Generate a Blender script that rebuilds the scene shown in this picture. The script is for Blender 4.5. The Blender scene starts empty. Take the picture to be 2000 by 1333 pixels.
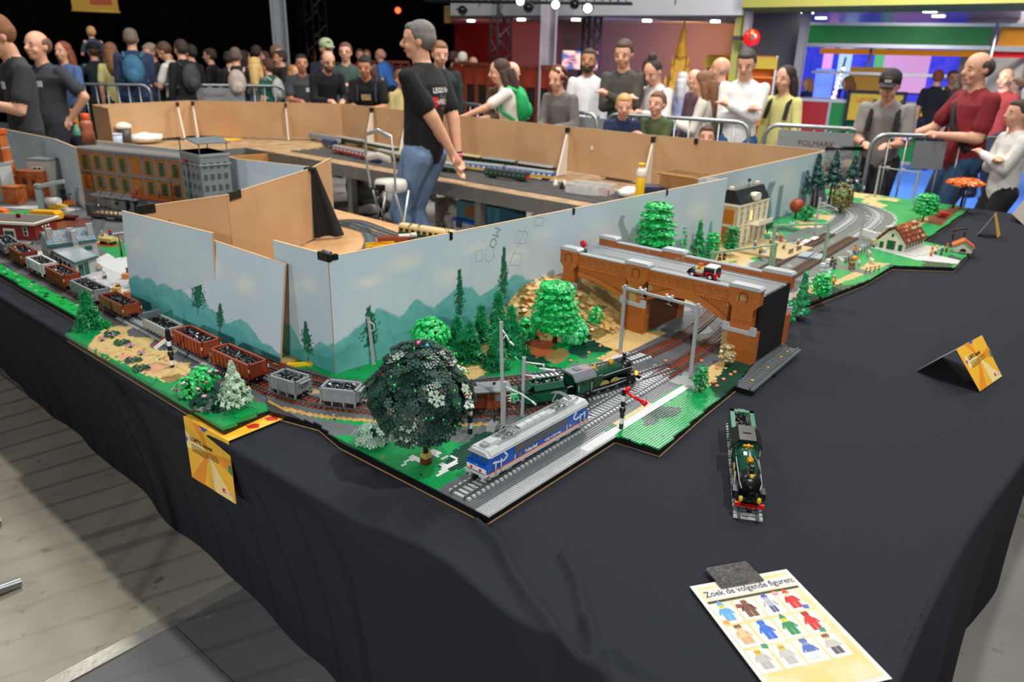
import bpy,bmesh,math,random
from math import cos,sin,atan2,sqrt,hypot
import numpy as np
from mathutils import Vector,Matrix,Euler
from mathutils.bvhtree import BVHTree
C = bpy.context.scene.collection
S = bpy.context.scene
PI = math.pi
R = math.radians
# ---------------------------------------------------------------- camera
# layout frame: z = 0 is the hall floor; x runs along the table's right-hand edge, y along its left-hand edge
cam_d = bpy.data.cameras.new('camera'); cam = bpy.data.objects.new('camera',cam_d); C.objects.link(cam)
cam.location = (0,0,1.69)
cam_d.sensor_width = 36; cam_d.lens = 36*1488/2000; cam_d.clip_start = .05; cam_d.clip_end = 120
AXH = R(39.9); PIT = R(20.9); ROL = R(1.43)
def heading(az):
 a = az-AXH
 return Vector((cos(a),-sin(a),0))
_f = heading(0)*cos(PIT)+Vector((0,0,-sin(PIT)))
_r = heading(PI/2); _u = _r.cross(_f)
_r2 = _r*cos(ROL)+_u*sin(ROL); _u2 = _u*cos(ROL)-_r*sin(ROL)
cam.rotation_euler = Matrix((_r2,_u2,-_f)).transposed().to_euler()
cam_d.dof.use_dof = True; cam_d.dof.focus_distance = 1.9; cam_d.dof.aperture_fstop = 4.0
S.camera = cam
# ---------------------------------------------------------------- world, lights, exposure
S.view_settings.view_transform = 'Standard'; S.view_settings.look = 'None'
S.view_settings.exposure = 0.0; S.view_settings.gamma = 1; S.view_settings.use_curve_mapping = False
W = bpy.data.worlds.new('hall_air'); S.world = W; W.use_nodes = True
W.node_tree.nodes['Background'].inputs[0].default_value = (.86,.92,1,1)
W.node_tree.nodes['Background'].inputs[1].default_value = .18
def light(name,kind,loc,target,power,col,size=.3,spot=None,blend=.3):
 d = bpy.data.lights.new(name,kind); d.energy = power; d.color = col
 if kind == 'AREA': d.shape = 'DISK'; d.size = size
 else: d.shadow_soft_size = size
 if spot: d.spot_size = R(spot); d.spot_blend = blend
 o = bpy.data.objects.new(name,d); C.objects.link(o); o.location = loc
 o.rotation_euler = (Vector(target)-Vector(loc)).to_track_quat('-Z','Y').to_euler()
 return o
light('stage_spot_key','SPOT',(1.75,-1.3,6.4),(2.0,1.4,.7),900,(1,.97,.92),.11,100,.2)
light('stage_spot_side','SPOT',(-5.0,4.0,3.9),(1.6,2.0,.6),260,(1,.95,.88),.06,60,.4)
light('fill_spot_front','SPOT',(-4.2,-2.2,3.4),(2.2,1.75,.95),900,(1,.97,.93),.12,30,.7)  # added fill from the camera side, brightens the boards and bridge front
light('stage_spot_back','SPOT',(8.5,0.5,6.2),(3.2,2.6,.7),650,(1,.96,.92),.12,90,.5)
light('truss_wash_left','AREA',(3,7.5,7),(4,8,0),300,(1,.95,.9),1.2)
light('truss_wash_mid','AREA',(4.5,2.5,7),(6.5,6,1),330,(1,.96,.92),1.2)
light('truss_wash_far','AREA',(9.5,5.0,6.5),(8,6,0),420,(1,.95,.9),1.5)
light('truss_wash_white','AREA',(14.5,1.0,4.5),(16.5,.5,1.5),260,(1,.97,.93),1)
light('fill_wash_booth','AREA',(*(8.964,2.478,2.256)[:2],2.9),(13.93,3.647,1.514),230,(1,.97,.95),1.6)  # added area light in front of the beam, brightens the dim booth
light('wall_uplight_orange','SPOT',(13.156,6.994,1.706),(14.367,7.909,2.123),130,(1,.45,.15),.1,100,.5)
light('wall_uplight_violet','SPOT',(10.811,7.22,0.935),(13.795,9.053,1.816),220,(.7,.5,.9),.1,80,.8)
light('wall_uplight_red','SPOT',(11.082,10.109,1.216),(14.444,13.1,1.654),200,(1,.12,.05),.1,80,.8)
light('curtain_glow','SPOT',(5.402,16.119,0.595),(6.321,18.447,2.213),130,(1,.55,.3),.1,50,.8)
light('curtain_glow_mid','SPOT',(10.77,14.422,1.056),(11.942,16.663,2.244),240,(1,.4,.15),.1,22,.8)
# ---------------------------------------------------------------- helpers
def srgb(h):
 if isinstance(h,str):
  h = h.lstrip('#'); c = [int(h[i:i+2],16)/255 for i in (0,2,4)]
 else: c = h
 return tuple(x/12.92 if x <= .04045 else ((x+.055)/1.055)**2.4 for x in c)
_mats = {}
def mat(col,rough=.5,metal=0.,var=.06,scale=60.,bump=0.,bscale=300.,coat=0.,emit=0.,alpha=1.,trans=0.,name=None,col2=None,spec=.5,ior=None):
 key = (col,rough,metal,var,scale,bump,bscale,coat,emit,alpha,trans,name,col2,spec)
 if key in _mats: return _mats[key]
 m = bpy.data.materials.new(name or ('finish_'+str(len(_mats)))); m.use_nodes = True
 nt = m.node_tree; b = nt.nodes['Principled BSDF']
 c = srgb(col)
 b.inputs['Roughness'].default_value = rough; b.inputs['Metallic'].default_value = metal
 b.inputs['Specular IOR Level'].default_value = spec
 if coat: b.inputs['Coat Weight'].default_value = coat
 if trans: b.inputs['Transmission Weight'].default_value = trans
 if alpha < 1: b.inputs['Alpha'].default_value = alpha
 if emit:
  b.inputs['Emission Color'].default_value = (*c,1); b.inputs['Emission Strength'].default_value = emit
 tc = nt.nodes.new('ShaderNodeTexCoord')
 n = nt.nodes.new('ShaderNodeTexNoise'); n.inputs['Scale'].default_value = scale; n.inputs['Detail'].default_value = 3
 nt.links.new(tc.outputs['Object'],n.inputs['Vector'])
 mx = nt.nodes.new('ShaderNodeMix'); mx.data_type = 'RGBA'
 if col2:
  c2 = srgb(col2); mx.inputs[6].default_value = (*c,1); mx.inputs[7].default_value = (*c2,1)
  rp = nt.nodes.new('ShaderNodeMapRange'); rp.inputs[1].default_value = .42; rp.inputs[2].default_value = .6
  nt.links.new(n.outputs[0],rp.inputs[0]); nt.links.new(rp.outputs[0],mx.inputs[0])
 else:
  mx.inputs[6].default_value = (*[max(0,x*(1-var*2)) for x in c],1)
  mx.inputs[7].default_value = (*[min(1,x*(1+var*2)) for x in c],1)
  nt.links.new(n.outputs[0],mx.inputs[0])
 nt.links.new(mx.outputs[2],b.inputs['Base Color'])
 if bump:
  n2 = nt.nodes.new('ShaderNodeTexNoise'); n2.inputs['Scale'].default_value = bscale
  nt.links.new(tc.outputs['Object'],n2.inputs['Vector'])
  bp = nt.nodes.new('ShaderNodeBump'); bp.inputs['Strength'].default_value = bump; bp.inputs['Distance'].default_value = .004
  nt.links.new(n2.outputs[0],bp.inputs['Height']); nt.links.new(bp.outputs[0],b.inputs['Normal'])
 _mats[key] = m
 return m
def pl(col,rough=.32): return mat(col,rough,0,.03,90,spec=.45)
def attr_mat(name,rough=.5,spec=.4,bump=0,bscale=200):
 m = bpy.data.materials.new(name); m.use_nodes = True; nt = m.node_tree; b = nt.nodes['Principled BSDF']
 a = nt.nodes.new('ShaderNodeAttribute'); a.attribute_name = 'paint'
 tc = nt.nodes.new('ShaderNodeTexCoord'); n = nt.nodes.new('ShaderNodeTexNoise'); n.inputs['Scale'].default_value = 140
 nt.links.new(tc.outputs['Object'],n.inputs['Vector'])
 mr = nt.nodes.new('ShaderNodeMapRange'); mr.inputs[3].default_value = .9; mr.inputs[4].default_value = 1.08
 nt.links.new(n.outputs[0],mr.inputs[0])
 mx = nt.nodes.new('ShaderNodeVectorMath'); mx.operation = 'SCALE'
 nt.links.new(a.outputs['Color'],mx.inputs[0]); nt.links.new(mr.outputs[0],mx.inputs['Scale'])
 nt.links.new(mx.outputs[0],b.inputs['Base Color'])
 b.inputs['Roughness'].default_value = rough; b.inputs['Specular IOR Level'].default_value = spec
 if bump:
  bp = nt.nodes.new('ShaderNodeBump'); bp.inputs['Strength'].default_value = bump; bp.inputs['Distance'].default_value = .003
  n2 = nt.nodes.new('ShaderNodeTexNoise'); n2.inputs['Scale'].default_value = bscale
  nt.links.new(tc.outputs['Object'],n2.inputs['Vector']); nt.links.new(n2.outputs[0],bp.inputs['Height']); nt.links.new(bp.outputs[0],b.inputs['Normal'])
 return m
class MB:
 """collects boxes, rods, lofts; build() links them as one mesh object"""
 def __init__(s): s.v = []; s.f = []; s.m = []; s.sm = []; s.T = Matrix.Identity(4)
 def at(s,loc=(0,0,0),rz=0,rx=0,ry=0,sc=1):
  s.T = Matrix.Translation(loc) @ Euler((rx,ry,rz)).to_matrix().to_4x4() @ Matrix.Scale(sc,4); return s
 def add(s,vs,fs,mi=0,smooth=False):
  o = len(s.v); T = s.T
  s.v += [tuple(T @ Vector(p)) for p in vs]
  s.f += [tuple(o+i for i in f) for f in fs]; s.m += [mi]*len(fs); s.sm += [smooth]*len(fs); return s
 def box(s,c,d,mi=0,rz=0,rx=0,ry=0,taper=1.):
  x,y,z = d[0]/2,d[1]/2,d[2]/2; M = Matrix.Translation(c) @ Euler((rx,ry,rz)).to_matrix().to_4x4(); t = taper
  vs = [M @ Vector(p) for p in ((-x,-y,-z),(x,-y,-z),(x,y,-z),(-x,y,-z),(-x*t,-y*t,z),(x*t,-y*t,z),(x*t,y*t,z),(-x*t,y*t,z))]
  return s.add(vs,[(3,2,1,0),(4,5,6,7),(0,1,5,4),(1,2,6,5),(2,3,7,6),(3,0,4,7)],mi)
 def b2(s,x0,x1,y0,y1,z0,z1,mi=0): return s.box(((x0+x1)/2,(y0+y1)/2,(z0+z1)/2),(x1-x0,y1-y0,z1-z0),mi)
 def rod(s,p,q,r,r2=None,n=8,mi=0,smooth=True,cap=True):
  p,q = Vector(p),Vector(q); r2 = r if r2 is None else r2; d = q-p
  if d.length < 1e-7: return s
  w = d.normalized(); a = w.orthogonal().normalized(); b = w.cross(a)
  vs = []
  for c,rr in ((p,r),(q,r2)):
   for k in range(n):
    t = 2*PI*(k+.5)/n; vs.append(c+(a*cos(t)+b*sin(t))*rr)
  fs = [(k,(k+1) % n,n+(k+1) % n,n+k) for k in range(n)]
  s.add(vs,fs,mi,smooth and n > 5)
  if cap: o = s.add([],[]); s.f += [tuple(len(s.v)-2*n+k for k in reversed(range(n))),tuple(len(s.v)-n+k for k in range(n))]; s.m += [mi]*2; s.sm += [False]*2
  return s
 def path(s,pts,r,n=8,mi=0,closed=False):
  pts = [Vector(p) for p in pts]; m = len(pts); vs = []; up = None
  for i,p in enumerate(pts):
   a = pts[i-1] if (i or closed) else p; b = pts[(i+1) % m] if (i < m-1 or closed) else p
   w = (b-a).normalized()
   u = w.orthogonal().normalized() if up is None else (up-w*up.dot(w)).normalized()
   up = u; v = w.cross(u); rr = r[i] if isinstance(r,(list,tuple)) else r
   for k in range(n):
    t = 2*PI*k/n; vs.append(p+(u*cos(t)+v*sin(t))*rr)
  fs = []
  for i in range(m if closed else m-1):
   j = (i+1) % m
   fs += [(i*n+k,i*n+(k+1) % n,j*n+(k+1) % n,j*n+k) for k in range(n)]
  s.add(vs,fs,mi,True)
  if not closed: s.add([vs[k] for k in range(n)],[tuple(reversed(range(n)))],mi); s.add(vs[-n:],[tuple(range(n))],mi)
  return s
 def lathe(s,prof,n=16,mi=0,c=(0,0,0),sx=1,sy=1,smooth=True):
  vs = []; c = Vector(c)
  for r,z in prof:
   for k in range(n):
    t = 2*PI*k/n; vs.append(c+Vector((r*cos(t)*sx,r*sin(t)*sy,z)))
  fs = []; m = len(prof)
  for i in range(m-1): fs += [(i*n+k,i*n+(k+1) % n,(i+1)*n+(k+1) % n,(i+1)*n+k) for k in range(n)]
  fs += [tuple(reversed(range(n))),tuple((m-1)*n+k for k in range(n))]
  return s.add(vs,fs,mi,smooth)
 def ball(s,c,r,n=10,m=6,mi=0):
  if not isinstance(r,(tuple,list)): r = (r,r,r)
  vs = []; c = Vector(c)
  for i in range(1,m):
   ph = PI*i/m
   for k in range(n):
    t = 2*PI*k/n; vs.append(c+Vector((r[0]*sin(ph)*cos(t),r[1]*sin(ph)*sin(t),r[2]*cos(ph))))
  a = len(vs); vs += [c+Vector((0,0,r[2])),c-Vector((0,0,r[2]))]; fs = []
  for i in range(m-2): fs += [(i*n+k,(i+1)*n+k,(i+1)*n+(k+1) % n,i*n+(k+1) % n) for k in range(n)]
  fs += [(a,k,(k+1) % n) for k in range(n)]+[(a+1,(m-2)*n+(k+1) % n,(m-2)*n+k) for k in range(n)]
  return s.add(vs,fs,mi,True)
 def prism(s,poly,z0,z1,mi=0,axis='z'):
  """poly of 2-D points extruded along an axis; axis x: points are (y,z); y: points are (x,z)"""
  n = len(poly); ar = sum(poly[i][0]*poly[(i+1) % n][1]-poly[(i+1) % n][0]*poly[i][1] for i in range(n))
  if ar < 0: poly = poly[::-1]
  f = {'z': lambda a,b,h: (a,b,h),'x': lambda a,b,h: (h,a,b),'y': lambda a,b,h: (a,h,b)}[axis]
  vs = [f(a,b,z0) for a,b in poly]+[f(a,b,z1) for a,b in poly]
  fs = [tuple(reversed(range(n))),tuple(range(n,2*n))]+[(i,(i+1) % n,n+(i+1) % n,n+i) for i in range(n)]
  if axis == 'y': fs = [tuple(reversed(q)) for q in fs]
  return s.add(vs,fs,mi)
 def mesh(s,name,mats):
  me = bpy.data.meshes.new(name); me.from_pydata(s.v,[],s.f)
  for m in mats: me.materials.append(m)
  me.polygons.foreach_set('material_index',s.m); me.polygons.foreach_set('use_smooth',s.sm)
  me.update(); return me
 def mk(s,name,mats,parent=None,label=None,kind=None,loc=None,rz=0):
  if not isinstance(mats,(list,tuple)): mats = [mats]
  o = bpy.data.objects.new(name,s.mesh(name,mats)); C.objects.link(o)
  if parent is not None: o.parent = parent
  if loc is not None: o.location = loc
  if rz: o.rotation_euler.z = rz
  if label: o['label'] = label
  if kind: o['kind'] = kind
  return o
def part(name,me,parent,loc=(0,0,0),rot=(0,0,0),label=None,sc=None):
 o = bpy.data.objects.new(name,me); C.objects.link(o); o.parent = parent; o.location = loc; o.rotation_euler = rot
 if sc: o.scale = sc
 if label: o['label'] = label
 return o
def tag(o,label,cat=None,group=None,kind=None):
 o['label'] = label
 if cat: o['category'] = cat
 if group: o['group'] = group
 if kind: o['kind'] = kind
 return o
def thing(name,label,cat,loc=(0,0,0),rz=0,group=None,rx=0,ry=0):
 o = bpy.data.objects.new(name,None); C.objects.link(o); o.empty_display_size = .05
 o.location = loc if len(loc) == 3 else (*loc,0); o.rotation_euler = (rx,ry,rz)
 return tag(o,label,cat,group)
def dup(root,loc,rz=0,label=None,group=None,sc=None):
 def cp(o,par):
  c = o.copy(); C.objects.link(c); c.parent = par
  for ch in o.children: cp(ch,c)
  return c
 r = cp(root,None); r.location = loc; r.rotation_euler.z = rz
 if sc: r.scale = (sc,sc,sc)
 if label: r['label'] = label
 if group: r['group'] = group
 return r
def np_mesh(name,V,F,mats,midx=None,smooth=False,paint=None):
 """V (n,3), F (m,4) arrays"""
 me = bpy.data.meshes.new(name); k = F.shape[1]
 me.vertices.add(len(V)); me.vertices.foreach_set('co',np.asarray(V,np.float32).ravel())
 me.loops.add(F.size); me.loops.foreach_set('vertex_index',np.asarray(F,np.int32).ravel())
 me.polygons.add(len(F)); me.polygons.foreach_set('loop_start',np.arange(0,F.size,k,dtype=np.int32))
 me.polygons.foreach_set('loop_total',np.full(len(F),k,np.int32))
 for m in mats: me.materials.append(m)
 if midx is not None: me.polygons.foreach_set('material_index',np.asarray(midx,np.int32))
 me.polygons.foreach_set('use_smooth',np.full(len(F),smooth))
 me.update(calc_edges=True)
 if paint is not None:
  a = me.color_attributes.new('paint','FLOAT_COLOR','POINT')
  a.data.foreach_set('color',np.c_[paint,np.ones(len(paint))].astype(np.float32).ravel())
 return me
def link(name,me,parent=None,kind=None):
 o = bpy.data.objects.new(name,me); C.objects.link(o); o.parent = parent
 if kind: o['kind'] = kind
 return o
def text_mesh(txt,size,depth=.0004,align='CENTER',bold=0.,shear=0,sx=1):
 cu = bpy.data.curves.new('lettering','FONT'); cu.body = txt; cu.size = size; cu.align_x = align; cu.align_y = 'CENTER'
 cu.extrude = depth; cu.offset = bold; cu.resolution_u = 2; cu.shear = shear
 o = bpy.data.objects.new('lettering',cu); C.objects.link(o)
 if sx != 1: o.scale.x = sx
 dg = bpy.context.evaluated_depsgraph_get(); me = bpy.data.meshes.new_from_object(o.evaluated_get(dg))
 if sx != 1:
  for v in me.vertices: v.co.x *= sx
 bpy.data.objects.remove(o); return me
def lettering(txt,size,m,parent,loc,rot=(0,0,0),**k):
 me = text_mesh(txt,size,**k); me.materials.clear(); me.materials.append(m)
 for p in me.polygons: p.material_index = 0
 return part('lettering',me,parent,loc,rot)
def inpoly(x,y,poly):
 n = len(poly); r = np.zeros(np.shape(x),bool); j = n-1
 for i in range(n):
  xi,yi = poly[i]; xj,yj = poly[j]
  if yi != yj: r ^= ((yi > y) != (yj > y)) & (x < (xj-xi)*(y-yi)/(yj-yi)+xi)
  j = i
 return r
def vnoise(x,y,seed=0):
 """smooth value noise on arrays"""
 xi = np.floor(x).astype(np.int64); yi = np.floor(y).astype(np.int64); fx = x-xi; fy = y-yi
 def h(a,b):
  n = (a*374761393+b*668265263+seed*1442695041) & 0xffffffff
  n = ((n ^ (n >> 13))*1274126177) & 0xffffffff
  return ((n ^ (n >> 16)) & 0xffff)/65535.
 sx = fx*fx*(3-2*fx); sy = fy*fy*(3-2*fy)
 return (h(xi,yi)*(1-sx)+h(xi+1,yi)*sx)*(1-sy)+(h(xi,yi+1)*(1-sx)+h(xi+1,yi+1)*sx)*sy
def fbm(x,y,seed=0,o=3): return sum(vnoise(x*2**i,y*2**i,seed+i)/2**(i+1) for i in range(o))/(1-.5**o)
LZ = .74       # surface of the brick layout
TZ = .715      # table top
ALU = mat('#8d9092',.4,.8,.1,8); GALV = mat('#9aa0a2',.38,.85,.12,20)
STEEL = mat('#707478',.45,.6,.12,10)
# ================================================================ the hall
def floor_mat(name,a,b,c,sc):
 m = bpy.data.materials.new(name); m.use_nodes = True; nt = m.node_tree; bs = nt.nodes['Principled BSDF']
 tc = nt.nodes.new('ShaderNodeTexCoord')
 def noise(s,d=6,r=.6):
  n = nt.nodes.new('ShaderNodeTexNoise'); n.inputs['Scale'].default_value = s; n.inputs['Detail'].default_value = d; n.inputs['Roughness'].default_value = r
  nt.links.new(tc.outputs['Object'],n.inputs['Vector']); return n
 def ramp(n,x0,x1):
  r = nt.nodes.new('ShaderNodeMapRange'); r.inputs[1].default_value = x0; r.inputs[2].default_value = x1; nt.links.new(n.outputs[0],r.inputs[0]); return r
 def mix(f,x,y):
  k = nt.nodes.new('ShaderNodeMix'); k.data_type = 'RGBA'; nt.links.new(f.outputs[0],k.inputs[0])
  for i,q in ((6,x),(7,y)):
   if isinstance(q,str): k.inputs[i].default_value = (*srgb(q),1)
   else: nt.links.new(q.outputs[2],k.inputs[i])
  return k
 k = mix(ramp(noise(sc),.38,.62),a,b)
 k = mix(ramp(noise(sc*7,8,.7),.60,.72),k,c)
 k = mix(ramp(noise(sc*2.3,5,.5),.66,.70),k,c)
 nt.links.new(k.outputs[2],bs.inputs['Base Color']); bs.inputs['Roughness'].default_value = .55
 bp = nt.nodes.new('ShaderNodeBump'); bp.inputs['Strength'].default_value = .25; bp.inputs['Distance'].default_value = .004
 nt.links.new(noise(sc*14).outputs[0],bp.inputs['Height']); nt.links.new(bp.outputs[0],bs.inputs['Normal'])
 return m
F_CONC = floor_mat('worn_concrete','#8b8880','#77756f','#5c5a56',1.1)
F_PLY = floor_mat('worn_plywood','#b5ae9c','#a09a8a','#5f5a50',1.4)
F_TILE = floor_mat('grey_floor_plate','#77787a','#6a6b6d','#9a9484',1.2)
CARPET = mat('#3a70cc',.9,0,.08,40,.4,500)
fl = MB().b2(-14,42,-12,44,-.1,0).mk('floor',F_CONC,kind='structure')
MB().b2(-3.2,1.1,*(2.045,6.0),.0,.006).mk('floor_panel',F_PLY,fl)
MB().b2(-3.2,1.1,*(6.01,10.5),.0,.006).mk('floor_panel',F_PLY,fl)
for i,(x0,x1) in enumerate(((-1.6,.783),(.787,1.62))):
 for (y0,y1) in ((-1.2,.5),(.504,1.98)):
  MB().b2(x0,x1,y0,y1,.0,.005).mk('floor_plate',F_TILE,fl)
MB().b2(-3.2,1.2,1.985,2.04,0,.009).mk('steel_strip',mat('#b9b6ac',.4,.5,.3,9,.2,60),fl)
tag(MB().b2(8.3,16,-8,5.6,0,.008).mk('carpet',CARPET),'blue carpet under the booth counters','carpet')
def wall(name,p0,p1,z0,z1,m,thick=.12,side=1):
 p0 = Vector(p0[:2]); p1 = Vector(p1[:2]); d = (p1-p0); L = d.length; a = atan2(d.y,d.x)
 b = MB(); b.b2(0,L,0,thick*side,z0,z1)
 return b.mk(name,m,kind='structure',loc=(p0.x,p0.y,0),rz=a)
BLACK = mat('#040504',1,0,.3,3,spec=.05)
# black stage curtain: deep pleats
def curtain(name,p0,p1,z1,label=None,col=BLACK,amp=.14,pitch=.42):
 p0 = np.array(p0[:2]); p1 = np.array(p1[:2]); L = np.linalg.norm(p1-p0); n = int(L/pitch*8); t = np.linspace(0,1,n+1)
 d = (p1-p0)/L; nn = np.array([-d[1],d[0]]); w = amp*np.sin(t*L/pitch*2*PI)+.05*np.sin(t*L*3.1)
 P = p0+np.outer(t,p1-p0)+np.outer(w,nn); V = []
 for th in (0,.03):
  for z in (0.02,z1): V += [(*q,z) for q in (P+nn*th)]
 V = np.array(V); m = n+1; F = []
 i = np.arange(n)
 F = np.concatenate([np.c_[i,i+1,m+i+1,m+i],np.c_[2*m+i+1,2*m+i,3*m+i,3*m+i+1],np.c_[m+i,m+i+1,3*m+i+1,3*m+i]])
 o = link(name,np_mesh(name,V,F,[col],smooth=True),kind='structure'); return o
curtain('curtain',(3.938,19.608,1.568),(11.586,16.912,2.003),9)
curtain('curtain',(11.819,17.359,2.009),(14.318,13.965,2.101),9)
FAS = mat('#8f9194',.7,0,.04,3); PUR = mat('#75656c',.8,0,.06,2); DRED = mat('#7a1a18',.7,0,.1,3); YEL = mat('#b9ad62',.7,0,.05,3)
wall('wall_back',(14.256,14.028,1.634),(13.706,11.668,1.67),0,9,DRED)
wall('wall_back_violet',(13.706,11.668,1.67),(14.563,6.626,1.775),0,9,PUR)
wall('wall_right_gray',(14.188,6.485,1.773),(14.193,5.44,1.792),0,9,mat('#77777f',.8,0,.05,2))
WH = mat('#d9d6cf',.75,0,.04,2)
wall('wall_right_white',(17.148,3.494,1.415),(15.951,1.25,1.51),0,9,WH)
wall('trim_1',(13.998,13.72,2.204),(13.618,11.463,2.169),2.25,2.62,YEL,.3,-1)
# grey soffit band over the recess (its underside lit by coloured spots)
za = (10.726,10.486,2.229)
zb = (11.79,5.478,2.278)
b = MB(); pa,pb = Vector((10.661,10.552,2.227)[:2]),Vector((11.433,5.296,2.26)[:2]); pc,pd = Vector((15.011,6.85,2.438)[:2]),Vector((14.57,14.421,2.424)[:2])
b.prism([tuple(pa),tuple(pb),tuple(pc),tuple(pd)],(11.26,7.627,2.249)[2],3.9)
b.mk('beam',FAS,kind='structure')
for t in (.12,.33,.62,.8):
 q = pa.lerp(pb,t); MB().box((q.x,q.y,3.0),(.02,.02,1.2)).mk('joint',STEEL,bpy.data.objects['beam'])
b = MB(); qa,qb = Vector((11.238,5.24,2.271)[:2]),Vector((11.156,0.996,2.253)[:2]); qc = Vector((12.949,1.156,2.343)[:2]); qd = Vector((12.695,5.902,2.346)[:2])
b.prism([tuple(qa),tuple(qb),tuple(qc),tuple(qd)],(11.467,3.537,2.341)[2],4.2)
b.mk('beam_yellow',mat('#7c7a32',.7,0,.05,3),kind='structure')
b = MB(); b.prism([tuple(Vector((12.566,4.935,2.222)[:2])),tuple(Vector((12.841,2.029,2.285)[:2])),tuple(Vector((23.722,3.64,2.788)[:2])),tuple(Vector((22.26,8.972,2.633)[:2]))],(12.421,3.835,2.415)[2],2.8)
cl = b.mk('ceiling',mat('#9a8aa8',.35,.2,.05,3),kind='structure')
LAMP = mat('#fff3df',.5,emit=10)
for i,p in enumerate(((14.018,5.338,2.452),(15.977,5.807,2.501),(14.086,3.439,2.469),(15.578,3.652,2.485))):
 o = MB().at((p[0],p[1],(12.421,3.835,2.415)[2])).lathe([(.0,0),(.10,0),(.10,-.02),(.0,-.02)],16).mk('ceiling_lamp',LAMP)
 tag(o,['round recessed lamp at the left corner of the violet ceiling','round recessed lamp just right of the leftmost one in the violet ceiling',
   'round recessed lamp above the orange fascia, nearer one','round recessed lamp above the orange fascia, farther one'][i],'lamp','recessed ceiling lamps')
# far backdrop behind the booth with coloured light
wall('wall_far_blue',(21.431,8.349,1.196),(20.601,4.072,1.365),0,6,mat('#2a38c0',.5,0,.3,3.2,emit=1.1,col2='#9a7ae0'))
wall('wall_far_dark',(22.274,8.937,2.372),(22.76,3.312,2.407),2.2,6,mat('#0a0a10',.8))
# pillars
def pillar(p,w,m,label):
 t = thing('pillar',label,'pillar',(p[0],p[1],0),atan2(p[1],p[0]))
 t['kind'] = 'structure'
 MB().b2(-w/2,w/2,-w/2,-w/2+w*.13,0,9).b2(-w/2,w/2,w/2-w*.13,w/2,0,9).mk('flange',m,t)
 MB().b2(-w*.06,w*.06,-w/2+w*.13,w/2-w*.13,0,9).mk('web',m,t)
pillar((9.735,14.542,1.262),.31,mat('#8e949b',.5,0,.1,4),'tall pale grey steel pillar in front of the black curtain')
pillar((10.576,8.229,1.452),.27,mat('#8c8690',.5,0,.1,4),'tall lilac grey steel pillar behind the curly haired woman')
pillar((11.78,5.498,1.609),.14,mat('#8e8f3a',.5,0,.1,4),'olive yellow pillar behind the man in the white sweater')
pillar((12.104,5.512,1.61),.12,mat('#a79aa4',.35,.3,.1,4),'thin pinkish steel pillar next to the olive one')
pillar((13.641,5.204,0.962),.16,mat('#8a8790',.4,.3,.1,4),'slim grey pillar at the left end of the booth')
# trusses
def truss(p,w,z1,m,label,z0=0):
 t = thing('truss',label,'truss',(p[0],p[1],0),atan2(p[1],p[0])+.5)
 cs = [(-w/2,-w/2),(w/2,-w/2),(w/2,w/2),(-w/2,w/2)]
 for c in cs: MB().rod((*c,z0),(*c,z1),.022,n=8).mk('chord',m,t)
 b = MB(); z = z0; k = 0
 while z < z1:
  for i in range(4):
   a,c = cs[i],cs[(i+1) % 4]
   if k % 2: a,c = c,a
   b.rod((*a,z),(*c,z+w*.9),.011,n=5)
  z += w*.9; k += 1
 b.mk('lacing',m,t)
DK = mat('#202225',.5,.5)
truss((11.219,15.334,1.997),.34,9,DK,'dark lattice truss tower left of the big standing man')
truss((10.906,9.556,2.007),.26,9,mat('#5d5f66',.45,.6),'grey lattice truss tower behind the girl with long hair')
truss((11.483,8.009,2.03),.22,9,DK,'black lattice truss tower above the man in the white shirt')
# lighting bar with spot lamps
bar = thing('lighting_bar','black truss bar carrying the spot lamps along the top','truss',(9.752,7.819,2.374))
d = Vector((10.342,7.02,2.394))-Vector((9.24,9.144,2.368)); bar.rotation_euler.z = atan2(d.y,d.x)
for yy,zz in ((0,0),(.2,0),(0.1,.18)): MB().rod((-1.8,yy,zz),(1.4,yy,zz),.02).mk('chord',DK,bar)
b = MB()
for k in range(26): b.rod((-1.8+k*.12,0,0),(-1.8+k*.12+.06,.1,.18),.008,n=4); b.rod((-1.8+k*.12+.06,.1,.18),(-1.8+(k+1)*.12,.2,0),.008,n=4)
b.mk('lacing',DK,bar)
def spotlamp(p,tgt,on,label,sc=1.,col='#ffe9c8'):
 t = thing('spot_lamp',label,'spotlight',p,0,'spot lamps')
 t.rotation_euler = (Vector(tgt)-Vector(p)).to_track_quat('-Z','Y').to_euler(); t.scale = (sc,)*3
 MB().lathe([(.05,.22),(.09,.18),(.1,.0),(.115,-.02),(.115,-.05),(.09,-.05),(.085,0)],14).mk('housing',DK,t)
 MB().lathe([(0,-.012),(.085,-.012),(.085,-.025),(0,-.03)],14).mk('lens',mat(col,.3,emit=26) if on else mat('#14161a',.1),t)
 MB().box((0.13,0,.1),(.01,.03,.2)).box((-.13,0,.1),(.01,.03,.2)).box((0,0,.2),(.27,.03,.01)).rod((0,0,.2),(0,0,.36),.012).mk('bracket',DK,t)
for p,on,lab,c in (((9.522,7.303,2.319),1,'bright white spot lamp right of the lilac pillar top','#ffe9c8'),((9.51,7.957,2.377),1,'bright lamp at the top edge left of the lilac pillar','#ffe9c8'),
                   ((10.125,7.159,2.3),1,'small bright lamp beside the black truss tower','#fff0d8'),((9.28,7.608,2.269),0,'black unlit spot lamp on the bar left of the lilac pillar',''),
                   ((8.936,8.597,2.23),0,'black unlit spot lamp at the left end of the bar',''),((9.847,7.203,2.341),0,'black unlit spot lamp between the two bright ones',''),
                   ((11.309,12.693,2.394),1,'red glowing lamp above the black curtain','#ff2010')):
 spotlamp(p,(3,2,.8),on,lab,.62 if c != '#fff0d8' else .7,c or '#000000')
SML = mat('#e8ecff',.5,emit=18)
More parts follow.
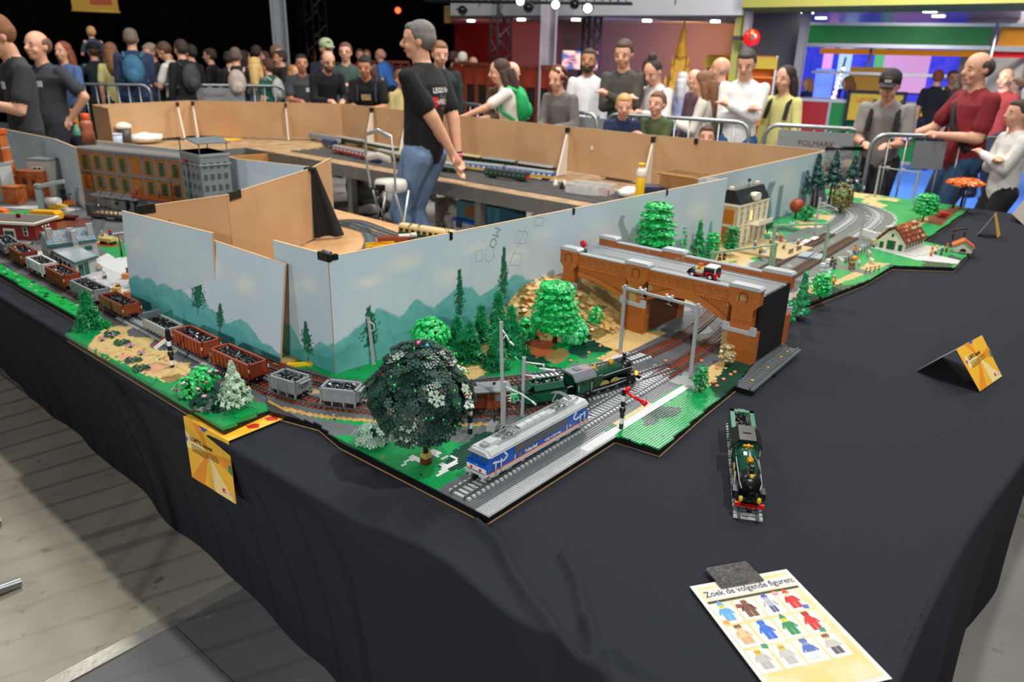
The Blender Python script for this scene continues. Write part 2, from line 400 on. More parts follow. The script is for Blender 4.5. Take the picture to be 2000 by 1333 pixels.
for i,p in enumerate(((12.374,11.657,2.222),(11.982,9.989,2.219),(12.131,8.823,2.229),(12.663,7.66,2.254),(13.052,6.542,2.289))):
 tag(MB().at((p[0],p[1],(11.26,7.627,2.249)[2])).lathe([(0,0),(.07,0),(.08,-.03),(0,-.03)],12).mk('soffit_lamp',SML),'small bluish lamp under the grey soffit, number from the left '+'one two three four five'.split()[i],'lamp','soffit lamps')
# hanging yellow banner
p = (7.01,16.579,2.362)
t = thing('hanging_banner','yellow banner hanging in front of the black curtain','banner',(p[0],p[1],0),atan2(p[1],p[0])-PI/2)
z0 = (6.988,16.588,2.207)[2]
MB().b2(-.4,.4,-.01,.01,z0,z0+1.6).mk('fabric',mat('#c99a3a',.7,0,.05,3),t)
MB().b2(-.08,.3,-.016,-.011,z0+.12,z0+1.3).mk('printed_panel',mat('#b5502c',.7,0,.2,5),t)
MB().rod((-.42,0,z0),(.42,0,z0),.02).mk('bottom_rail',mat('#d7b04a',.5),t)
# ---------------------------------------------------------------- booth on the right
AX_ = Vector((14.2777,4.585)); BX_ = Vector((14.8458,2.1165)); bd = (BX_-AX_); ba = atan2(bd.y,bd.x)
booth = thing('counter','long booth counter with red green blue and lime panels','counter',(AX_.x,AX_.y,0),ba)
CH = 1.0; pw = .93
cols = ['#c01a22','#00913a','#00913a','#0a86a8','#b8c832','#b8c832','#c01a22','#c01a22']
FR = mat('#c2c6ca',.35,.5,.05,6)
x = -.75
for i,(c,w) in enumerate(zip(cols,(.55,.85,.85,.80,.35,.45,.8,.8))):
 MB().b2(x+.02,x+w-.02,0,.03,.06,CH-.03).mk('panel',mat(c,.4,0,.03,3),booth)
 MB().b2(x-.02,x+.02,-.01,.05,0,CH).mk('post',FR,booth); x += w
MB().b2(-.8,x,-.03,.42,CH-.03,CH+.02).mk('worktop',mat('#d5d8da',.4),booth)
MB().b2(-.8,x,-.005,.04,0,.06).mk('plinth',FR,booth)
fa = thing('booth_fascia','booth frame with green and orange fascia panels overhead','booth',(AX_.x,AX_.y,0),ba)
zt,zb_ = (13.421,5.218,2.141)[2],(13.433,5.189,1.929)[2]
zt += .12
xs = [-.8,2.05,5.4]
for i,c in enumerate(('#0c9a3c','#d98a0c')):
 MB().b2(xs[i]+.06,xs[i+1]-.06,0,.03,zb_,zt-.05).mk('fascia_panel',mat(c,.45,0,.03,3),fa)
MB().b2(xs[0],xs[2],-.02,.05,zt-.05,zt).b2(xs[0],xs[2],-.02,.05,zb_-.06,zb_).mk('rail',FR,fa)
for xx in xs+[-.8,.2,2.75]:
 yy = 1.6 if xx in (-.8+0,.2,2.75) and xx != -.8 else 0
 MB().rod((xx,yy,0),(xx,yy,zt),.03,n=8).mk('upright',FR,fa)
MB().b2(xs[0],xs[0]+.05,0,1.6,zb_-.05,zb_).b2(xs[0],xs[2],1.58,1.63,zb_-.05,zb_).b2(xs[1],xs[1]+.05,0,1.6,zb_-.05,zb_).mk('top_rail',FR,fa)
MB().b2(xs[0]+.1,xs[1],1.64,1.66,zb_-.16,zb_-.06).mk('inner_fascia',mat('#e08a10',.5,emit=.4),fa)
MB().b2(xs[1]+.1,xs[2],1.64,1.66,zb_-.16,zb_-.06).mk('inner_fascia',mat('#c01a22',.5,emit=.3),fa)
MB().b2(-.7,1.6,.9,.93,1.42,1.47).mk('cross_rail',FR,fa)
# glowing display things behind the counter
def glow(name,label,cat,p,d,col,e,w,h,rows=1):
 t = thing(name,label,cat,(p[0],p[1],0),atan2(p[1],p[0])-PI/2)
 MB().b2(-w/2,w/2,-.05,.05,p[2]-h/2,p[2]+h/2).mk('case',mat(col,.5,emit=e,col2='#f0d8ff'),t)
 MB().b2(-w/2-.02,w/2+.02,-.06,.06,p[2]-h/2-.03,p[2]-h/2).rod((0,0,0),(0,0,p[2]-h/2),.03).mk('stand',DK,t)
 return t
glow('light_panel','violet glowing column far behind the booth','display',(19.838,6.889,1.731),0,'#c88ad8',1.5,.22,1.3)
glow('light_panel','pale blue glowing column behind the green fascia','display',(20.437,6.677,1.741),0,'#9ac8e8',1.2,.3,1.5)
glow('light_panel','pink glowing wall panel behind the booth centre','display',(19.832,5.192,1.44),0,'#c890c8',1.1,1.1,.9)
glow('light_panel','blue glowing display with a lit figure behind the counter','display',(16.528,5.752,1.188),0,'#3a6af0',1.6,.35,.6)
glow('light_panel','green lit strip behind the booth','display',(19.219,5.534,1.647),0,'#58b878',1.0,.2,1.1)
t = thing('bulb_column','tilted column of bright round bulbs behind the counter','lamp',(15.348,5.184,0.863))
for k in range(11):
 MB().ball((-.03*k*.0+.012*k,-.012*k,.085*k-.2),.028,8,5).mk('bulb',mat('#ffd2dc',.4,emit=12),t)
MB().rod((0,0,-1.0),(.13,-.13,.85),.02).mk('pole',FR,t)
for i,(p,s,c,lab) in enumerate((((15.353,4.506,1.304),(.75,.5),'#e6a81a','yellow cut out sign shaped like a brick behind the counter'),)):
 t = thing('sign',lab,'sign',(p[0],p[1],0),atan2(p[1],p[0])-PI/2)
 MB().b2(-s[0]/2,s[0]/2,-.04,.04,p[2]-s[1]/2,p[2]+s[1]/2).mk('board',mat(c,.5),t)
 MB().rod((0,0,0),(0,0,p[2]-s[1]/2),.03).mk('post',FR,t)
p = (14.047,3.981,1.101)
t = thing('display_cabinet','yellow panelled stand with a black frame beside the man in the cap','stand',(p[0],p[1],0),ba)
MB().b2(-.40,.40,0,.06,.72,1.15).mk('panel',mat('#d8b41a',.5),t)
MB().b2(-.45,-.40,-.02,.1,0,1.2).b2(.40,.45,-.02,.1,0,1.2).b2(-.45,.45,-.02,.1,1.15,1.2).mk('frame',DK,t)
MB().b2(-.22,.28,-.01,-.003,.74,.92).mk('violet_print',mat('#5a48a8',.5),t)
lettering('LEGO',.11,mat('#c82a1a',.5),t,(-.16,-.012,1.04),(PI/2,0,0)); lettering('Fair',.1,mat('#e8d8b8',.5),t,(.14,-.012,1.04),(PI/2,0,0),shear=.2)
# orange shelf unit, golden tower, screen, hose reel
p = (12.745,5.793,1.203)
t = thing('shelf_unit','orange and yellow open shelf unit behind the man in the white sweater','shelf',(p[0],p[1],0),atan2(p[1],p[0])-PI/2)
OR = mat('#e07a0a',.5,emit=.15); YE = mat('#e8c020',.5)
zt2 = (12.719,5.85,1.7)[2]
for x0 in (-.62,-.02,.5): MB().b2(x0,x0+.03,0,.4,0,zt2).mk('side_panel',FR,t)
MB().b2(-.62,.53,.38,.4,0,zt2).mk('back_panel',OR,t)
for zz in (.6,1.0,1.35): MB().b2(-.6,.5,0,.38,zz,zz+.03).mk('shelf',OR,t)
MB().b2(-.62,.53,-.02,0,zt2-.2,zt2-.02).mk('header',YE,t)
gx = (11.935,6.52,0.94)
t = thing('tower_model','tall golden spired cathedral tower built from bricks','model tower',(gx[0],gx[1],0),.4)
GO = mat('#c9952e',.5,.1,.25,25,.4,60); ztop = (11.895,6.594,2.201)[2]
MB().b2(-.32,.32,-.32,.32,0,.55).mk('plinth',mat('#4a4038',.6),t)
MB().box((0,0,.8),(.44,.44,.55)).mk('base_storey',GO,t)
MB().box((0,0,1.2),(.30,.30,.4),taper=.85).mk('middle_storey',GO,t)
b = MB()
for sx in (-1,1):
 for sy in (-1,1):
  b.rod((sx*.2,sy*.2,.55),(sx*.2,sy*.2,1.15),.045,n=6); b.rod((sx*.2,sy*.2,1.15),(sx*.2,sy*.2,1.36),.045,.004,n=6)
  b.rod((sx*.12,sy*.12,1.3),(sx*.12,sy*.12,1.5),.03,n=6); b.rod((sx*.12,sy*.12,1.5),(sx*.12,sy*.12,1.66),.03,.003,n=6)
b.mk('pinnacle',GO,t)
MB().box((0,0,1.5),(.2,.2,.24),taper=.8).rod((0,0,1.6),(0,0,ztop),.10,.006,n=8).mk('spire',GO,t)
b = MB()
for k in range(12): zz = 1.66+k*(ztop-1.75)/12; r = .10*(1-(zz-1.6)/(ztop-1.6))+.008; b.lathe([(r,zz),(r+.012,zz+.015),(r,zz+.03)],8)
b.mk('crocket_ring',GO,t)
p = (11.87,8.501,1.574)
t = thing('screen','bright screen showing a pink and blue picture behind the man in white','screen',(p[0],p[1],0),atan2(p[1],p[0])-PI/2)
zz0,zz1 = (11.877,8.492,1.375)[2],(11.865,8.507,1.728)[2]
MB().b2(-.34,.34,0,.05,zz0,zz1).mk('casing',DK,t)
n = 60; gx_,gz_ = np.meshgrid(np.linspace(0,1,n),np.linspace(0,1,36)); f = fbm(gx_*4,gz_*3,5)
col = np.where((f > .5)[...,None],np.array(srgb('#e88a90')),np.array(srgb('#3a6aa8'))); col = np.where((f > .62)[...,None],np.array(srgb('#ffd0c0')),col)
V = np.stack([-.32+.64*gx_,-.004+0*gx_,zz0+.02+(zz1-zz0-.04)*gz_],-1).reshape(-1,3); ii = np.arange(36-1)[:,None]*n+np.arange(n-1)[None]; ii = ii.ravel()
sm = bpy.data.materials.new('screen_glow'); sm.use_nodes = True; a_ = sm.node_tree.nodes.new('ShaderNodeAttribute'); a_.attribute_name = 'paint'
bb = sm.node_tree.nodes['Principled BSDF']; sm.node_tree.links.new(a_.outputs['Color'],bb.inputs['Emission Color']); bb.inputs['Emission Strength'].default_value = 1.3; bb.inputs['Base Color'].default_value = (.02,.02,.02,1)
link('picture',np_mesh('picture',V,np.c_[ii,ii+1,ii+n+1,ii+n],[sm],paint=col.reshape(-1,3)),t)
MB().rod((0,.03,0),(0,.03,zz0),.03).lathe([(0,0),(.25,0),(.25,.02),(0,.03)],16).mk('stand',DK,t)
p = (11.589,5.194,1.944)
t = thing('hose_reel','round red fire hose reel on the olive pillar','hose reel',p,atan2(p[1],p[0])-PI/2); t.scale = (.62,.62,.62)
MB().at(rx=PI/2).lathe([(.05,-.06),(.19,-.06),(.2,-.04),(.2,.04),(.19,.06),(.05,.06)],24).mk('drum',mat('#d01408',.3,coat=.5),t)
MB().at(rx=PI/2).lathe([(0,-.09),(.05,-.09),(.05,.09),(0,.09)],12).mk('hub',STEEL,t)
MB().b2(-.03,.03,-.065,-.062,.08,.17).mk('arrow_label',mat('#e6b020',.5),t)
MB().b2(-.45,-.05,.06,.1,-.06,.04).mk('bracket',DK,t)
# wooden balustrade left of the lilac pillar
p0,p1 = (10.352,10.153,0.87),(10.46,8.051,0.98)
WD = mat('#6a3018',.5,0,.2,6); dd = Vector(p1[:2])-Vector(p0[:2]); L = dd.length
t = thing('balustrade','dark red wooden balustrade behind the visitors','railing',(p0[0],p0[1],0),atan2(dd.y,dd.x))
zt3 = (10.472,9.14,1.474)[2]
MB().b2(0,L,-.05,.05,zt3-.05,zt3).mk('handrail',WD,t)
MB().b2(0,L,-.02,.02,zt3-.36,zt3-.06).mk('upper_panel',mat('#8a2a18',.5,0,.1,6),t)
MB().b2(0,L,.0,.03,0,zt3-.36).mk('lower_panel',mat('#1c100c',.6),t)
for k in range(9): MB().b2(k*L/8-.03,k*L/8+.03,-.04,.04,0,zt3-.05).mk('post',WD,t)
p0,p1 = (11.917,14.798,1.032),(12.81,14.032,1.054)
dd = Vector(p1[:2])-Vector(p0[:2]); zz = (12.377,14.416,1.401)[2]
t = thing('balustrade','low red brown railing in front of the black curtain','railing',(p0[0],p0[1],0),atan2(dd.y,dd.x))
MB().b2(0,dd.length,-.03,.03,zz-.06,zz).mk('handrail',WD,t)
for k in range(7): MB().b2(k*dd.length/6-.02,k*dd.length/6+.02,-.02,.02,0,zz-.06).mk('post',WD,t)
MB().b2(0,dd.length,.03,.05,0,zz-.1).mk('panel',mat('#3a1410',.6),t)
# ================================================================ crowd barriers
BM = {}
def barrier(p0,p1,label,sign=None,ht=1.1,gap=.11,feet=1.):
 p0 = Vector(p0[:2]); p1 = Vector(p1[:2]); d = p1-p0; L = d.length
 t = thing('crowd_barrier',label,'barrier',(p0.x,p0.y,0),atan2(d.y,d.x),'crowd barriers')
 r = .12; b = MB()
 arc = lambda cx,cz,a0,a1: [(cx+r*cos(a0+(a1-a0)*k/4),0,cz+r*sin(a0+(a1-a0)*k/4)) for k in range(5)]
 pts = arc(r,.2+r,-PI/2,-PI)[::-1];
 pts = [(0,0,.25)]+arc(r,ht-r,PI,PI/2)+arc(L-r,ht-r,PI/2,0)+[(L,0,.25)]
 b.path(pts,.019,8); b.mk('top_frame',GALV,t)
 MB().path([(0,0,.25),(r*.3,0,.19),(r,0,.16),(L-r,0,.16),(L-r*.3,0,.19),(L,0,.25)],.019,8).mk('bottom_frame',GALV,t)
 n = max(3,int(L/.14))
 if 'bar' not in BM: BM['bar'] = MB().rod((0,0,.16),(0,0,ht-.005),.0085,n=6).mesh('bar',[GALV])
 for k in range(1,n): part('bar',BM['bar'],t,(L*k/n,0,0))
 if 'foot' not in BM: BM['foot'] = MB().path([(0,-.34,.02),(0,-.12,.05),(0,0,.12),(0,.12,.05),(0,.34,.02)],.017,8).rod((0,0,.1),(0,0,.3),.015).mesh('foot',[GALV])
 part('foot',BM['foot'],t,(.16,0,0),sc=(1,feet,1)); part('foot',BM['foot'],t,(L-.16,0,0),sc=(1,feet,1))
 if sign:
  s0,s1,txt = sign
  MB().b2(s0,s1,-.012,-.004,ht-.27,ht-.04).mk('sign_plate',mat('#8f9496',.5,.4),t)
  if txt: lettering(txt,.07,mat('#5a2a2a',.6),t,((s0+s1)/2,-.014,ht-.15),(PI/2,0,0))
 return t
barrier((4.302,12.3492),(5.438,11.479),'grey steel barrier behind the left staff members')
barrier((5.6082,11.5803),(7.0771,10.558),'grey steel barrier with a sign plate in front of the man with the blue backpack',(.35,1.2,'POLMARK'))
barrier((6.9476,9.0898),(7.0749,7.9773),'grey steel barrier under the leaning man in the black t-shirt')
barrier((7.0107,7.8852),(6.5997,5.9924),'grey steel barrier behind the standing man')
barrier((6.7582,5.2857),(6.7498,4.5734),'short looking grey steel barrier by the curly haired woman',(.25,1.0,''))
barrier((6.8902,4.5608),(7.1698,3.117),'grey steel barrier under the children leaning on it')
barrier((7.137,2.9517),(7.4348,2.152),'grey steel barrier with a lettered sign plate in front of the woman in yellow',(.12,.8,'POLMARK'))
barrier((7.0284,1.9662),(7.6437,1.0142),'grey steel barrier under the man in the cap and the man in red',(.35,.6,''))
barrier((7.6356,0.973),(8.2,-1.2),'grey steel barrier at the right edge behind the table')
barrier((.10,1.62),(.10,2.69),'grey steel barrier along the left aisle, nearer of two',feet=1.3)
barrier((.18,2.79),(.14,4.9),'grey steel barrier along the left aisle, farther of two',feet=1.3)
for p,s in (((7.053,3.559,1.025),0),): pass
b2_ = thing('cable_block','black block on the floor beyond the right edge of the table','block',(4.1328,0.2304))
MB().b2(-.05,.3,-.3,.1,0,.14).mk('block_body',mat('#0b0b0c',.6),b2_)
MB().rod((-.02,-.16,0),(-.02,-.16,.5),.02).mk('steel_post',GALV,b2_)
# ================================================================ stage-deck tables
DECKW = mat('#a88a64',.6,0,.15,12,col2='#8f7350'); DECKA = mat('#82807a',.5,.4,.12,9)
def deck(label,x0,x1,y0,y1):
 t = thing('stage_deck',label,'table',(x0,y0,0)); w,h = x1-x0,y1-y0
 MB().b2(.004,w-.004,.004,h-.004,TZ-.022,TZ-.004).mk('deck_board',DECKW,t)
 MB().b2(0,w,0,.03,TZ-.11,TZ-.004).b2(0,w,h-.03,h,TZ-.11,TZ-.004).b2(0,.03,.03,h-.03,TZ-.11,TZ-.004).b2(w-.03,w,.03,h-.03,TZ-.11,TZ-.004).mk('rim',DECKA,t)
 nx = max(2,round(w/1.0)+1); ny = max(2,round(h/1.9)+1)
 me = MB().b2(-.03,.03,-.03,.03,0,TZ-.11).mesh('leg',[DECKA])
 for i in range(nx):
  for j in range(ny):
   if 0 < i < nx-1 and 0 < j < ny-1: continue
   part('leg',me,t,(.05+(w-.1)*i/(nx-1),.05+(h-.1)*j/(ny-1),0))
deck('stage deck table carrying the left part of the layout, under the black cloth',1.14,2.88,.24,5.62)
deck('stage deck table carrying the bridge and the farm, under the black cloth',2.885,6.12,.24,2.34)
deck('small stage deck behind the long painted board',2.885,3.3,2.345,2.98)
deck('long bare wooden stage deck carrying the parked coaches',4.25,5.62,2.345,7.1)
deck('bare wooden stage deck in the far corner with cups on it',2.72,5.62,7.105,8.22)
# ---------------------------------------------------------------- black table cloth
EY = np.array([-.2,.517,.622,.716,.78,.913,1.0,1.11,1.153,1.30,1.56,1.86,2.3,2.74,3.49,5.,8.4])
EX = np.array([.86,.862,.893,.886,.893,.918,.92,.905,.890,.885,.88,.880,.895,.910,.915,.91,.91])
def edge_x(y): return np.interp(y,EY,EX)
def edge_y(x): return .125+.02*np.sin(x*1.7)+.012*np.sin(x*4.1+1)-np.clip((x-2.2)*.0,0,1)
ridges = [([(1.0458,0.9641),(1.0172,0.8716),(0.9652,0.792),(0.9226,0.7052),(0.8825,0.5921),(0.8538,0.4976)],.020,.012),([(1.0798,0.751),(1.0287,0.6753),(0.9544,0.608),(0.8856,0.5347),(0.8502,0.4902)],.019,.013),
          ([(0.9431,0.591),(0.9237,0.4921),(0.927,0.396)],.014,.02),([(2.3797,0.6904),(3.0242,0.7237),(3.8591,0.6564)],.003,.03),([(5.4779,0.9264),(5.4408,0.7208),(5.5599,0.5489)],.006,.02),
          ([(2.2626,0.9366),(2.51,0.8075),(2.6604,0.719)],.0,.03)]
def dist_line(x,y,pl):
 best = np.full(np.shape(x),9.)
 for (ax,ay),(bx,by) in zip(pl[:-1],pl[1:]):
  L2 = (bx-ax)**2+(by-ay)**2; t = np.clip(((x-ax)*(bx-ax)+(y-ay)*(by-ay))/L2,0,1)
  best = np.minimum(best,np.hypot(x-ax-t*(bx-ax),y-ay-t*(by-ay)))
 return best
def cloth_h(x,y):
 z = .0012*(fbm(x*5,y*5,3)-.5)
 for pp,h,w in ridges: d = dist_line(x,y,pp); z = z+h*np.exp(-(d/w)**2)-h*.35*np.exp(-((d-2.2*w)/(1.3*w))**2)
 return np.maximum(z,-.0010)
CLOTH = mat('#2b2e34',.97,0,.10,900,.35,1400,spec=.12)
def grid_faces(nr,nc,flip=False):
 i = (np.arange(nr-1)[:,None]*nc+np.arange(nc-1)[None]).ravel()
 return np.c_[i,i+1,i+nc+1,i+nc] if not flip else np.c_[i,i+nc,i+nc+1,i+1]
Vs = []; Fs = []; off = 0
def addg(P,flip=False):
 global off
 nr,nc = P.shape[:2]; Vs.append(P.reshape(-1,3)); Fs.append(grid_faces(nr,nc,flip)+off); off += nr*nc
# top
ys = np.concatenate([np.linspace(.0,2.3,231),np.linspace(2.4,5.66,60)]); s = np.concatenate([np.linspace(0,.6,76),np.linspace(.64,2.0,20)])
X = edge_x(ys)[:,None]*(1-s[None]/2.0)+2.885*(s[None]/2.0); Y = np.repeat(ys[:,None],len(s),1)
Y = np.maximum(Y,edge_y(X)); addg(np.stack([X,Y,TZ+cloth_h(X,Y)],-1))
xs2 = np.linspace(2.885,6.25,160); s2 = np.linspace(0,1,80)
X = np.repeat(xs2[:,None],80,1); Y = edge_y(X)*(1-s2[None])+2.345*s2[None]; addg(np.stack([X,Y,TZ+cloth_h(X,Y)],-1),True)
# left skirt
ys = np.linspace(.1,5.66,600); zz = np.array([0,.3,.7,1.4,3,6,10,18,28,40,52,62,70.5])/100
yy = ys[:,None]; dd = zz[None]/.7
fold = (np.sin(yy*7.3+1.5*np.sin(yy*2.1))*.018+np.sin(yy*17+2*np.sin(yy*1.3))*.008)*dd**.8
rnd = np.where(zz < .01,-np.sqrt(np.clip(.0001-(.01-zz)**2,0,1))*1.0,-.01)[None]
hang = np.array([.0,.0,.0,0,.004,.012,.022,.045,.07,.095,.115,.125,.13])[None]
X = edge_x(yy)+rnd+hang/.13*(np.interp(yy,[1.2,1.5,2.26,2.97,4.6],[.95,1.0,1.035,1.085,1.13])-edge_x(yy))+fold*.55; Z = TZ+cloth_h(edge_x(yy),yy)*(1-dd)-zz[None]+0*yy
addg(np.stack([X,yy+0*X,Z],-1))
# right skirt
xs = np.linspace(.86,6.25,420)[:,None]
fold = (np.sin(xs*6.1+1.5*np.sin(xs*2.6))*.03+np.sin(xs*15)*.010)*dd
bulge = -.05*np.exp(-((xs-1.6)/.22)**2)*np.sin(np.clip(dd*PI,0,PI))
Y = edge_y(xs)+rnd+hang*.2+fold+bulge; Z = TZ+cloth_h(xs,edge_y(xs))*(1-dd)-zz[None]+0*xs
addg(np.stack([xs+0*Y,Y,Z],-1),True)
# far end skirt
yq = np.linspace(.12,2.345,120)[:,None]; Y = yq+0*zz[None]; X = 6.25-rnd+np.sin(yq*9)*.02*dd
addg(np.stack([X,Y,TZ-zz[None]+0*Y],-1))
cl_me = np_mesh('table_cloth',np.concatenate(Vs),np.concatenate(Fs),[CLOTH],smooth=True)
tag(link('table_cloth',cl_me),'black cloth covering the layout tables and hanging to the floor','tablecloth')
# bare boards behind the painted panels
PLY = mat('#c69c6c',.6,0,.1,7,col2='#b98d5c')
o = MB().prism([(1.42,2.02),(2.87,2.02),(2.90,3.2),(2.93,4.3),(2.60,3.95),(2.0,3.2),(1.62,2.75)],TZ+.004,TZ+.016).mk('plywood_sheet',PLY)
tag(o,'bare plywood sheet under the curved track behind the painted boards','board')
# ================================================================ painted backdrop boards
PAINTM = attr_mat('painted_board',.6,.35,.15,60); BROWN = mat('#c09a70',.7,0,.07,3,col2='#b89168'); EDGE = mat('#d9b98c',.6,0,.1,30)
TAPE = mat('#0b0b0c',.35,0,.1,80,.5,300); CLIP = mat('#2a2a2c',.3,.6)
skyc = np.array(srgb('#c6d4dc')); sky2 = np.array(srgb('#b9ccd6')); cloudc = np.array(srgb('#dfe0d8')); teal = np.array(srgb('#66b0ae')); teal2 = np.array(srgb('#2f8a7a')); teal3 = np.array(srgb('#3f98a8'))
dg1 = np.array(srgb('#1f6a4c')); dg2 = np.array(srgb('#12523a')); trunkc = np.array(srgb('#6a4a30'))
def paint(U,V,seed,hill,clouds,trees,base=skyc,hillc=1):
 """U metres along, V height in metres; hill: list of (u, height); trees: (u, v0, height, width)"""
 n = fbm(U*6,V*6,seed); c = base+(sky2-base)*np.clip(n*1.4-.2,0,1)[...,None]
 for (cu,cv,rx,rz,st) in clouds:
  w = fbm(U*22,V*30,seed+3)
  d = np.exp(-(((U-cu)/rx)**2+((V-cv)/rz)**2)**1.2)*(.4+.9*w); c = c+(cloudc-c)*np.clip(d*st,0,1)[...,None]
 if hill:
  hu = np.array([h[0] for h in hill]); hv = np.array([h[1] for h in hill])
  for k,(sc,tc,ds) in enumerate(((1.,teal,0),(.72,teal3,.11),(.45,teal2,.27))):
   top = np.interp(U+ds*.4,hu,hv)*sc+.012*np.abs(np.sin(U*31+k*2+seed))*sc+.02*(fbm(U*26,U*0+k,seed)-.5)
   msk = np.clip((top-V)/.004,0,1); streak = fbm(U*50+V*40,V*25-U*20,seed+k)
   col = tc*(.82+.35*streak)[...,None]; a = (msk*(1 if k == 0 else .55*np.clip(fbm(U*5,V*5,seed+k)*2.6-.7,0,1)))[...,None]
   c = c*(1-a)+col*a
 rs = np.random.RandomState(seed)
 for (tu,v0,th,tw) in trees:
  m = (np.abs(U-tu) < .0022*(1.2-(V-v0)/th)) & (V > v0) & (V < v0+th*.8); c = np.where(m[...,None],trunkc,c)
  for k in range(int(430*th*tw/.006)):
   q = rs.rand()**.8; zz = v0+th*(.2+.8*q); ww = tw*.5*((1-q)*.9+.1)*(1-.35*(q<.25)); uu = tu+rs.normal(0,.55)*ww
   r = rs.uniform(.0018,.004); m = ((U-uu)**2+((V-zz)*1.3)**2) < r*r
   c = np.where(m[...,None],dg1 if k % 3 else dg2,c)
 return c
def board(label,p0,p1,h,lean=0,paintf=None,res=.006,z0=LZ,cut=None,cat='board',h1=None,both=False):
 """p0 to p1 runs left to right for somebody looking at the painted face"""
 p0 = Vector(p0[:2]); p1 = Vector(p1[:2]); d = p1-p0; L = d.length; h1 = h if h1 is None else h1
 t = thing('backdrop_board',label,cat,(p0.x,p0.y,z0),atan2(d.y,d.x),'backdrop boards',rx=0)
 t.rotation_euler = (lean,0,atan2(d.y,d.x))
 hh = lambda u: h+(h1-h)*u/L
 MB().prism([(0,0),(L,0),(L,h1),(0,h)],.0,.006,axis='y').mk('fibreboard',BROWN,t)
 MB().prism([(0,h),(L,h1),(L,h1+.0015),(0,h+.0015)],-.001,.007,axis='y').mk('cut_edge',EDGE,t)
 if paintf is not None:
  nu,nv = max(3,int(L/res)),max(3,int(h/res)); u = np.linspace(0,L,nu); v = np.linspace(0,1,nv)
  U,Vv = np.meshgrid(u,v); Z = Vv*(h+(h1-h)*U/L)
  col = paintf(U,Z)
  P = np.stack([U,0*U-.0008,Z],-1)
  link('painting',np_mesh('painting',P.reshape(-1,3),grid_faces(nv,nu),[PAINTM],paint=np.clip(col.reshape(-1,3),0,1)),t)
 return t
def tape(t,u,z,w=.05,h=.03,over=True):
 MB().b2(u-w/2,u+w/2,-.003,.009,z-h,z+.004).mk('tape',TAPE,t)
def clip(t,u,z):
 MB().b2(u-.006,u+.006,-.004,.011,z-.022,z+.003).path([(u-.005,.011,z),(u-.005,.024,z+.014),(u+.005,.024,z+.014),(u+.005,.011,z)],.0012,5).mk('binder_clip',CLIP,t)
# long panel from the corner to the mansion
cR = (1.310,1.802); eR = (3.66,1.675)
Lr = hypot(eR[0]-cR[0],eR[1]-cR[1])
def ru(px,py): return None
hill = [(0,.09),(.06,.115),(.10,.13),(.16,.175),(.22,.135),(.27,.125),(.33,.165),(.40,.12),(.46,.15),(.55,.17),(.62,.12),(.70,.14),(.8,.16),(.9,.12),(1.0,.08),(1.2,.03),(2.4,.0)]
tr = [(.135,.025,.165,.07),(.52,.03,.21,.055),(.74,.03,.25,.06)]
cl_ = [(.14,.27,.06,.02,.8),(.28,.31,.07,.03,.7),(.47,.22,.06,.035,.8),(.60,.30,.06,.02,.6),(.8,.24,.06,.03,.8),(.95,.3,.05,.03,.6),(1.3,.25,.1,.05,.5),(1.75,.22,.1,.04,.6),(2.1,.24,.1,.05,.7)]
def p_long(U,V):
 c = paint(U,V,11,hill,cl_,tr)
 # tree-shaped shade put into the board colour behind the bright tree near the mansion
 m = ((np.abs(U-1.48-.02*np.sin(V*40)) < .045*(1.2-V/.36)) & (V < .30) & (V > .02)) | ((np.abs(U-1.95) < .03) & (V < .12))
 c = np.where(m[...,None],c*.55,c)
 m = ((np.abs(U-2.24) < .05*(1-V/.2)) & (V < .17)); c = np.where(m[...,None],teal*.9,c)
 return c
tB = board('long painted backdrop board running behind the trees and the bridge',cR,eR,.372,0,p_long,.0055)
for u in (.48,1.13,1.8): clip(tB,u,.372)
# faint pencil outlines on the board
b = MB(); PENC = mat('#8a9aa2',.7)
def pencil(pts,r=.0006): b.path([(p[0],-.0012,p[1]) for p in pts],r,4)
for (u,v,w,h_,a) in ((.80,.29,.055,.045,-.25),(.775,.21,.055,.045,-.25),(.90,.34,.05,.03,-.2),(.60,.25,.03,.04,.1)):
 ca,sa = cos(a),sin(a); q = [(u+x*ca-y*sa,v+x*sa+y*ca) for x,y in ((0,0),(w,0),(w,h_),(0,h_),(0,0))]; pencil(q)
pencil([(.73,.16),(.86,.345)]); pencil([(.69,.25+0*1)]+[(.665+.022*cos(k),.27+.03*sin(k)) for k in np.linspace(0,2*PI,12)])
b.mk('pencil_outline',PENC,tB)
lettering('MO',.05,PENC,tB,(.69,-.0012,.325),(PI/2,R(115),0),depth=.0002)
# short panel left of the corner
tS = board('narrow painted board left of the corner with one small painted tree',(1.300,2.068),(1.309,1.803),.378,0,
      lambda U,V: paint(U,V,21,[(0,.13),(.05,.11),(.10,.05),(.16,.045),(.2,.08),(.27,.1)],[(.17,.27,.04,.025,.8),(.07,.24,.05,.03,.7)],[(.135,.01,.13,.07)],np.array(srgb('#bcd0dc'))),.0035)
tape(tS,.245,.378,.05,.02)
tape(tB,.012,.373,.04,.012)
MB().rod((.24,.003,.385),(.275,.003,.385),.006).mk('hinge_pin',STEEL,tS)
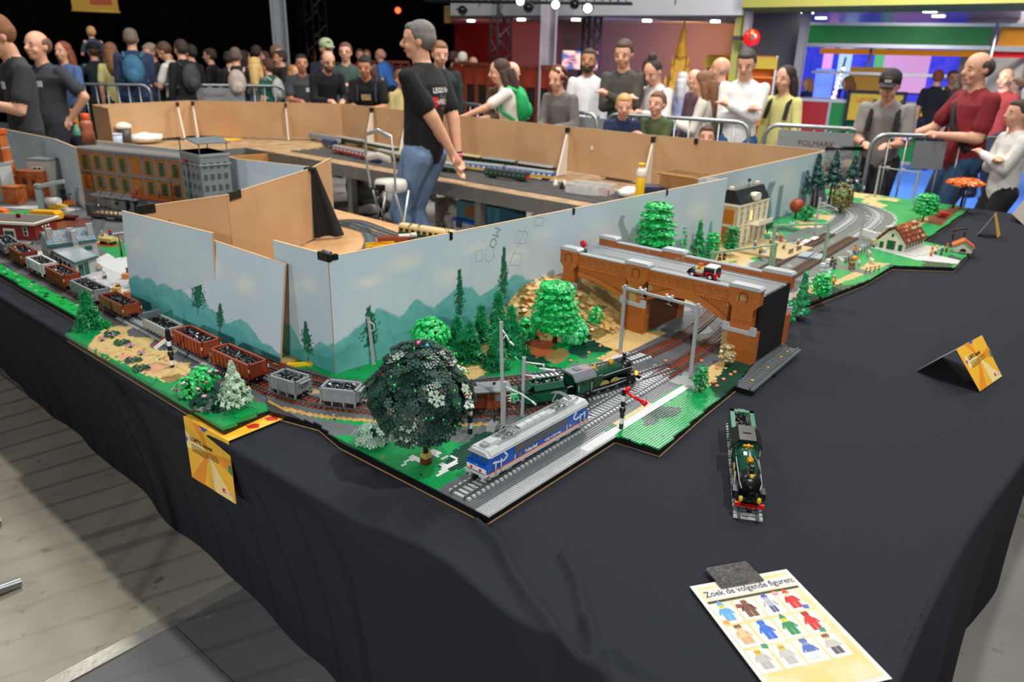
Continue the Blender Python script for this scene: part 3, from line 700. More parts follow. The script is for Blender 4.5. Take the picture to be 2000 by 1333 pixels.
# left panel pair
P2a = (1.197,2.70)
tL = board('painted board with teal hills behind the brown coal wagons',P2a,(1.231,1.983),.345,R(-9),
      lambda U,V: paint(U,V,31,[(0,.11),(.06,.15),(.12,.13),(.2,.11),(.3,.115),(.38,.08),(.45,.075),(.52,.10),(.6,.055),(.72,.035)],
                         [(.12,.28,.06,.03,.7),(.2,.2,.05,.03,.7),(.33,.24,.06,.03,.8),(.52,.22,.06,.03,.8)],[(.25,.06,.14,.11),(.385,.03,.10,.055)]),.0035,h1=.325)
clip(tL,.02,.345)
tL2 = board('painted board whose left edge stands behind the goods yard',(1.187,2.90),(1.235,2.35),.362,R(-3),
      lambda U,V: paint(U,V,41,[(0,.10),(.06,.12),(.2,.12),(.6,.1)],[(.08,.25,.05,.03,.7)],[]),.005)
# brown backs seen from behind: they close the triangle behind the factory
q0,q1,q2,q3 = (1.2811,2.941),(1.6551,2.9539),(2.3425,3.3356),(2.667,3.5969)
tK = board('brown back of a board with black tape on its left corner',q1,q0,.36,0,lambda U,V: paint(U,V,5,None,[],[]),.03)
tape(tK,math.dist(q0,q1)-.03,.362,.07,.03)
tK2 = board('brown scratched back of a board with black tape over the joint',q2,q1,.36,0,lambda U,V: paint(U,V,6,None,[],[]),.03)
tape(tK2,math.dist(q1,q2)-.06,.362,.09,.03)
tK3 = board('short brown back of a board at the hanging black cloth',q3,q2,.36,0,None)
# pale blue boards behind the factory
w0,w1,w2,w3 = (2.3846,3.3943),(2.2613,3.8765),(2.29,4.15),(2.06,5.16)
p_sky = lambda U,V: paint(U,V,51,None,[(.2,.25,.1,.04,.5),(.6,.2,.1,.05,.5)],[])
board('pale blue board between the grey tower and the black cloth',w1,w0,.36,0,p_sky,.02)
board('pale blue board hidden mostly behind the grey tower',w2,w1,.36,0,p_sky,.02)
board('pale blue board standing behind the orange factory',w3,w2,.36,0,p_sky,.02)
v0,v1,v2 = (1.8662,6.2371),(1.8977,5.3753),(1.826,4.8923)
board('white painted board behind the brown tower model, at the left edge',v0,v1,.36,0,p_sky,.02)
board('white painted board ending beside the orange factory',v1,v2,.36,0,p_sky,.02)
# hanging black jacket-like cloth at the board end
bx = q2
hc = thing('black_cloth','black cloth hanging over the end of the brown boards','cloth',(bx[0],bx[1],LZ))
n,m = 26,16; u = np.linspace(0,1,n); v = np.linspace(0,1,m); U,V = np.meshgrid(u,v)
wd = .05+.17*V; ang = atan2(q2[1]-q1[1],q2[0]-q1[0])-.9
P = np.stack([(U-.35)*wd*cos(ang)-.012*np.sin(U*17)*V,(U-.35)*wd*sin(ang)+.018*np.sin(U*13)*V-.02*V,.365-.36*V],-1)
P2 = P+np.array([.01,.012,0])
link('drape',np_mesh('drape',np.concatenate([P.reshape(-1,3),P2.reshape(-1,3)]),np.concatenate([grid_faces(m,n),grid_faces(m,n,True)+n*m]),[mat('#15171a',.95,0,.1,40)],smooth=True),hc)
MB().ball((0,0,.36),(.03,.03,.012)).mk('knot',mat('#15171a',.95,0,.1,40),hc)
# far brown boards round the back of the ring
far = [(3.16,7.55),(3.22,8.03),(4.10,8.14),(4.29,8.17),(4.98,7.44),(5.37,6.98),(5.36,6.40),(5.345,5.85),(5.33,3.87),(5.30,3.03),(5.34,2.5),(5.42,1.80)]
labs = ['short brown board beside the orange bottle','wide brown board behind the cups','narrow brown board between two white braces','wide brown board in front of the man with the floral backpack','brown board ending at the far corner below the man with the name tag',
  'brown board right of the far corner','narrow brown board between two white braces right of the far corner','long brown board behind the standing man','brown board behind the plastic tray','brown board with a white socket and a black clip','brown board at the right end meeting the blue painted one']
BR2 = BROWN
for i in range(len(far)-1):
 a,c = far[i],far[i+1]
 t = board(labs[i],c,a,.365,0,None)
 t.children[0]
 if i == 8: MB().b2(.60,.62,.006,.012,.20,.23).b2(.0,.0,0,0,0,0).mk('socket',WH,t)
 if i == 9: MB().b2(.2,.23,-.003,.012,.33,.37).mk('clip',TAPE,t)
BRACE = mat('#e9e2d4',.6,0,.05,10)
def brace(p,ang,label,h=.36,w=.11):
 t = thing('corner_brace',label,'brace',(p[0],p[1],TZ+.003),ang,'white triangular braces')
 MB().prism([(0,0),(-w,0),(-.012,h),(0,h)],-.006,.006,axis='y').mk('triangle_board',BRACE,t)
 MB().b2(-.03,.012,-.012,.012,h-.02,h+.022).mk('tape',TAPE,t)
cen = Vector((3.6,4.8))
for (p,lab,w) in (((3.26,7.98),'white brace in the far left corner of the brown boards',.16),((4.09,8.08),'white brace left of two close together behind the cups',.12),((4.27,8.10),'white brace right of two close together behind the cups',.08),((4.95,7.40),'white brace left of the far corner of the boards',.06),
               ((5.33,6.42),'white brace first right of the far corner',.14),((5.32,5.87),'white brace second right of the far corner',.14),((5.30,3.88),'white brace right of the blue and yellow coaches',.16),((5.26,3.04),'white brace behind the yellow bottle',.16)):
 dv = Vector(p)-cen; ang = atan2(dv.y,dv.x) if p[1] > 7 else R(8)
 brace(p,ang,lab,w=w)
# right-hand blue board to the far end
def p_right(U,V):
 c = paint(U,V,61,None,[(.5,.22,.2,.08,.5),(1.2,.25,.15,.08,.5)],[])
 m = (np.abs(U-.95-.02*np.sin(V*30)) < .05) & (V < .24) | (np.abs(U-1.12) < .04) & (V < .2) | (np.abs(U-1.5) < .06) & (V < .26)  # tree-shaped shading painted into the board by darkening its colour
 return np.where(m[...,None],c*np.array([.42,.45,.5]),c)
tR2 = board('pale blue painted board behind the mansion and the dark firs',(3.60,1.80),(5.42,1.80),.36,0,p_right,.012)
board('narrow painted board turned beside the mansion',(3.66,1.79),(3.675,1.685),.36,0,p_sky,.02)
# ================================================================ paths and tracks
class Path:
 def __init__(s,pts,n=14):
  P = [np.array(p[:2],float) for p in pts]; P = [2*P[0]-P[1]]+P+[2*P[-1]-P[-2]]; out = []
  for i in range(1,len(P)-2):
   for k in range(n):
    t = k/n; a,b,c,d = P[i-1:i+3]
    out.append(.5*((2*b)+(-a+c)*t+(2*a-5*b+4*c-d)*t*t+(-a+3*b-3*c+d)*t**3))
  out.append(P[-2]); s.p = np.array(out); s.l = np.r_[0,np.cumsum(np.hypot(*np.diff(s.p,axis=0).T))]; s.L = s.l[-1]
 def at(s,d):
  return np.array([np.interp(d,s.l,s.p[:,0]),np.interp(d,s.l,s.p[:,1])])
 def ang(s,d):
  a,b = s.at(max(0,d-.004)),s.at(min(s.L,d+.004)); return atan2(b[1]-a[1],b[0]-a[0])
 def dist(s,x,y):
  best = np.full(np.shape(x),9.)
  for q in s.p[::4]: best = np.minimum(best,np.hypot(x-q[0],y-q[1]))
  return best
 def near(s,x,y):
  return s.l[np.argmin(np.hypot(s.p[:,0]-x,s.p[:,1]-y))]
RAILM = mat('#5a5f63',.3,.15,.05,60,spec=.6)
DBG = pl('#6a7074',.4)
SLP = {c: pl(c,.45) for c in ('#b9bec0','#8a3c20','#5a3326','#6a7074','#dfe3e4')}
_sl = {}
def sleeper_mesh(c):
 if c not in _sl:
  b = MB().b2(-.0038,.0038,-.032,.032,0,.0034)
  for y in (-.028,.028): b.b2(-.0036,.0036,y-.0036,y+.0036,.0034,.0060)
  for y in (-.008,.008): b.lathe([(.0024,.0034),(.0024,.0049)],6,c=(0,y,0),smooth=False)
  _sl[c] = b.mesh('sleeper',[SLP[c]])
 return _sl[c]
def track(label,path,z,colfn,s0=0,s1=None,singly=True,pitch=.016,cat='track'):
 s1 = path.L if s1 is None else s1; p0 = path.at(s0)
 t = thing('rail_track',label,cat,(p0[0],p0[1],z))
 n = max(2,int((s1-s0)/.02)); ss = np.linspace(s0,s1,n)
 for side in (-1,1):
  prof = [(-.0032,.0034),(.0032,.0034),(.0032,.0046),(.0014,.0054),(.0014,.0082),(.0018,.0084),(.0018,.0100),(-.0018,.0100),(-.0018,.0084),(-.0014,.0082),(-.0014,.0054),(-.0032,.0046)]
  V = []; k = len(prof)
  for s in ss:
   q = path.at(s)-p0; a = path.ang(s); nx,ny = -sin(a),cos(a)
   for (o,h) in prof: V.append((q[0]+nx*(side*.020+o),q[1]+ny*(side*.020+o),h))
  F = [(i*k+j,(i+1)*k+j,(i+1)*k+(j+1) % k,i*k+(j+1) % k) for i in range(n-1) for j in range(k)]
  F = np.array(F)
  o = link('rail',np_mesh('rail',np.array(V),F,[RAILM]),t)
 m = int((s1-s0)/pitch)
 if singly:
  for i in range(m):
   s = s0+(i+.5)*pitch; q = path.at(s)-p0
   part('sleeper',sleeper_mesh(colfn(path.at(s))),t,(q[0],q[1],0),(0,0,path.ang(s)))
 else:
  cols = []; b = MB()
  for i in range(m):
   s = s0+(i+.5)*pitch; q = path.at(s)-p0; c = colfn(path.at(s))
   if c not in cols: cols.append(c)
   b.at((q[0],q[1],0),path.ang(s)).box((0,0,.003),(.0076,.064,.006),cols.index(c))
  b.mk('sleepers',[SLP[c] for c in cols],t,kind='stuff')
 return t
p_out = Path([(1.30,5.2),(1.20,4.5),(1.130,3.9),(1.110,3.3),(1.108,2.75),(1.104,2.2),(1.104,2.0),(1.112,1.83),(1.136,1.70),(1.180,1.60),(1.255,1.485),(1.335,1.385),(1.402,1.305),(1.487,1.242),(1.60,1.182),(1.67,1.150),(1.76,1.126),(1.85,1.108),(1.95,1.088),(2.08,1.062)])
p_in = Path([(1.205,2.10),(1.215,1.93),(1.245,1.78),(1.30,1.655),(1.385,1.55),(1.49,1.465),(1.61,1.39),(1.74,1.315),(1.87,1.25),(2.0,1.205),(2.15,1.183),(2.35,1.175)])
p_rt = Path([(1.066,1.040),(1.5,1.048),(1.9,1.053),(2.08,1.055),(2.3,1.065),(2.55,1.10),(2.85,1.155),(3.3,1.20),(3.9,1.235),(4.5,1.26)])
p_lt = Path([(2.35,1.175),(2.6,1.21),(2.9,1.275),(3.3,1.33),(3.9,1.365),(4.5,1.39)])
# ================================================================ studded ground
GREEN,LGREEN,DKG,TAN,DTAN,DGREY,LGREY,NOUG,BRN,WHT,BLK,OLIV = [np.array(srgb(c)) for c in
 ('#0a9850','#16b858','#0d4434','#d8bd82','#94804e','#666b6e','#a9adad','#b8663a','#6a3420','#dcdfe0','#101214','#7c8040')]
GROUNDM = attr_mat('moulded_plates',.33,.5)
def ground(label,x0,x1,y0,y1,mask,colf,hf,parent,n=8,cell=.008,studs=None,z0=LZ,name='studded_ground'):
 nx,ny = round((x1-x0)/cell),round((y1-y0)/cell)
 xs = x0+(np.arange(nx)+.5)*cell; ys = y0+(np.arange(ny)+.5)*cell; X,Y = np.meshgrid(xs,ys,indexing='ij')
 M = mask(X,Y); Hh = np.round(hf(X,Y)/.0032)*.0032; Cc = colf(X,Y)
 rs = np.random.RandomState(7); Cc = Cc*(1+.05*(rs.rand(nx,ny,1)-.5))
 V = []; F = []; P = []; o = 0
 x,y,h,c = X[M],Y[M],z0+Hh[M],Cc[M]; k = len(x); e = cell/2
 V.append(np.stack([np.c_[x-e,y-e,h],np.c_[x+e,y-e,h],np.c_[x+e,y+e,h],np.c_[x-e,y+e,h]],1).reshape(-1,3))
 F.append(np.arange(4*k).reshape(-1,4)); P.append(np.repeat(c,4,0)); o = 4*k
 Hp = np.where(M,Hh,-.004); Hp = np.pad(Hp,1,constant_values=-.004)
 for dx,dy in ((1,0),(-1,0),(0,1),(0,-1)):
  nb = Hp[1+dx:nx+1+dx,1+dy:ny+1+dy]; m = M & (nb < Hh-.0005)
  if not m.any(): continue
  xx,yy,a,b_,cc = X[m],Y[m],z0+Hh[m],z0+nb[m],Cc[m]
  if dx: A = (xx+dx*e,yy-dx*e); B = (xx+dx*e,yy+dx*e)
  else: A = (xx+dy*e,yy+dy*e); B = (xx-dy*e,yy+dy*e)
  V.append(np.stack([np.c_[A[0],A[1],b_],np.c_[B[0],B[1],b_],np.c_[B[0],B[1],a],np.c_[A[0],A[1],a]],1).reshape(-1,3))
  F.append(o+np.arange(4*len(xx)).reshape(-1,4)); P.append(np.repeat(cc,4,0)); o += 4*len(xx)
 if n:
  sm = M if studs is None else (M & studs(X,Y)); x,y,h,c = X[sm],Y[sm],z0+Hh[sm],Cc[sm]; k = len(x)
  t = 2*PI*(np.arange(n)+.5)/n; r = .0025; cx,cy = r*np.cos(t),r*np.sin(t)
  bot = np.stack([x[:,None]+cx,y[:,None]+cy,np.repeat(h[:,None],n,1)],-1); top = bot.copy(); top[...,2] += .0018
  V.append(np.concatenate([bot,top],1).reshape(-1,3)); P.append(np.repeat(c,2*n,0))
  base = (o+np.arange(k)*2*n)[:,None]; fs = [[i,(i+1) % n,n+(i+1) % n,n+i] for i in range(n)]
  fs += [[n,n+1,n+2,n+3],[n,n+3,n+4,n+5]]+([[n,n+5,n+6,n+7]] if n == 8 else [])
  F.append((base[:,None]+np.array(fs)[None]).reshape(-1,4)); o += k*2*n
 me = np_mesh(name,np.concatenate(V),np.concatenate(F),[GROUNDM],paint=np.clip(np.concatenate(P),0,1))
 ob = link(name,me,parent,'stuff')
 return ob
BB = [mat('#0b0c0d',.45,0,.1,20),mat('#a88a5c',.6,0,.1,20)]
def module(label,poly,edge=True):
 t = thing('layout_module',label,'model landscape',(0,0,0)); cx,cy = np.mean(poly,0)
 MB().prism(poly,TZ+.004,LZ-.0032,0).mk('base_frame',BB[0],t)
 out = [(p[0]+(.0015 if p[0] > cx else -.0015),p[1]+(.0015 if p[1] > cy else -.0015)) for p in poly]
 MB().prism(out,TZ+.001,TZ+.004).mk('plywood_edge',BB[1],t)
 return t
def paintpolys(X,Y,base,polys):
 c = np.broadcast_to(base,X.shape+(3,)).copy()
 jx = .006*(vnoise(X*60,Y*60,3)-.5)*2; jy = .006*(vnoise(X*60,Y*60,9)-.5)*2
 for pp,col,ragged in polys:
  m = inpoly(X+jx*ragged,Y+jy*ragged,pp); c[m] = col
 return c
def sstep(x,a,b): t = np.clip((x-a)/(b-a),0,1); return t*t*(3-2*t)
# --- front corner module
polyA = [(1.058,.942),(1.565,.942),(1.58,.816),(1.86,.838),(2.10,.85),(2.36,.90),(2.36,1.74),(1.33,1.80),(1.30,2.06),(1.24,2.06),(1.20,2.06),(1.03,1.735),(1.075,1.57),(1.052,1.45)]
mA = module('studded meadow module with the corner tracks, the forest and the bridge ground',polyA)
polsA = [
 ([(1.0347,1.7504),(1.0658,1.7031),(1.1008,1.5645),(1.1582,1.4415),(1.2387,1.3292),(1.353,1.2499),(1.4589,1.213),(1.4617,1.1422),(1.3607,1.1559),(1.2816,1.1836),(1.2266,1.259),(1.1728,1.317),(1.112,1.4068),(1.0732,1.4734),(1.0382,1.5027),(1.0208,1.6368)],DGREY,1),
 ([(1.1254,1.1598),(1.2007,1.1962),(1.3144,1.2141),(1.4049,1.1943),(1.4058,1.1498),(1.2523,1.1214),(1.1682,1.1204),(1.137,1.1331)],DKG,1),
 ([(1.3918,1.6959),(1.5443,1.7479),(1.6449,1.7079),(1.741,1.5418),(1.5312,1.4368),(1.508,1.5447),(1.3818,1.568)],DTAN,2),
 ([(1.5436,1.5357),(1.6527,1.54),(1.6705,1.4787),(1.4967,1.4463),(1.4863,1.5007)],TAN,1),
 ([(1.6945,1.5906),(1.8834,1.6693),(1.9863,1.6378),(1.8946,1.515),(1.7535,1.4968)],DTAN,2),
 ([(1.8343,1.51),(1.8946,1.515),(1.8872,1.3566),(1.8165,1.3865),(1.8284,1.3125),(1.786,1.3212),(1.7941,1.4542)],DKG,1),
 ([(1.9099,1.555),(2.0458,1.6148),(2.0895,1.531),(1.918,1.4226),(1.8463,1.4316)],NOUG,2),
 ([(2.012,1.6111),(2.1607,1.6579),(2.1992,1.4958),(2.0648,1.4444),(1.9774,1.5134)],DKG,1),
 ([(1.8581,1.4193),(1.9816,1.4382),(1.96,1.3787),(1.8837,1.3539),(1.8453,1.3563)],DTAN,0),
 ([(1.9922,1.4132),(2.0901,1.3963),(2.172,1.3112),(2.1316,1.2541),(2.0021,1.3346),(1.945,1.3153),(1.954,1.385)],DKG,1),
 ([(2.1047,1.4398),(2.2391,1.4546),(2.3112,1.3016),(2.4535,1.2334),(2.2641,1.1298),(2.1232,1.2081),(2.0807,1.2525),(2.0986,1.3588)],TAN,1),
 ([(1.982,1.2895),(2.1296,1.2839),(2.2487,1.2533),(2.3411,1.2552),(2.2798,1.1991),(2.0712,1.1961),(1.9495,1.1974)],TAN,1),
 ([(2.0754,0.9456),(2.1951,0.9702),(2.3119,0.9441),(2.4057,0.913),(2.3727,0.8805),(2.1297,0.8595),(2.0178,0.8402),(1.9694,0.8497)],DKG,1),
 ([(2.0714,0.9791),(2.2183,1.0095),(2.2937,0.9632),(2.1036,0.9159),(1.9983,0.9147)],TAN,1.5),
 ([(1.9741,0.8603),(2.1793,0.8652),(2.1704,0.8338),(1.9824,0.8151)],DKG,1),
 ([(1.7066,0.9481),(1.8074,0.9461),(1.8362,0.8957),(1.7866,0.8766),(1.7292,0.9008),(1.6818,0.8973),(1.6679,0.9212)],DKG,1)]
rockP = [(2.1462,1.5504),(2.407,1.7196),(2.8037,1.6247),(2.252,1.287),(2.0625,1.2715),(2.0413,1.3621)]
def hA(X,Y):
 h = .110*sstep(Y,1.32,1.70)*sstep(X,1.93,2.20)+.012*sstep(Y,1.45,1.7)*sstep(X,1.5,1.7)
 h = h+.012*(fbm(X*14,Y*14,4)-.5)*sstep(h,.01,.05)
 return np.maximum(h,0)
def colA(X,Y):
 c = paintpolys(X,Y,GREEN,polsA)
 d1,d2,d3 = p_out.dist(X,Y),p_in.dist(X,Y),p_rt.dist(X,Y)
 n = vnoise(X*40,Y*40,2)
 rockm = (hA(X,Y) > .006) & (X > 1.95); n2 = fbm(X*22,Y*22,12)
 c[rockm] = TAN; c[rockm & (n2 > .56)] = DTAN; c[rockm & (n2 < .36)] = np.array(srgb('#c8a05a')); c[rockm & (fbm(X*11,Y*11,31) > .67)] = NOUG
 c[rockm & (fbm(X*9,Y*9,77) > .70)] = DKG
 c[(d1 < .075) & (X < 1.42)] = np.array(srgb('#c9a25e')); c[(d1 < .058)] = DGREY; c[d2 < .045] = DGREY; c[(d1 > .045) & (d2 < .07) & (X < 1.9) & (n > .6)] = DGREY
 c[(Y < 1.10) & (Y > .977) & (X < 2.36)] = DGREY; c[(Y < 1.24) & (Y > .99) & (X > 1.72)] = DGREY
 c[(Y < .977) & (X < 1.565)] = LGREY
 m = (Y < .974) & (Y > .950) & (X >= 1.44) & (X < 2.02); c[m] = WHT; c[(Y < .99) & (Y > .974) & (X > 1.62) & (X < 1.8)] = TAN
 m = (Y > 1.235) & (Y < 1.262) & (X > 1.72) & (X < 2.1); c[m] = WHT
 m = (np.hypot((X-1.13)/.075,(Y-1.195)/.06) < 1) & (n > .52) & (fbm(X*30,Y*30,8) > .45); c[m] = WHT
 m = (X > 1.98) & (X < 2.08) & (Y > .93) & (Y < 1.02) & (n > .3); c[m] = LGREY
 rs = np.random.RandomState(3); q = rs.rand(*X.shape); g = np.abs(c-GREEN).sum(-1) < .01
 c[g & (q > .992)] = DKG; c[g & (q < .004)] = NOUG
 c[(vnoise(X*60,Y*60,66) > .9) & (d1 < .058)] = LGREY
 return c
def inA(X,Y): return inpoly(X,Y,polyA)
ground('g',1.058,2.37,.81,2.07,lambda X,Y: inA(X,Y) & (Y > .8),colA,hA,mA,8)
# --- flower strip module
polyB = [(.885,1.720),(.889,2.737),(1.20,2.735),(1.21,2.06),(1.17,2.00),(1.03,1.74)]
mB = module('studded flower bank module in front of the coal train',polyB)
polsB = [([(1.0105,2.7225),(1.0898,2.6715),(1.0864,2.4118),(1.0719,2.0333),(1.0355,1.9994),(0.987,2.0836),(0.9256,2.094),(0.9073,2.1513),(0.8982,2.2912),(0.8848,2.5544),(0.9656,2.6574)],TAN,1.2),
         ([(0.9826,2.007),(1.0414,2.0096),(1.0485,1.8286),(0.9795,1.7952),(0.9167,1.8065),(0.8904,1.8669),(0.894,1.9437)],DKG,1.3),
         ([(0.913,2.409),(0.9543,2.3783),(0.9338,2.3133),(0.9016,2.323)],np.array(srgb('#d8a884')),1),([(0.9461,2.2644),(1.0009,2.2428),(0.9574,2.1825),(0.9251,2.1881)],np.array(srgb('#d8a884')),1),
         ([(1.0434,2.0074),(1.0338,1.8848),(1.0262,1.7932),(1.0369,1.7338),(1.0505,1.7673),(1.0628,1.9327)],GREEN,0)]
def colB(X,Y):
 c = paintpolys(X,Y,GREEN,polsB); d = p_out.dist(X,Y); tanm = np.abs(c-TAN).sum(-1) < .01
 c[tanm & (vnoise(X*50,Y*14,5) > .74)] = np.array(srgb('#c9c07a')); c[tanm & (vnoise(X*30,Y*30,15) > .86)] = DTAN*1.1; c[d < .075] = DGREY*.9
 return c
def hB(X,Y): return .0128*sstep(X,1.05,.95)*(fbm(X*9,Y*9,3) > .25)*1.0-.006*(X > 1.04)+.006
ground('g',.885,1.213,1.722,2.738,lambda X,Y: inpoly(X,Y,polyB),colB,lambda X,Y: .0064*(X < 1.0)+.0032*(fbm(X*12,Y*12,3) > .5)*(X < .99),mB,8)
# --- goods yard and town modules (farther left)
polyC = [(.985,2.74),(1.005,4.4),(1.0,5.62),(1.85,5.62),(2.05,5.25),(2.6,4.5),(2.55,3.6),(1.22,2.95),(1.19,2.74)]
mC = module('grey goods yard and town modules behind the coal train',polyC)
def colC(X,Y):
 c = np.broadcast_to(DGREY,X.shape+(3,)).copy(); c[X < 1.045] = LGREEN; c[(X > 1.045) & (X < 1.058)] = BRN
 for pp,col,rg in [([(1.2702,3.6157),(1.4247,3.718),(1.6522,3.9271),(1.178,2.8792),(1.0892,2.7998),(1.1015,2.9572),(1.1288,3.2095)],WHT*.85,0),([(1.4913,3.9324),(1.6501,4.0549),(1.5239,3.6207),(1.4457,3.6315)],GREEN,1),
      ([(1.4784,4.3335),(1.6327,4.2698),(1.6253,3.953),(1.4959,4.0021)],TAN*.9,2),([(1.3596,4.7031),(1.6013,4.6575),(1.7287,4.6335),(1.6394,4.3495),(1.3685,4.4386)],BRN,1),
      ([(1.1798,3.9582),(1.2644,4.0109),(1.261,3.8786),(1.1797,3.8039)],WHT*.8,0),([(1.4888,5.2653),(1.7305,5.1522),(1.8098,4.9044),(1.7103,4.8707)],WHT*.8,1),([(1.4376,5.1039),(1.5873,5.068),(1.5235,4.8842),(1.3893,4.9517)],GREEN*1.2,1)]:
  c[inpoly(X,Y,pp)] = col
 n = fbm(X*20,Y*20,6); c[(n > .72)] *= 1.25
 return np.minimum(c,.95)
ground('g',.95,2.64,2.744,5.63,lambda X,Y: inpoly(X,Y,polyC) & (X < 2.65),colC,lambda X,Y: .0032*(X < 1.045)+0*X,mC,6,studs=lambda X,Y: (Y < 3.9) & (X < 1.35) & ((X < 1.05) | (fbm(X*6,Y*6,2) > .5)))
# --- farm and curve modules (farther right)
polyD = [(2.36,.93),(2.62,.955),(3.05,1.0),(3.62,.925),(4.02,.915),(4.20,.68),(4.74,.70),(4.66,.80),(4.72,.95),(6.02,.975),(6.15,1.05),(6.15,2.0),(5.6,1.79),(3.68,1.79),(3.66,1.66),(2.36,1.73)]
mD = module('green farm and village modules beyond the bridge',polyD)
p_c1 = Path([(4.5,1.26),(4.95,1.29),(5.3,1.36),(5.52,1.50),(5.60,1.66),(5.62,1.80)])
p_c2 = Path([(4.5,1.39),(4.85,1.42),(5.13,1.47),(5.32,1.58),(5.40,1.69),(5.42,1.79)])
polsD = [([(3.0244,1.0723),(3.2952,1.0216),(3.7509,0.9672),(4.0469,0.9343),(4.0028,1.0191),(3.5705,1.026),(3.325,1.1002),(3.1821,1.1359)],np.array(srgb('#c8a87a')),1),
         ([(2.6436,0.9576),(3.0382,1.0779),(3.2952,1.0216),(3.6125,0.9251),(3.2081,0.9051),(2.8867,0.9552)],DKG,2),
         ([(3.7496,1.1346),(3.7391,0.9175),(3.8175,0.9638),(3.8572,1.1216)],DGREY,0),
         ([(4.3085,1.0709),(4.4782,1.0004),(4.3751,0.6799),(4.2855,0.6849),(4.2216,0.8593)],WHT*.8,0),
         ([(3.7573,1.7325),(4.0364,1.6252),(3.725,1.4618),(3.4116,1.5618)],TAN,1),([(3.3814,1.7988),(3.4031,1.504),(3.6672,1.5185),(3.5121,1.3962),(3.1594,1.4373),(3.1876,1.7174)],TAN,2),
         ([(4.8052,1.4378),(5.151,1.4242),(5.115,1.3506),(4.6049,1.3417)],TAN,2),([(5.3062,1.1282),(5.9337,1.0879),(6.084,1.0233),(5.2908,0.9776)],BRN,1),([(5.1191,1.1402),(5.485,1.1111),(5.3694,1.0687),(4.9809,1.0759)],TAN,1)]
def colD(X,Y):
 c = paintpolys(X,Y,GREEN,polsD); d = np.minimum(np.minimum(p_rt.dist(X,Y),p_lt.dist(X,Y)),np.minimum(p_c1.dist(X,Y),p_c2.dist(X,Y)))
 c[d < .10] = DGREY; c[(X > 2.36) & (X < 4.5) & (Y > 1.12) & (Y < 1.40) & (d < .2)] = DGREY; c[(d > .10) & (d < .115) & (vnoise(X*20,Y*20,1) > .4)] = LGREY
 n = fbm(X*7,Y*7,6); g = np.abs(c-GREEN).sum(-1) < .01; c[g & (n > .62) & (Y > 1.42)] = TAN; c[g & (n < .34)] = DKG
 q = (X < 2.8) & (Y > 1.36) & (d > .1); c[q] = TAN*.9; c[q & (n > .5)] = DTAN
 c[(X > 3.7) & (X < 4.6) & (Y > 1.48) & (Y < 1.56)] = DGREY*.9
 return c
def hD(X,Y): return .09*sstep(Y,1.42,1.66)*sstep(X,2.95,2.5)+0*X
ground('g',2.37,6.15,.68,2.0,lambda X,Y: inpoly(X,Y,polyD),colD,hD,mD,6,studs=lambda X,Y: (X < 3.4) & (fbm(X*6,Y*6,4) > .3))
# ================================================================ the tracks themselves
def c_out(p): return '#8a3c20' if p[1] < 1.95 and p[0] < 1.60 else '#b9bec0'
def c_rt(p): return '#b9bec0' if p[0] < 2.0 else ('#8a3c20' if p[0] < 2.35 else '#5a3326')
TZZ = LZ+.001
s_mid = p_out.near(1.108,2.8)
track('outer track under the coal wagons, grey sleepers with red brown ones round the bend',p_out,TZZ,c_out,s_mid)
track('outer track stretch through the goods yard at the left',p_out,TZZ,lambda p: '#5a3326',0,s_mid,singly=False)
track('empty inner curved track behind the grey wagons with rusty sleepers',p_in,TZZ,lambda p: '#8a3c20' if p[0] < 1.7 or p[0] > 2.12 else '#dfe3e4')
s_br = p_rt.near(2.56,1.10)
track('straight track carrying the blue and silver locomotive',p_rt,TZZ,c_rt,0,s_br)
track('right-hand track running on beyond the bridge',p_rt,TZZ,lambda p: '#5a3326',s_br,None,singly=False)
track('left-hand track running on beyond the bridge',p_lt,TZZ,lambda p: '#5a3326',singly=False)
track('outer curved track past the farm',p_c1,TZZ,lambda p: '#b9bec0',singly=False)
track('inner curved track past the farm',p_c2,TZZ,lambda p: '#b9bec0',singly=False)
for k,(a,c,lab) in enumerate((((1.75,5.2),(1.30,4.15),'brown sidings track behind the red signal house, nearer'),((1.95,4.95),(1.42,3.9),'brown sidings track leading to the grey flat wagon'),((2.1,4.5),(1.62,3.7),'farthest sidings track below the orange factory'))):
 track(lab,Path([a,((a[0]+c[0])/2+.02,(a[1]+c[1])/2),c]),TZZ,lambda p: '#6a7074',singly=False)
# loose track lying on the cloth right of the bridge
a,c_ = np.mean([(2.0993,0.852),(2.0944,0.7966)],0),np.mean([(2.5469,0.8706),(2.5441,0.8238)],0)
lt = track('loose piece of grey track on the black cloth right of the bridge',Path([a,(a+c_)/2,c_]),.734,lambda p: '#6a7074')
for k,s in enumerate((.16,.47,.74,.88)):
 q = (c_-a)*s; MB().at((q[0],q[1],.0034)).lathe([(.004,0),(.004,.004),(.0035,.0045)],10).mk('yellow_pin',pl('#e8b80c'),lt)
dd_ = (c_-a)/np.linalg.norm(c_-a)
MB().at((0,0,-.018),atan2(dd_[1],dd_[0])).b2(.01,.03,-.028,.028,0,.018).b2(.2,.22,-.028,.028,0,.018).mk('support_block',pl('#101112'),lt)
a2 = np.array((2.1838,0.8187)); c2_ = np.array((2.5893,0.8962))
t2 = track('dark track in the shade between the bridge end and the loose track',Path([a+np.array([.03,.07]),(a+c_)/2+np.array([.03,.075]),c_+np.array([.06,.075])]),.722,lambda p: '#6a7074',singly=False)
for s in (.3,.55,.7): q = (c_-a)*s; MB().at((q[0],q[1],.0034)).lathe([(.004,0),(.004,.004),(.0035,.0045)],10).mk('yellow_pin',pl('#e8b80c'),t2)
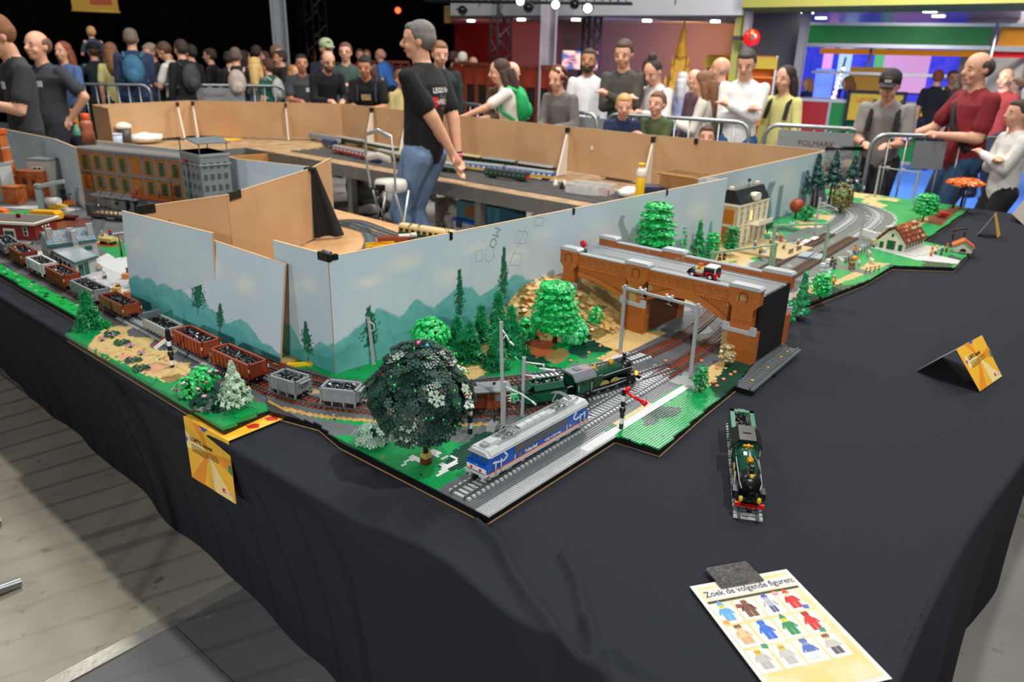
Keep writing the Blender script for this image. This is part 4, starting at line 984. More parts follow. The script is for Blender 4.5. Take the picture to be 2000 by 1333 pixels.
# ================================================================ brick bridge
def brick_mat(name,base,dark,alt,sx=.024,sz=.0096):
 m = bpy.data.materials.new(name); m.use_nodes = True; nt = m.node_tree; b = nt.nodes['Principled BSDF']
 tc = nt.nodes.new('ShaderNodeTexCoord'); sp = nt.nodes.new('ShaderNodeSeparateXYZ'); nt.links.new(tc.outputs['Object'],sp.inputs[0])
 ad = nt.nodes.new('ShaderNodeMath'); nt.links.new(sp.outputs[0],ad.inputs[0]); nt.links.new(sp.outputs[1],ad.inputs[1])
 cb = nt.nodes.new('ShaderNodeCombineXYZ'); nt.links.new(ad.outputs[0],cb.inputs[0]); nt.links.new(sp.outputs[2],cb.inputs[1])
 br = nt.nodes.new('ShaderNodeTexBrick'); nt.links.new(cb.outputs[0],br.inputs['Vector'])
 br.inputs['Scale'].default_value = 1; br.inputs['Brick Width'].default_value = sx; br.inputs['Row Height'].default_value = sz; br.inputs['Mortar Size'].default_value = .0007
 br.inputs['Color1'].default_value = (*srgb(base),1); br.inputs['Color2'].default_value = (*[x*.86 for x in srgb(base)],1); br.inputs['Mortar'].default_value = (*srgb(dark),1)
 n = nt.nodes.new('ShaderNodeTexNoise'); n.inputs['Scale'].default_value = 16; n.inputs['Detail'].default_value = 1; nt.links.new(tc.outputs['Object'],n.inputs['Vector'])
 mr = nt.nodes.new('ShaderNodeMapRange'); mr.inputs[1].default_value = .68; mr.inputs[2].default_value = .69; nt.links.new(n.outputs[0],mr.inputs[0])
 mx = nt.nodes.new('ShaderNodeMix'); mx.data_type = 'RGBA'; mx.inputs[7].default_value = (*srgb(alt),1)
 nt.links.new(mr.outputs[0],mx.inputs[0]); nt.links.new(br.outputs[0],mx.inputs[6]); nt.links.new(mx.outputs[2],b.inputs['Base Color'])
 b.inputs['Roughness'].default_value = .38
 bp = nt.nodes.new('ShaderNodeBump'); bp.inputs['Strength'].default_value = .5; bp.inputs['Distance'].default_value = .001; bp.invert = True
 nt.links.new(br.outputs['Fac'],bp.inputs['Height']); nt.links.new(bp.outputs[0],b.inputs['Normal'])
 return m
BRK = brick_mat('orange_brickwork','#b8692c','#8a4a1c','#a58f5c',.030,.0066)
NOU = pl('#b8692c',.38); LG = pl('#a9b0b4',.35); DG = pl('#62686c',.4); BLKP = pl('#0d0e10',.3); DKB = pl('#6e3f1c',.5)
bx0,by0 = 2.30,.888
brg = thing('brick_bridge','orange brick road bridge with two arches over the tracks','model bridge',(bx0,by0,LZ))
YP = [(0,.105),(.412,.505),(.715,.795)]       # pilasters (right, middle, left)
def arch1(t): return .118+.012*t+.040*sin(PI*t)
def arch2(t): return .108+.046*sin(PI*.5*t)
A1 = [(YP[0][1]+(YP[1][0]-YP[0][1])*k/20,arch1(k/20)) for k in range(21)]
A2 = [(YP[1][1]+(YP[2][0]-YP[1][1])*k/14,arch2(k/14)) for k in range(15)]
for (x0,x1) in ((0,.022),(.248,.27)):
 for A in (A1,A2): MB().prism([(A[0][0],.222),*A,(A[-1][0],.222)],x0,x1,axis='x').mk('spandrel_wall',BRK,brg)
 for A in (A1,A2):
  b = MB(); n = len(A); xo = -.003 if x0 == 0 else x1; up = .020
  P = [(y,z) for y,z in A]; Q = [(y,z+up+.010*sin(PI*i/(n-1))*(A is A1)) for i,(y,z) in enumerate(A)]
  b.prism(P+Q[::-1],xo,xo+.003,axis='x'); b.mk('arch_ring',NOU,brg)
  b = MB(); b.path([(xo-.0006 if x0 == 0 else xo+.003,y,z) for y,z in Q],.0009,4).mk('ring_outline',DKB,brg)
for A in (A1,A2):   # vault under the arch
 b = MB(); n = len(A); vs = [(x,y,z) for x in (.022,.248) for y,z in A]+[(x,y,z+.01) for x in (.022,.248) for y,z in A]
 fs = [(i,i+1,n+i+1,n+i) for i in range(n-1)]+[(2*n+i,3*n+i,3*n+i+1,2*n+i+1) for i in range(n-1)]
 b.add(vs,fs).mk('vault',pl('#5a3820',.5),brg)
for i,(y0,y1) in enumerate(YP):
 zb = 0 if i < 2 else .085
 for (x0,x1) in ((-.012,.022),(.248,.282)):
  f = x0 < 0
  MB().b2(x0-.004 if f else x0,x1 if f else x1+.004,y0-.004,y1+.004,zb,.108).mk('pier_base',BRK,brg)
  MB().prism([(y0+.016,.108),(y1-.016,.108),(y1-.016,.182),(y1,.198),(y1,.248),(y0,.248),(y0,.198),(y0+.016,.182)],x0,x1,axis='x').mk('pilaster',BRK,brg)
  MB().prism([(y0-.006,.100),(y1+.006,.100),(y1+.006,.128),(y1-.014,.128),(y1-.018,.112),(y0+.018,.112),(y0+.014,.128),(y0-.006,.128)],(x0-.008) if f else x1,x0 if f else x1+.008,axis='x').mk('stone_ledge',LG,brg)
  MB().prism([(y0-.003,.248),(y1+.003,.248),(y1+.003,.254),(y1-.004,.260),(y0+.004,.260),(y0-.003,.254)],x0-.003,x1+.003,axis='x').mk('cap_stone',LG,brg)
  if f:
   ym = (y0+y1)/2; b = MB()
   b.prism([(ym+.018,.204),(ym+.018,.230),(ym+.008,.238),(ym-.006,.238),(ym-.016,.228),(ym-.016,.208),(ym-.008,.200),(ym-.008,.204),(ym-.011,.210),(ym-.011,.226),(ym-.004,.233),(ym+.005,.233),(ym+.013,.226),(ym+.013,.204)],x0-.0007,x0+.001,axis='x')
   b.mk('niche_moulding',DKB,brg)
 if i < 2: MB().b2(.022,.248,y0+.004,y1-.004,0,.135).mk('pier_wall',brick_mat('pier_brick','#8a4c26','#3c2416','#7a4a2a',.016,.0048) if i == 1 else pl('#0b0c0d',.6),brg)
# black end wall at the right
MB().b2(.02,.25,.001,.010,0,.224).mk('end_panel',pl('#0a0b0c',.7),brg)
# parapets, dentils, blind arches
for (ya,yb) in ((YP[0][1],YP[1][0]),(YP[1][1],YP[2][0])):
 for f in (1,0):
  x0,x1 = ((-.002,.016) if f else (.254,.272))
  MB().b2(x0,x1,ya,yb,.198,.240).mk('parapet',BRK,brg)
  MB().prism([(x0-.003,.240),(x1+.002,.240),(x1+.002,.244),(x0+.001,.247),(x0-.003,.244)],ya,yb,axis='y').mk('coping',LG,brg)
 b = MB(); n = int((yb-ya)/.012)
 for k in range(n):
  yy = ya+.004+(yb-ya-.008)*k/n; b.prism([(yy,.192),(yy+.008,.192),(yy+.0066,.1875),(yy+.0014,.1875)],-.005,.0,axis='x')
 b.b2(-.005,0,ya,yb,.192,.1965); b.mk('dentils',NOU,brg,kind='stuff')
 b = MB(); b.b2(-.0012,.0002,ya,yb,.1862,.1875); b.mk('dentil_shade_strip',DKB,brg)  # solid dark strip standing in for the shade under the dentils
 n = round((yb-ya)/.031)
 me = MB().path([(0,-.008,0),(0,-.008,.016),(0,-.005,.020),(0,0,.0215),(0,.005,.020),(0,.008,.016)],.0008,4).mesh('blind_arch',[DKB])
 for k in range(n): part('blind_arch',me,brg,(-.0024,ya+(yb-ya)*(k+.5)/n,.2055))
 for k in range(int((yb-ya)/.03)): pass
MB().b2(.016,.254,.004,.80,.2145,.2225).mk('road_deck',pl('#7b8084',.3),brg)
MB().b2(.205,.212,.002,.80,.2225,.2262).mk('kerb',LG,brg); MB().b2(.034,.041,.002,.80,.2225,.2245).mk('kerb',LG,brg)
MB().b2(.110,.112,.05,.70,.2225,.2232).mk('tram_groove',pl('#33373a'),brg)
# ================================================================ wagons
def coal(b,x0,x1,y0,y1,z,n,seed,cols=3):
 rs = random.Random(seed)
 b.b2(x0,x1,y0,y1,z-.012,z-.002,0)
 for k in range(n):
  s = rs.uniform(.0028,.0062); b.box((rs.uniform(x0+.003,x1-.003),rs.uniform(y0+.003,y1-.003),z+rs.uniform(-.002,.004)),(s,s*rs.uniform(.7,1.6),s*rs.uniform(.5,1)),rs.choice((0,0,1,0,2) if cols == 3 else (0,0,0,0,2)),rs.uniform(0,3),rs.uniform(-.6,.6),rs.uniform(-.6,.6))
 return b
COALM = [pl('#121315',.22),pl('#3a3d41',.3),pl('#6f757a',.25)]
WHEELM = [pl('#141416',.35),pl('#2c2e30',.3)]
_wh = MB().at(rx=PI/2).lathe([(0,-.0035),(.0088,-.0035),(.0095,-.0025),(.0085,0),(.0085,.0035),(0,.0035)],14).mesh('wheel',WHEELM)
_bf = MB().at(ry=PI/2).lathe([(.0016,0),(.0016,.006),(.0036,.006),(.0036,.008),(0,.0085)],8).mesh('buffer',[pl('#35383b')])
def chassis(t,L,w=.056,axles=None,z=.0105,bogies=False):
 MB().b2(-L/2+.004,L/2-.004,-.016,.016,.014,.0185).mk('underframe',BLKP,t)
 ax = axles or ([-L*.30,L*.30] if not bogies else [-L*.38,-L*.22,L*.22,L*.38])
 for x in ax:
  for s in (-1,1): part('wheel',_wh,t,(x,s*.0205,z))
 for s in (-1,1):
  b = MB()
  for x in ax: b.b2(x-.008,x+.008,s*.0265-.002,s*.0265+.002,.006,.016)
  b.b2(-L*.44,L*.44,s*.0265-.0015,s*.0265+.0015,.0145,.0185)
  b.mk('axle_frame',BLKP,t)
 for e in (-1,1):
  for s in (-1,1): part('buffer',_bf,t,(e*L/2,s*.016,.0165),(0,0,0 if e > 0 else PI))
  MB().b2(e*(L/2)-.001,e*(L/2+.011),-.003,.003,.010,.014).mk('coupling',BLKP,t)
def wagon(label,s,L,col,style='open',hgt=.040,w=.064,seed=1,group=None,path=p_out,n=150,cols=3,ztop=None):
 q = path.at(s); t = thing('coal_wagon',label,'model wagon',(q[0],q[1],TZZ+.010),path.ang(s),group)
 m = pl(col,.36); z0,z1 = .0185,.0185+hgt; hw = w/2; hL = L/2-.007
 chassis(t,L-.004,bogies=L > .17)
 wall_t = .0045
 body = MB()
 if style == 'hopper':
  body.b2(-hL,hL,-hw,-hw+wall_t,z0+.004,z1).b2(-hL,hL,hw-wall_t,hw,z0+.004,z1).b2(-hL,-hL+wall_t,-hw,hw,z0,z1).b2(hL-wall_t,hL,-hw,hw,z0,z1)
  body.b2(-hL,hL,-hw+.002,hw-.002,z0-.001,z0+.004)
 else:
  body.b2(-hL,hL,-hw,-hw+wall_t,z0,z1).b2(-hL,hL,hw-wall_t,hw,z0,z1).b2(-hL,-hL+wall_t,-hw,hw,z0,z1).b2(hL-wall_t,hL,-hw,hw,z0,z1).b2(-hL,hL,-hw,hw,z0-.002,z0+.002)
 body.mk('body',m,t)
 MB().b2(-hL-.001,hL+.001,-hw-.0015,-hw+.006,z1-.001,z1+.0035).b2(-hL-.001,hL+.001,hw-.006,hw+.0015,z1-.001,z1+.0035).b2(-hL-.001,-hL+.006,-hw,hw,z1-.001,z1+.0035).b2(hL-.006,hL+.001,-hw,hw,z1-.001,z1+.0035).mk('rim',m,t)
 if style == 'hopper':
  for x in (-hL+.002,-hL*.33,hL*.33,hL-.002):
   for sd in (-1,1): MB().b2(x-.002,x+.002,sd*hw-.0025,sd*hw+.0025,z0-.010,z1-.001).mk('side_post',m,t)
  for e in (-1,1):
   for yy in (-.014,.014): MB().b2(e*hL-.003,e*hL+.003,yy-.002,yy+.002,z0,z1-.001).mk('end_post',m,t)
  for sd in (-1,1): MB().b2(-hL*.72,-hL*.62,sd*hw-.003,sd*hw+.003,z0+.008,z1-.004).mk('chute_lever',pl('#8d9498'),t)
  if L < .14: MB().b2(hL+.002,hL+.012,-.020,.020,z1-.004,z1-.001).mk('end_platform',m,t)
 else:
  n_ = max(5,int(L/.024)); me = MB().b2(-.0022,.0022,-.002,.002,z0-.004,z1-.002).mesh('side_rib',[m])
  for k in range(n_+1):
   if style == 'drop' and k not in (0,n_//2,n_): continue
   for sd in (-1,1): part('side_rib',me,t,(-hL+.003+(2*hL-.006)*k/n_,sd*(hw+.001),0))
  if style == 'drop':
   for sd in (-1,1):
    for zz in (z0+hgt*.33,z0+hgt*.66): MB().b2(-hL,hL,sd*hw-.001,sd*hw+.001,zz-.0006,zz+.0006).mk('plank_gap',pl('#3c1c10'),t)
  if col.startswith('#7') or col.startswith('#8'):
   for e in (-1,1):
    for sd in (-1,1):
     for zz in (z1-.014,z1-.020): MB().b2(e*(hL-.002)-.004,e*(hL-.002)+.004,sd*(hw+.0005)-.002,sd*(hw+.0005)+.002,zz,zz+.0028).mk('white_plate',pl('#e4e0d4'),t)
 if style == 'low':
  MB().b2(-hL-.004,-hL+.010,-hw+.002,hw-.002,z1,z1+.022).mk('brake_cabin',pl('#5c6468'),t)
 coal(MB(),-hL+.005,hL-.005,-hw+.005,hw-.005,z1-.004,n,seed,cols).mk('coal',COALM,t,kind='stuff')
 return t
gW = 'wagons of the coal train'
def sm(y0,y1):   # arc position of the middle between two y values
 return (p_out.near(1.11,y0)+p_out.near(1.11,y1))/2
wagon('front grey hopper wagon of the coal train, next to the big dark tree',p_out.near(1.180,1.602),.118,'#868c91','hopper',.036,seed=1,group=gW)
wagon('second grey hopper wagon, right behind the pale green tree',p_out.near(1.121,1.762),.116,'#7f858a','hopper',.036,seed=2,group=gW)
wagon('red brown coal wagon behind the pale green tree',sm(2.115,1.885),.222,'#8a3a20',seed=3,group=gW)
wagon('red brown coal wagon beside the black and white signal post',sm(2.352,2.130),.20,'#8d3e24',seed=4,group=gW)
wagon('low pale grey coal wagon with a dark brake cabin',sm(2.575,2.375),.178,'#a3a7a4','low',.026,seed=5,group=gW,cols=2)
wagon('brown drop-side wagon behind the small green fir at the left',sm(2.905,2.705),.208,'#8a4026','drop',.034,seed=6,group=gW)
wagon('old grey coal wagon behind the fir, heaped with mixed grey lumps',sm(3.165,2.955),.222,'#82888a',seed=7,group=gW,hgt=.036)
wagon('brown ribbed coal wagon in front of the grey station',sm(3.44,3.225),.206,'#8c3c22',seed=8,group=gW)
wagon('white hopper wagon in front of the station gable',sm(3.65,3.455),.19,'#cfd3d2','hopper',.038,seed=9,group=gW)
wagon('plain brown wagon between the white hopper and the left edge',sm(3.895,3.70),.188,'#8a3c24','open',.042,seed=10,group=gW,cols=2)
wagon('dark grey wagon cut by the left edge of the picture',sm(4.16,3.925),.22,'#7c8286','open',.036,seed=11,group=gW)
# ---- brown guard van
s = p_out.near(1.430,1.283)
q = p_out.at(s); t = thing('guard_van','brown guard van with a grey roof behind the big tree','model wagon',(q[0],q[1],TZZ+.010),p_out.ang(s))
BRV = pl('#7c3a1e',.36); chassis(t,.135)
MB().b2(-.060,.060,-.028,.028,.017,.066).mk('body',BRV,t)
MB().b2(-.006,.036,-.034,.034,.018,.062).mk('ducket',BRV,t)
MB().prism([(-.033,.064),(.033,.064),(.033,.068),(.020,.076),(-.020,.076),(-.033,.068)],-.064,.064,axis='x').mk('roof',pl('#757c82',.4),t)
for x in (-.04,.024):
 for sd in (-1,1): MB().b2(x-.008,x+.008,sd*(.0285 if x < 0 else .0345)-.001,sd*(.0285 if x < 0 else .0345)+.001,.040,.056).mk('window',pl('#5a6a70',.15),t)
for x in (-.035,.02): MB().lathe([(.004,.075),(.004,.080),(.005,.081),(0,.082)],8,c=(x,0,0)).mk('roof_vent',BLKP,t)
for zz in (.034,.042): MB().b2(.052,.062,-.030,.030,zz,zz+.003).mk('white_plate',pl('#e4e0d4'),t)
# ---- tender and steam locomotive on the curve
DGN = pl('#0f4a34',.3); DGN2 = pl('#0c3c2a',.3); GOLD = mat('#e0a020',.25,.3); SILV = pl('#8b9296',.3)
s = p_out.near(1.572,1.195); q = p_out.at(s)
t = thing('tender','dark green coal tender behind the green steam engine','model wagon',(q[0],q[1],TZZ+.010),p_out.ang(s))
chassis(t,.135,axles=[-.045,-.015,.02,.048])
MB().b2(-.062,.064,-.031,.031,.018,.048).mk('tank',DGN,t)
MB().b2(-.062,.064,-.032,.032,.048,.051).mk('tank_deck',BLKP,t)
for sd in (-1,1): MB().prism([(sd*.026,.051),(sd*.031,.053),(sd*.020,.068),(sd*.016,.068)],-.036,.056,axis='x').mk('coal_rail',DGN,t)
MB().prism([(-.056,.051),(-.050,.051),(-.032,.066),(-.038,.066)],-.018,.018,axis='y').mk('coal_rail_end',DGN,t)
coal(MB(),-.040,.055,-.018,.018,.063,70,22).mk('coal',COALM,t,kind='stuff')
def steam(label,cat_s,pos,rz,L=.275,two=False):
 t = thing('steam_locomotive',label,'model locomotive',pos,rz)
 MB().b2(-L/2,L/2,-.020,.020,.016,.024).mk('frame',BLKP,t)
 MB().b2(-L/2+.05,L/2-.02,-.032,.032,.0245,.0275).mk('running_board',BLKP,t)
 big = MB().at(rx=PI/2).lathe([(.013,-.003),(.0155,-.003),(.0155,.003),(.013,.003)],18).mesh('driving_wheel',[pl('#101113',.3)])
 for x in (-.045,-.008,.029,.066)[:4 if not two else 4]:
  for sd in (-1,1): part('driving_wheel',big,t,(x,sd*.0205,.0165))
 for x in (-L/2+.02,L/2-.045,L/2-.02):
  for sd in (-1,1): part('wheel',_wh,t,(x,sd*.0205,.0105))
 for sd in (-1,1):
  MB().at((-.05,sd*.030,.021)).b2(0,.075,-.0015,.0015,-.002,.002).rod((0,0,0),(0,-sd*.006,0),.005).rod((.037,0,0),(.037,-sd*.006,0),.005).mk('coupling_rod',SILV,t)
  MB().rod((.015,sd*.032,.021),(.082,sd*.031,.025),.0022).rod((.03,sd*.030,.036),(.085,sd*.030,.030),.0016).mk('connecting_rod',SILV,t)
  MB().b2(.078,.108,sd*.030-.006,sd*.030+.006,.018,.036).mk('cylinder_block',BLKP,t)
  for x in (-.010,.032): MB().at((x,sd*.029,.030),rx=PI/2).prism([(.018*cos(a),.012*sin(a)) for a in np.linspace(0,PI,9)],-.002,.002).mk('splasher',pl('#9a8a4a'),t)
  MB().path([(-.05,sd*.026,.055),(.03,sd*.026,.058),(.105,sd*.024,.058),(.12,sd*.020,.052)],.0016,6).mk('handrail',SILV,t)
 n = 14
 MB().at((0,0,.052),ry=PI/2).lathe([(0,-.052),(.026,-.052),(.0265,-.02),(.0235,-.018),(.0235,.070),(0,.070)],n).mk('boiler',DGN,t)
 MB().b2(-.062,-.018,-.0285,.0285,.027,.062).mk('firebox',DGN2,t)
 MB().at((0,0,.052),ry=PI/2).lathe([(.0255,.070),(.0255,.104),(.020,.110),(.006,.112),(0,.112)],n).mk('smokebox',BLKP,t)
 MB().rod((.092,0,.07),(.092,0,.094),.0055,.005,10).lathe([(.007,.094),(.007,.097),(.004,.097)],10,c=(.092,0,0)).mk('chimney',BLKP,t)
 MB().lathe([(.008,.072),(.008,.083),(.0065,.087),(.003,.0885),(.003,.090),(0,.090)],12,c=(.038,0,0)).mk('steam_dome',GOLD,t)
 MB().rod((-.035,-.012,.080),(-.035,.012,.080),.003).rod((-.028,0,.078),(-.028,0,.088),.003).mk('whistle',GOLD,t)
 # cab
 MB().b2(-L/2+.018,-.060,-.031,-.028,.024,.072).b2(-L/2+.018,-.060,.028,.031,.024,.072).b2(-.064,-.060,-.031,.031,.024,.075).mk('cab',DGN,t)
 roof = [(-.037,.067),(-.034,.067),(-.020,.082),(.020,.082),(.034,.067),(.037,.067),(.034,.073),(.020,.088),(-.020,.088),(-.034,.073)]
 MB().prism(roof,-L/2+.006,-.050,axis='x').mk('cab_roof',pl('#6f757b' if not two else '#0f1012',.35),t)
 for sd in (-1,1):
  MB().b2(-.100,-.084,sd*.0315-.001,sd*.0315+.001,.050,.064).mk('cab_window',pl('#1a2226',.1),t)
  for xx in (-L/2+.022,-.066): MB().rod((xx,sd*.034,.022),(xx,sd*.034,.052),.0016).mk('grab_rail',SILV,t)
 MB().b2(-L/2+.03,-L/2+.05,-.010,.010,.088,.090).mk('roof_hatch',pl('#5a5560' if not two else '#1c1d20'),t)
 if not two: MB().b2(-.075,-.066,-.016,-.004,.086,.089).b2(-.088,-.082,-.010,-.004,.088,.090).mk('red_roof_detail',pl('#c86a60'),t)
 # front
 MB().b2(L/2-.006,L/2,-.032,.032,.014,.024).mk('buffer_beam',pl('#c01208') if two else BLKP,t)
 for sd in (-1,1):
  part('buffer',_bf,t,(L/2,sd*.018,.018)); MB().lathe([(.004,.024),(.005,.028),(.005,.034),(.003,.037)],10,c=(L/2-.008,sd*.020,0)).mk('lamp',mat('#c0a818' if two else '#ffb030',.3,emit=0. if two else 1.5),t)
 MB().b2(L/2-.030,L/2-.012,-.004,.004,.024,.034).b2(L/2-.002,L/2+.012,-.006,.006,.010,.014).mk('front_coupling',BLKP,t)
 if two:
  for k in range(3): MB().lathe([(.0045,.074),(.0045,.082-.002*k),(0,.083-.002*k)],10,c=(.055+.012*k-.03,.0,0)).mk('boiler_fitting',BLKP,t)
  MB().path([(.0,.012,.074),(.02,.020,.068),(.045,.022,.064),(.06,.024,.056)],.0028,6).mk('steam_pipe',BLKP,t)
  MB().lathe([(.0045,.070),(.0045,.080),(0,.081)],10,c=(.104,0,0)).mk('head_lamp',mat('#c8b018',.25),t)
  MB().b2(-.012,.004,-.012,-.004,.0735,.0765).mk('white_boiler_plate',pl('#dcdcd8'),t)
 else:
  MB().b2(L/2-.03,L/2+.006,.008,.013,.030,.035).mk('brass_rod',GOLD,t)
  for sd in (-1,1): MB().at((L/2+.009,sd*.018,.018),ry=PI/2).lathe([(0,0),(.004,0),(.004,.002),(0,.002)],10).mk('buffer_face',pl('#c8281a'),t)
 return t
s = p_out.near(1.758,1.126); q = p_out.at(s)
steam('dark green steam engine with a grey cab roof and golden dome entering the junction',0,(q[0],q[1],TZZ+.010),p_out.ang(s))
# steam locomotive standing on the cloth
pf,pb_ = np.array((1.468,0.5236)),np.array((1.9218,0.7614))
dv = pf-pb_; a = atan2(dv[1],dv[0])
Lt = np.linalg.norm(dv); lc = pf-dv/Lt*.145
t0_ = thing('rail_track','grey track piece under the green engine on the black cloth','track',(lc[0],lc[1],TZ+.002),a)
for sd in (-1,1): MB().b2(-.33,.155,sd*.020-.003,sd*.020+.003,.0034,.0098).mk('rail',RAILM,t0_)
for k in range(30): part('sleeper',sleeper_mesh('#b9bec0' if k % 3 else '#6a7074'),t0_,(-.32+.016*k,0,0))
steam('black and dark green steam engine standing alone on the black cloth',0,(lc[0],lc[1],TZ+.0125),a,.275,True)
tq = lc-dv/Lt*.215
t = thing('tender','green tender full of black coal behind the engine on the cloth','model wagon',(tq[0],tq[1],TZ+.0125),a)
chassis(t,.13,axles=[-.04,-.01,.025,.048])
G2 = pl('#14694a',.3)
MB().b2(-.064,.060,-.031,.031,.018,.054).mk('tank',G2,t)
MB().b2(-.064,-.050,-.031,.031,.054,.062).b2(-.064,.060,-.031,-.020,.054,.062).b2(-.064,.060,.020,.031,.054,.062).b2(.050,.060,-.031,.031,.054,.062).mk('coal_bunker',G2,t)
MB().b2(-.074,-.064,-.010,.010,.045,.060).mk('rear_box',G2,t)
coal(MB(),-.050,.050,-.020,.020,.058,60,5,2).mk('coal',COALM,t,kind='stuff')
for k in range(8):
 for sd in (-1,1): pass
# ================================================================ blue and silver electric locomotive
BLU = pl('#1455b8',.28); SIL = pl('#b4b9bb',.33); GRL = pl('#4c4f52',.4); WHP = pl('#dfe0da',.35); ORG = pl('#e8761a',.35); GRY = pl('#8b9093',.35)
L = .405; x0 = 1.135
t = el = thing('electric_locomotive','blue and silver electric locomotive with white lettering and an orange stripe','model locomotive',(x0+L/2,1.0465,TZZ+.010),0)
W2 = .0325; zb,zt = .020,.066
MB().b2(-L/2+.020,L/2-.020,-W2,W2,zb+.004,zt).mk('body',BLU,t)
for e in (-1,1):   # raked noses
 b = MB(); xa,xb,xc = e*(L/2-.020),e*(L/2-.002),e*(L/2-.010)
 b.prism([(xa,zb+.006),(e*(L/2-.003),zb+.006),(e*(L/2),zb+.012),(e*(L/2-.001),zb+.026),(e*(L/2-.010),zb+.028),(e*(L/2-.014),zt),(xa,zt)],-W2+.001,W2-.001,axis='y'); b.mk('nose',BLU,t)
 MB().prism([(e*(L/2+.0012),zb+.008),(e*(L/2+.0022),zb+.018),(e*(L/2-.004),zb+.018),(e*(L/2-.004),zb+.008)],-W2+.003,W2-.003,axis='y').mk('white_nose_band',WHP,t)
 for sd in (-1,1):
  MB().at((e*(L/2+.0018),sd*.014,zb+.0135),ry=PI/2*e).lathe([(.0036,0),(.0036,.0024),(0,.003)],12).mk('red_lamp',mat('#c0101c',.15,coat=.5),t)
  MB().prism([(e*(L/2-.0095),zb+.030),(e*(L/2-.0135),zt-.003),(e*(L/2-.0145),zt-.003),(e*(L/2-.0105),zb+.030)],sd*.004,sd*.026,axis='y').mk('windscreen',mat('#28527e',.06,.2),t)
 MB().box((e*(L/2),0,zb+.022),(.004,.004,.004)).mk('head_lamp',SILV,t)
 MB().b2(min(e*(L/2+.006),e*(L/2-.012)),max(e*(L/2+.006),e*(L/2-.012)),-W2-.001,W2+.001,zb+.001,zb+.005).mk('apron',SIL,t)
 for sd in (-1,1):
  MB().box((e*(L/2+.004),sd*.021,zb-.004),(.006,.014,.010)).mk('buffer_box',SIL,t); part('buffer',_bf,t,(e*(L/2+.004),sd*.019,.0165),(0,0,0 if e > 0 else PI))
 MB().box((e*(L/2+.004),0,.013),(.014,.008,.012)).mk('coupler',BLKP,t)
# silver roof with sloped shoulders
MB().prism([(-W2-.001,zt),(W2+.001,zt),(W2+.001,zt+.005),(W2-.008,zt+.014),(-W2+.008,zt+.014),(-W2-.001,zt+.005)],-L/2+.013,L/2-.013,axis='x').mk('roof',SIL,t)
for e in (-1,1): MB().prism([(-W2-.0005,zt+.001),(W2+.0005,zt+.001),(W2-.003,zt+.005),(W2-.012,zt+.012),(-W2+.012,zt+.012),(-W2+.003,zt+.005)],*sorted((e*(L/2-.013),e*(L/2-.004))),axis='x').mk('roof_end',SIL,t)
MB().b2(-L/2+.012,L/2-.012,-W2-.0015,W2+.0015,zt-.001,zt+.0008).mk('cream_line',WHP,t)
for sd in (-1,1):
 for k in range(3): MB().b2(-L/2+.05,L/2-.05,sd*(.012+.0045*k)-.0012,sd*(.012+.0045*k)+.0012,zt+.014,zt+.0158).mk('roof_rib',GRY,t)
for k in range(4): MB().prism([(-.010,zt+.014),(.010,zt+.014),(.007,zt+.0205),(-.007,zt+.0205)],-.056+.028*k,-.030+.028*k,axis='x').mk('roof_hatch',SIL,t)
for e in (-1,1):
 MB().box((e*(L/2-.048),0,zt+.018),(.034,.030,.009),taper=.8).mk('roof_box',SIL,t); MB().box((e*(L/2-.026),.0,zt+.017),(.014,.018,.007)).mk('horn_cover',GRY,t)
# pantographs: the near one folded, the far one raised
PG_ = pl('#7b8084',.35)
def panto(x,up):
 b = MB(); z = zt+.016
 for sd in (-1,1):
  b.rod((x-.018,sd*.010,z),(x+.018,sd*.010,z),.0022); b.rod((x-.016,sd*.010,z-.002),(x-.016,sd*.010,z+.006),.003); b.rod((x+.016,sd*.010,z-.002),(x+.016,sd*.010,z+.006),.003)
 k = .020 if up else .008
 for sd in (-1,1):
  b.rod((x+.018,sd*.010,z+.004),(x-.016,sd*.007,z+.004+k*.7),.0016).rod((x-.016,sd*.007,z+.004+k*.7),(x+.012,sd*.014,z+.006+k*1.3),.0016)
  b.rod((x-.018,sd*.010,z+.004),(x+.01,sd*.007,z+.004+k*.6),.0014)
 b.path([(x+.012-.002,yy,z+.007+k*1.3-abs(yy)**2*9) for yy in np.linspace(-.030,.030,9)],.0022,6).path([(x+.012+.006,yy,z+.007+k*1.3-abs(yy)**2*9) for yy in np.linspace(-.030,.030,9)],.0022,6)
 for xx,yy in ((-.012,-.006),(-.012,.006),(.006,0)): b.lathe([(.0035,z-.002),(.0035,z+.004),(.002,z+.005)],8,c=(x+xx,yy,0))
 b.mk('pantograph',PG_,t)
panto(-L/2+.098,False); panto(L/2-.098,True)
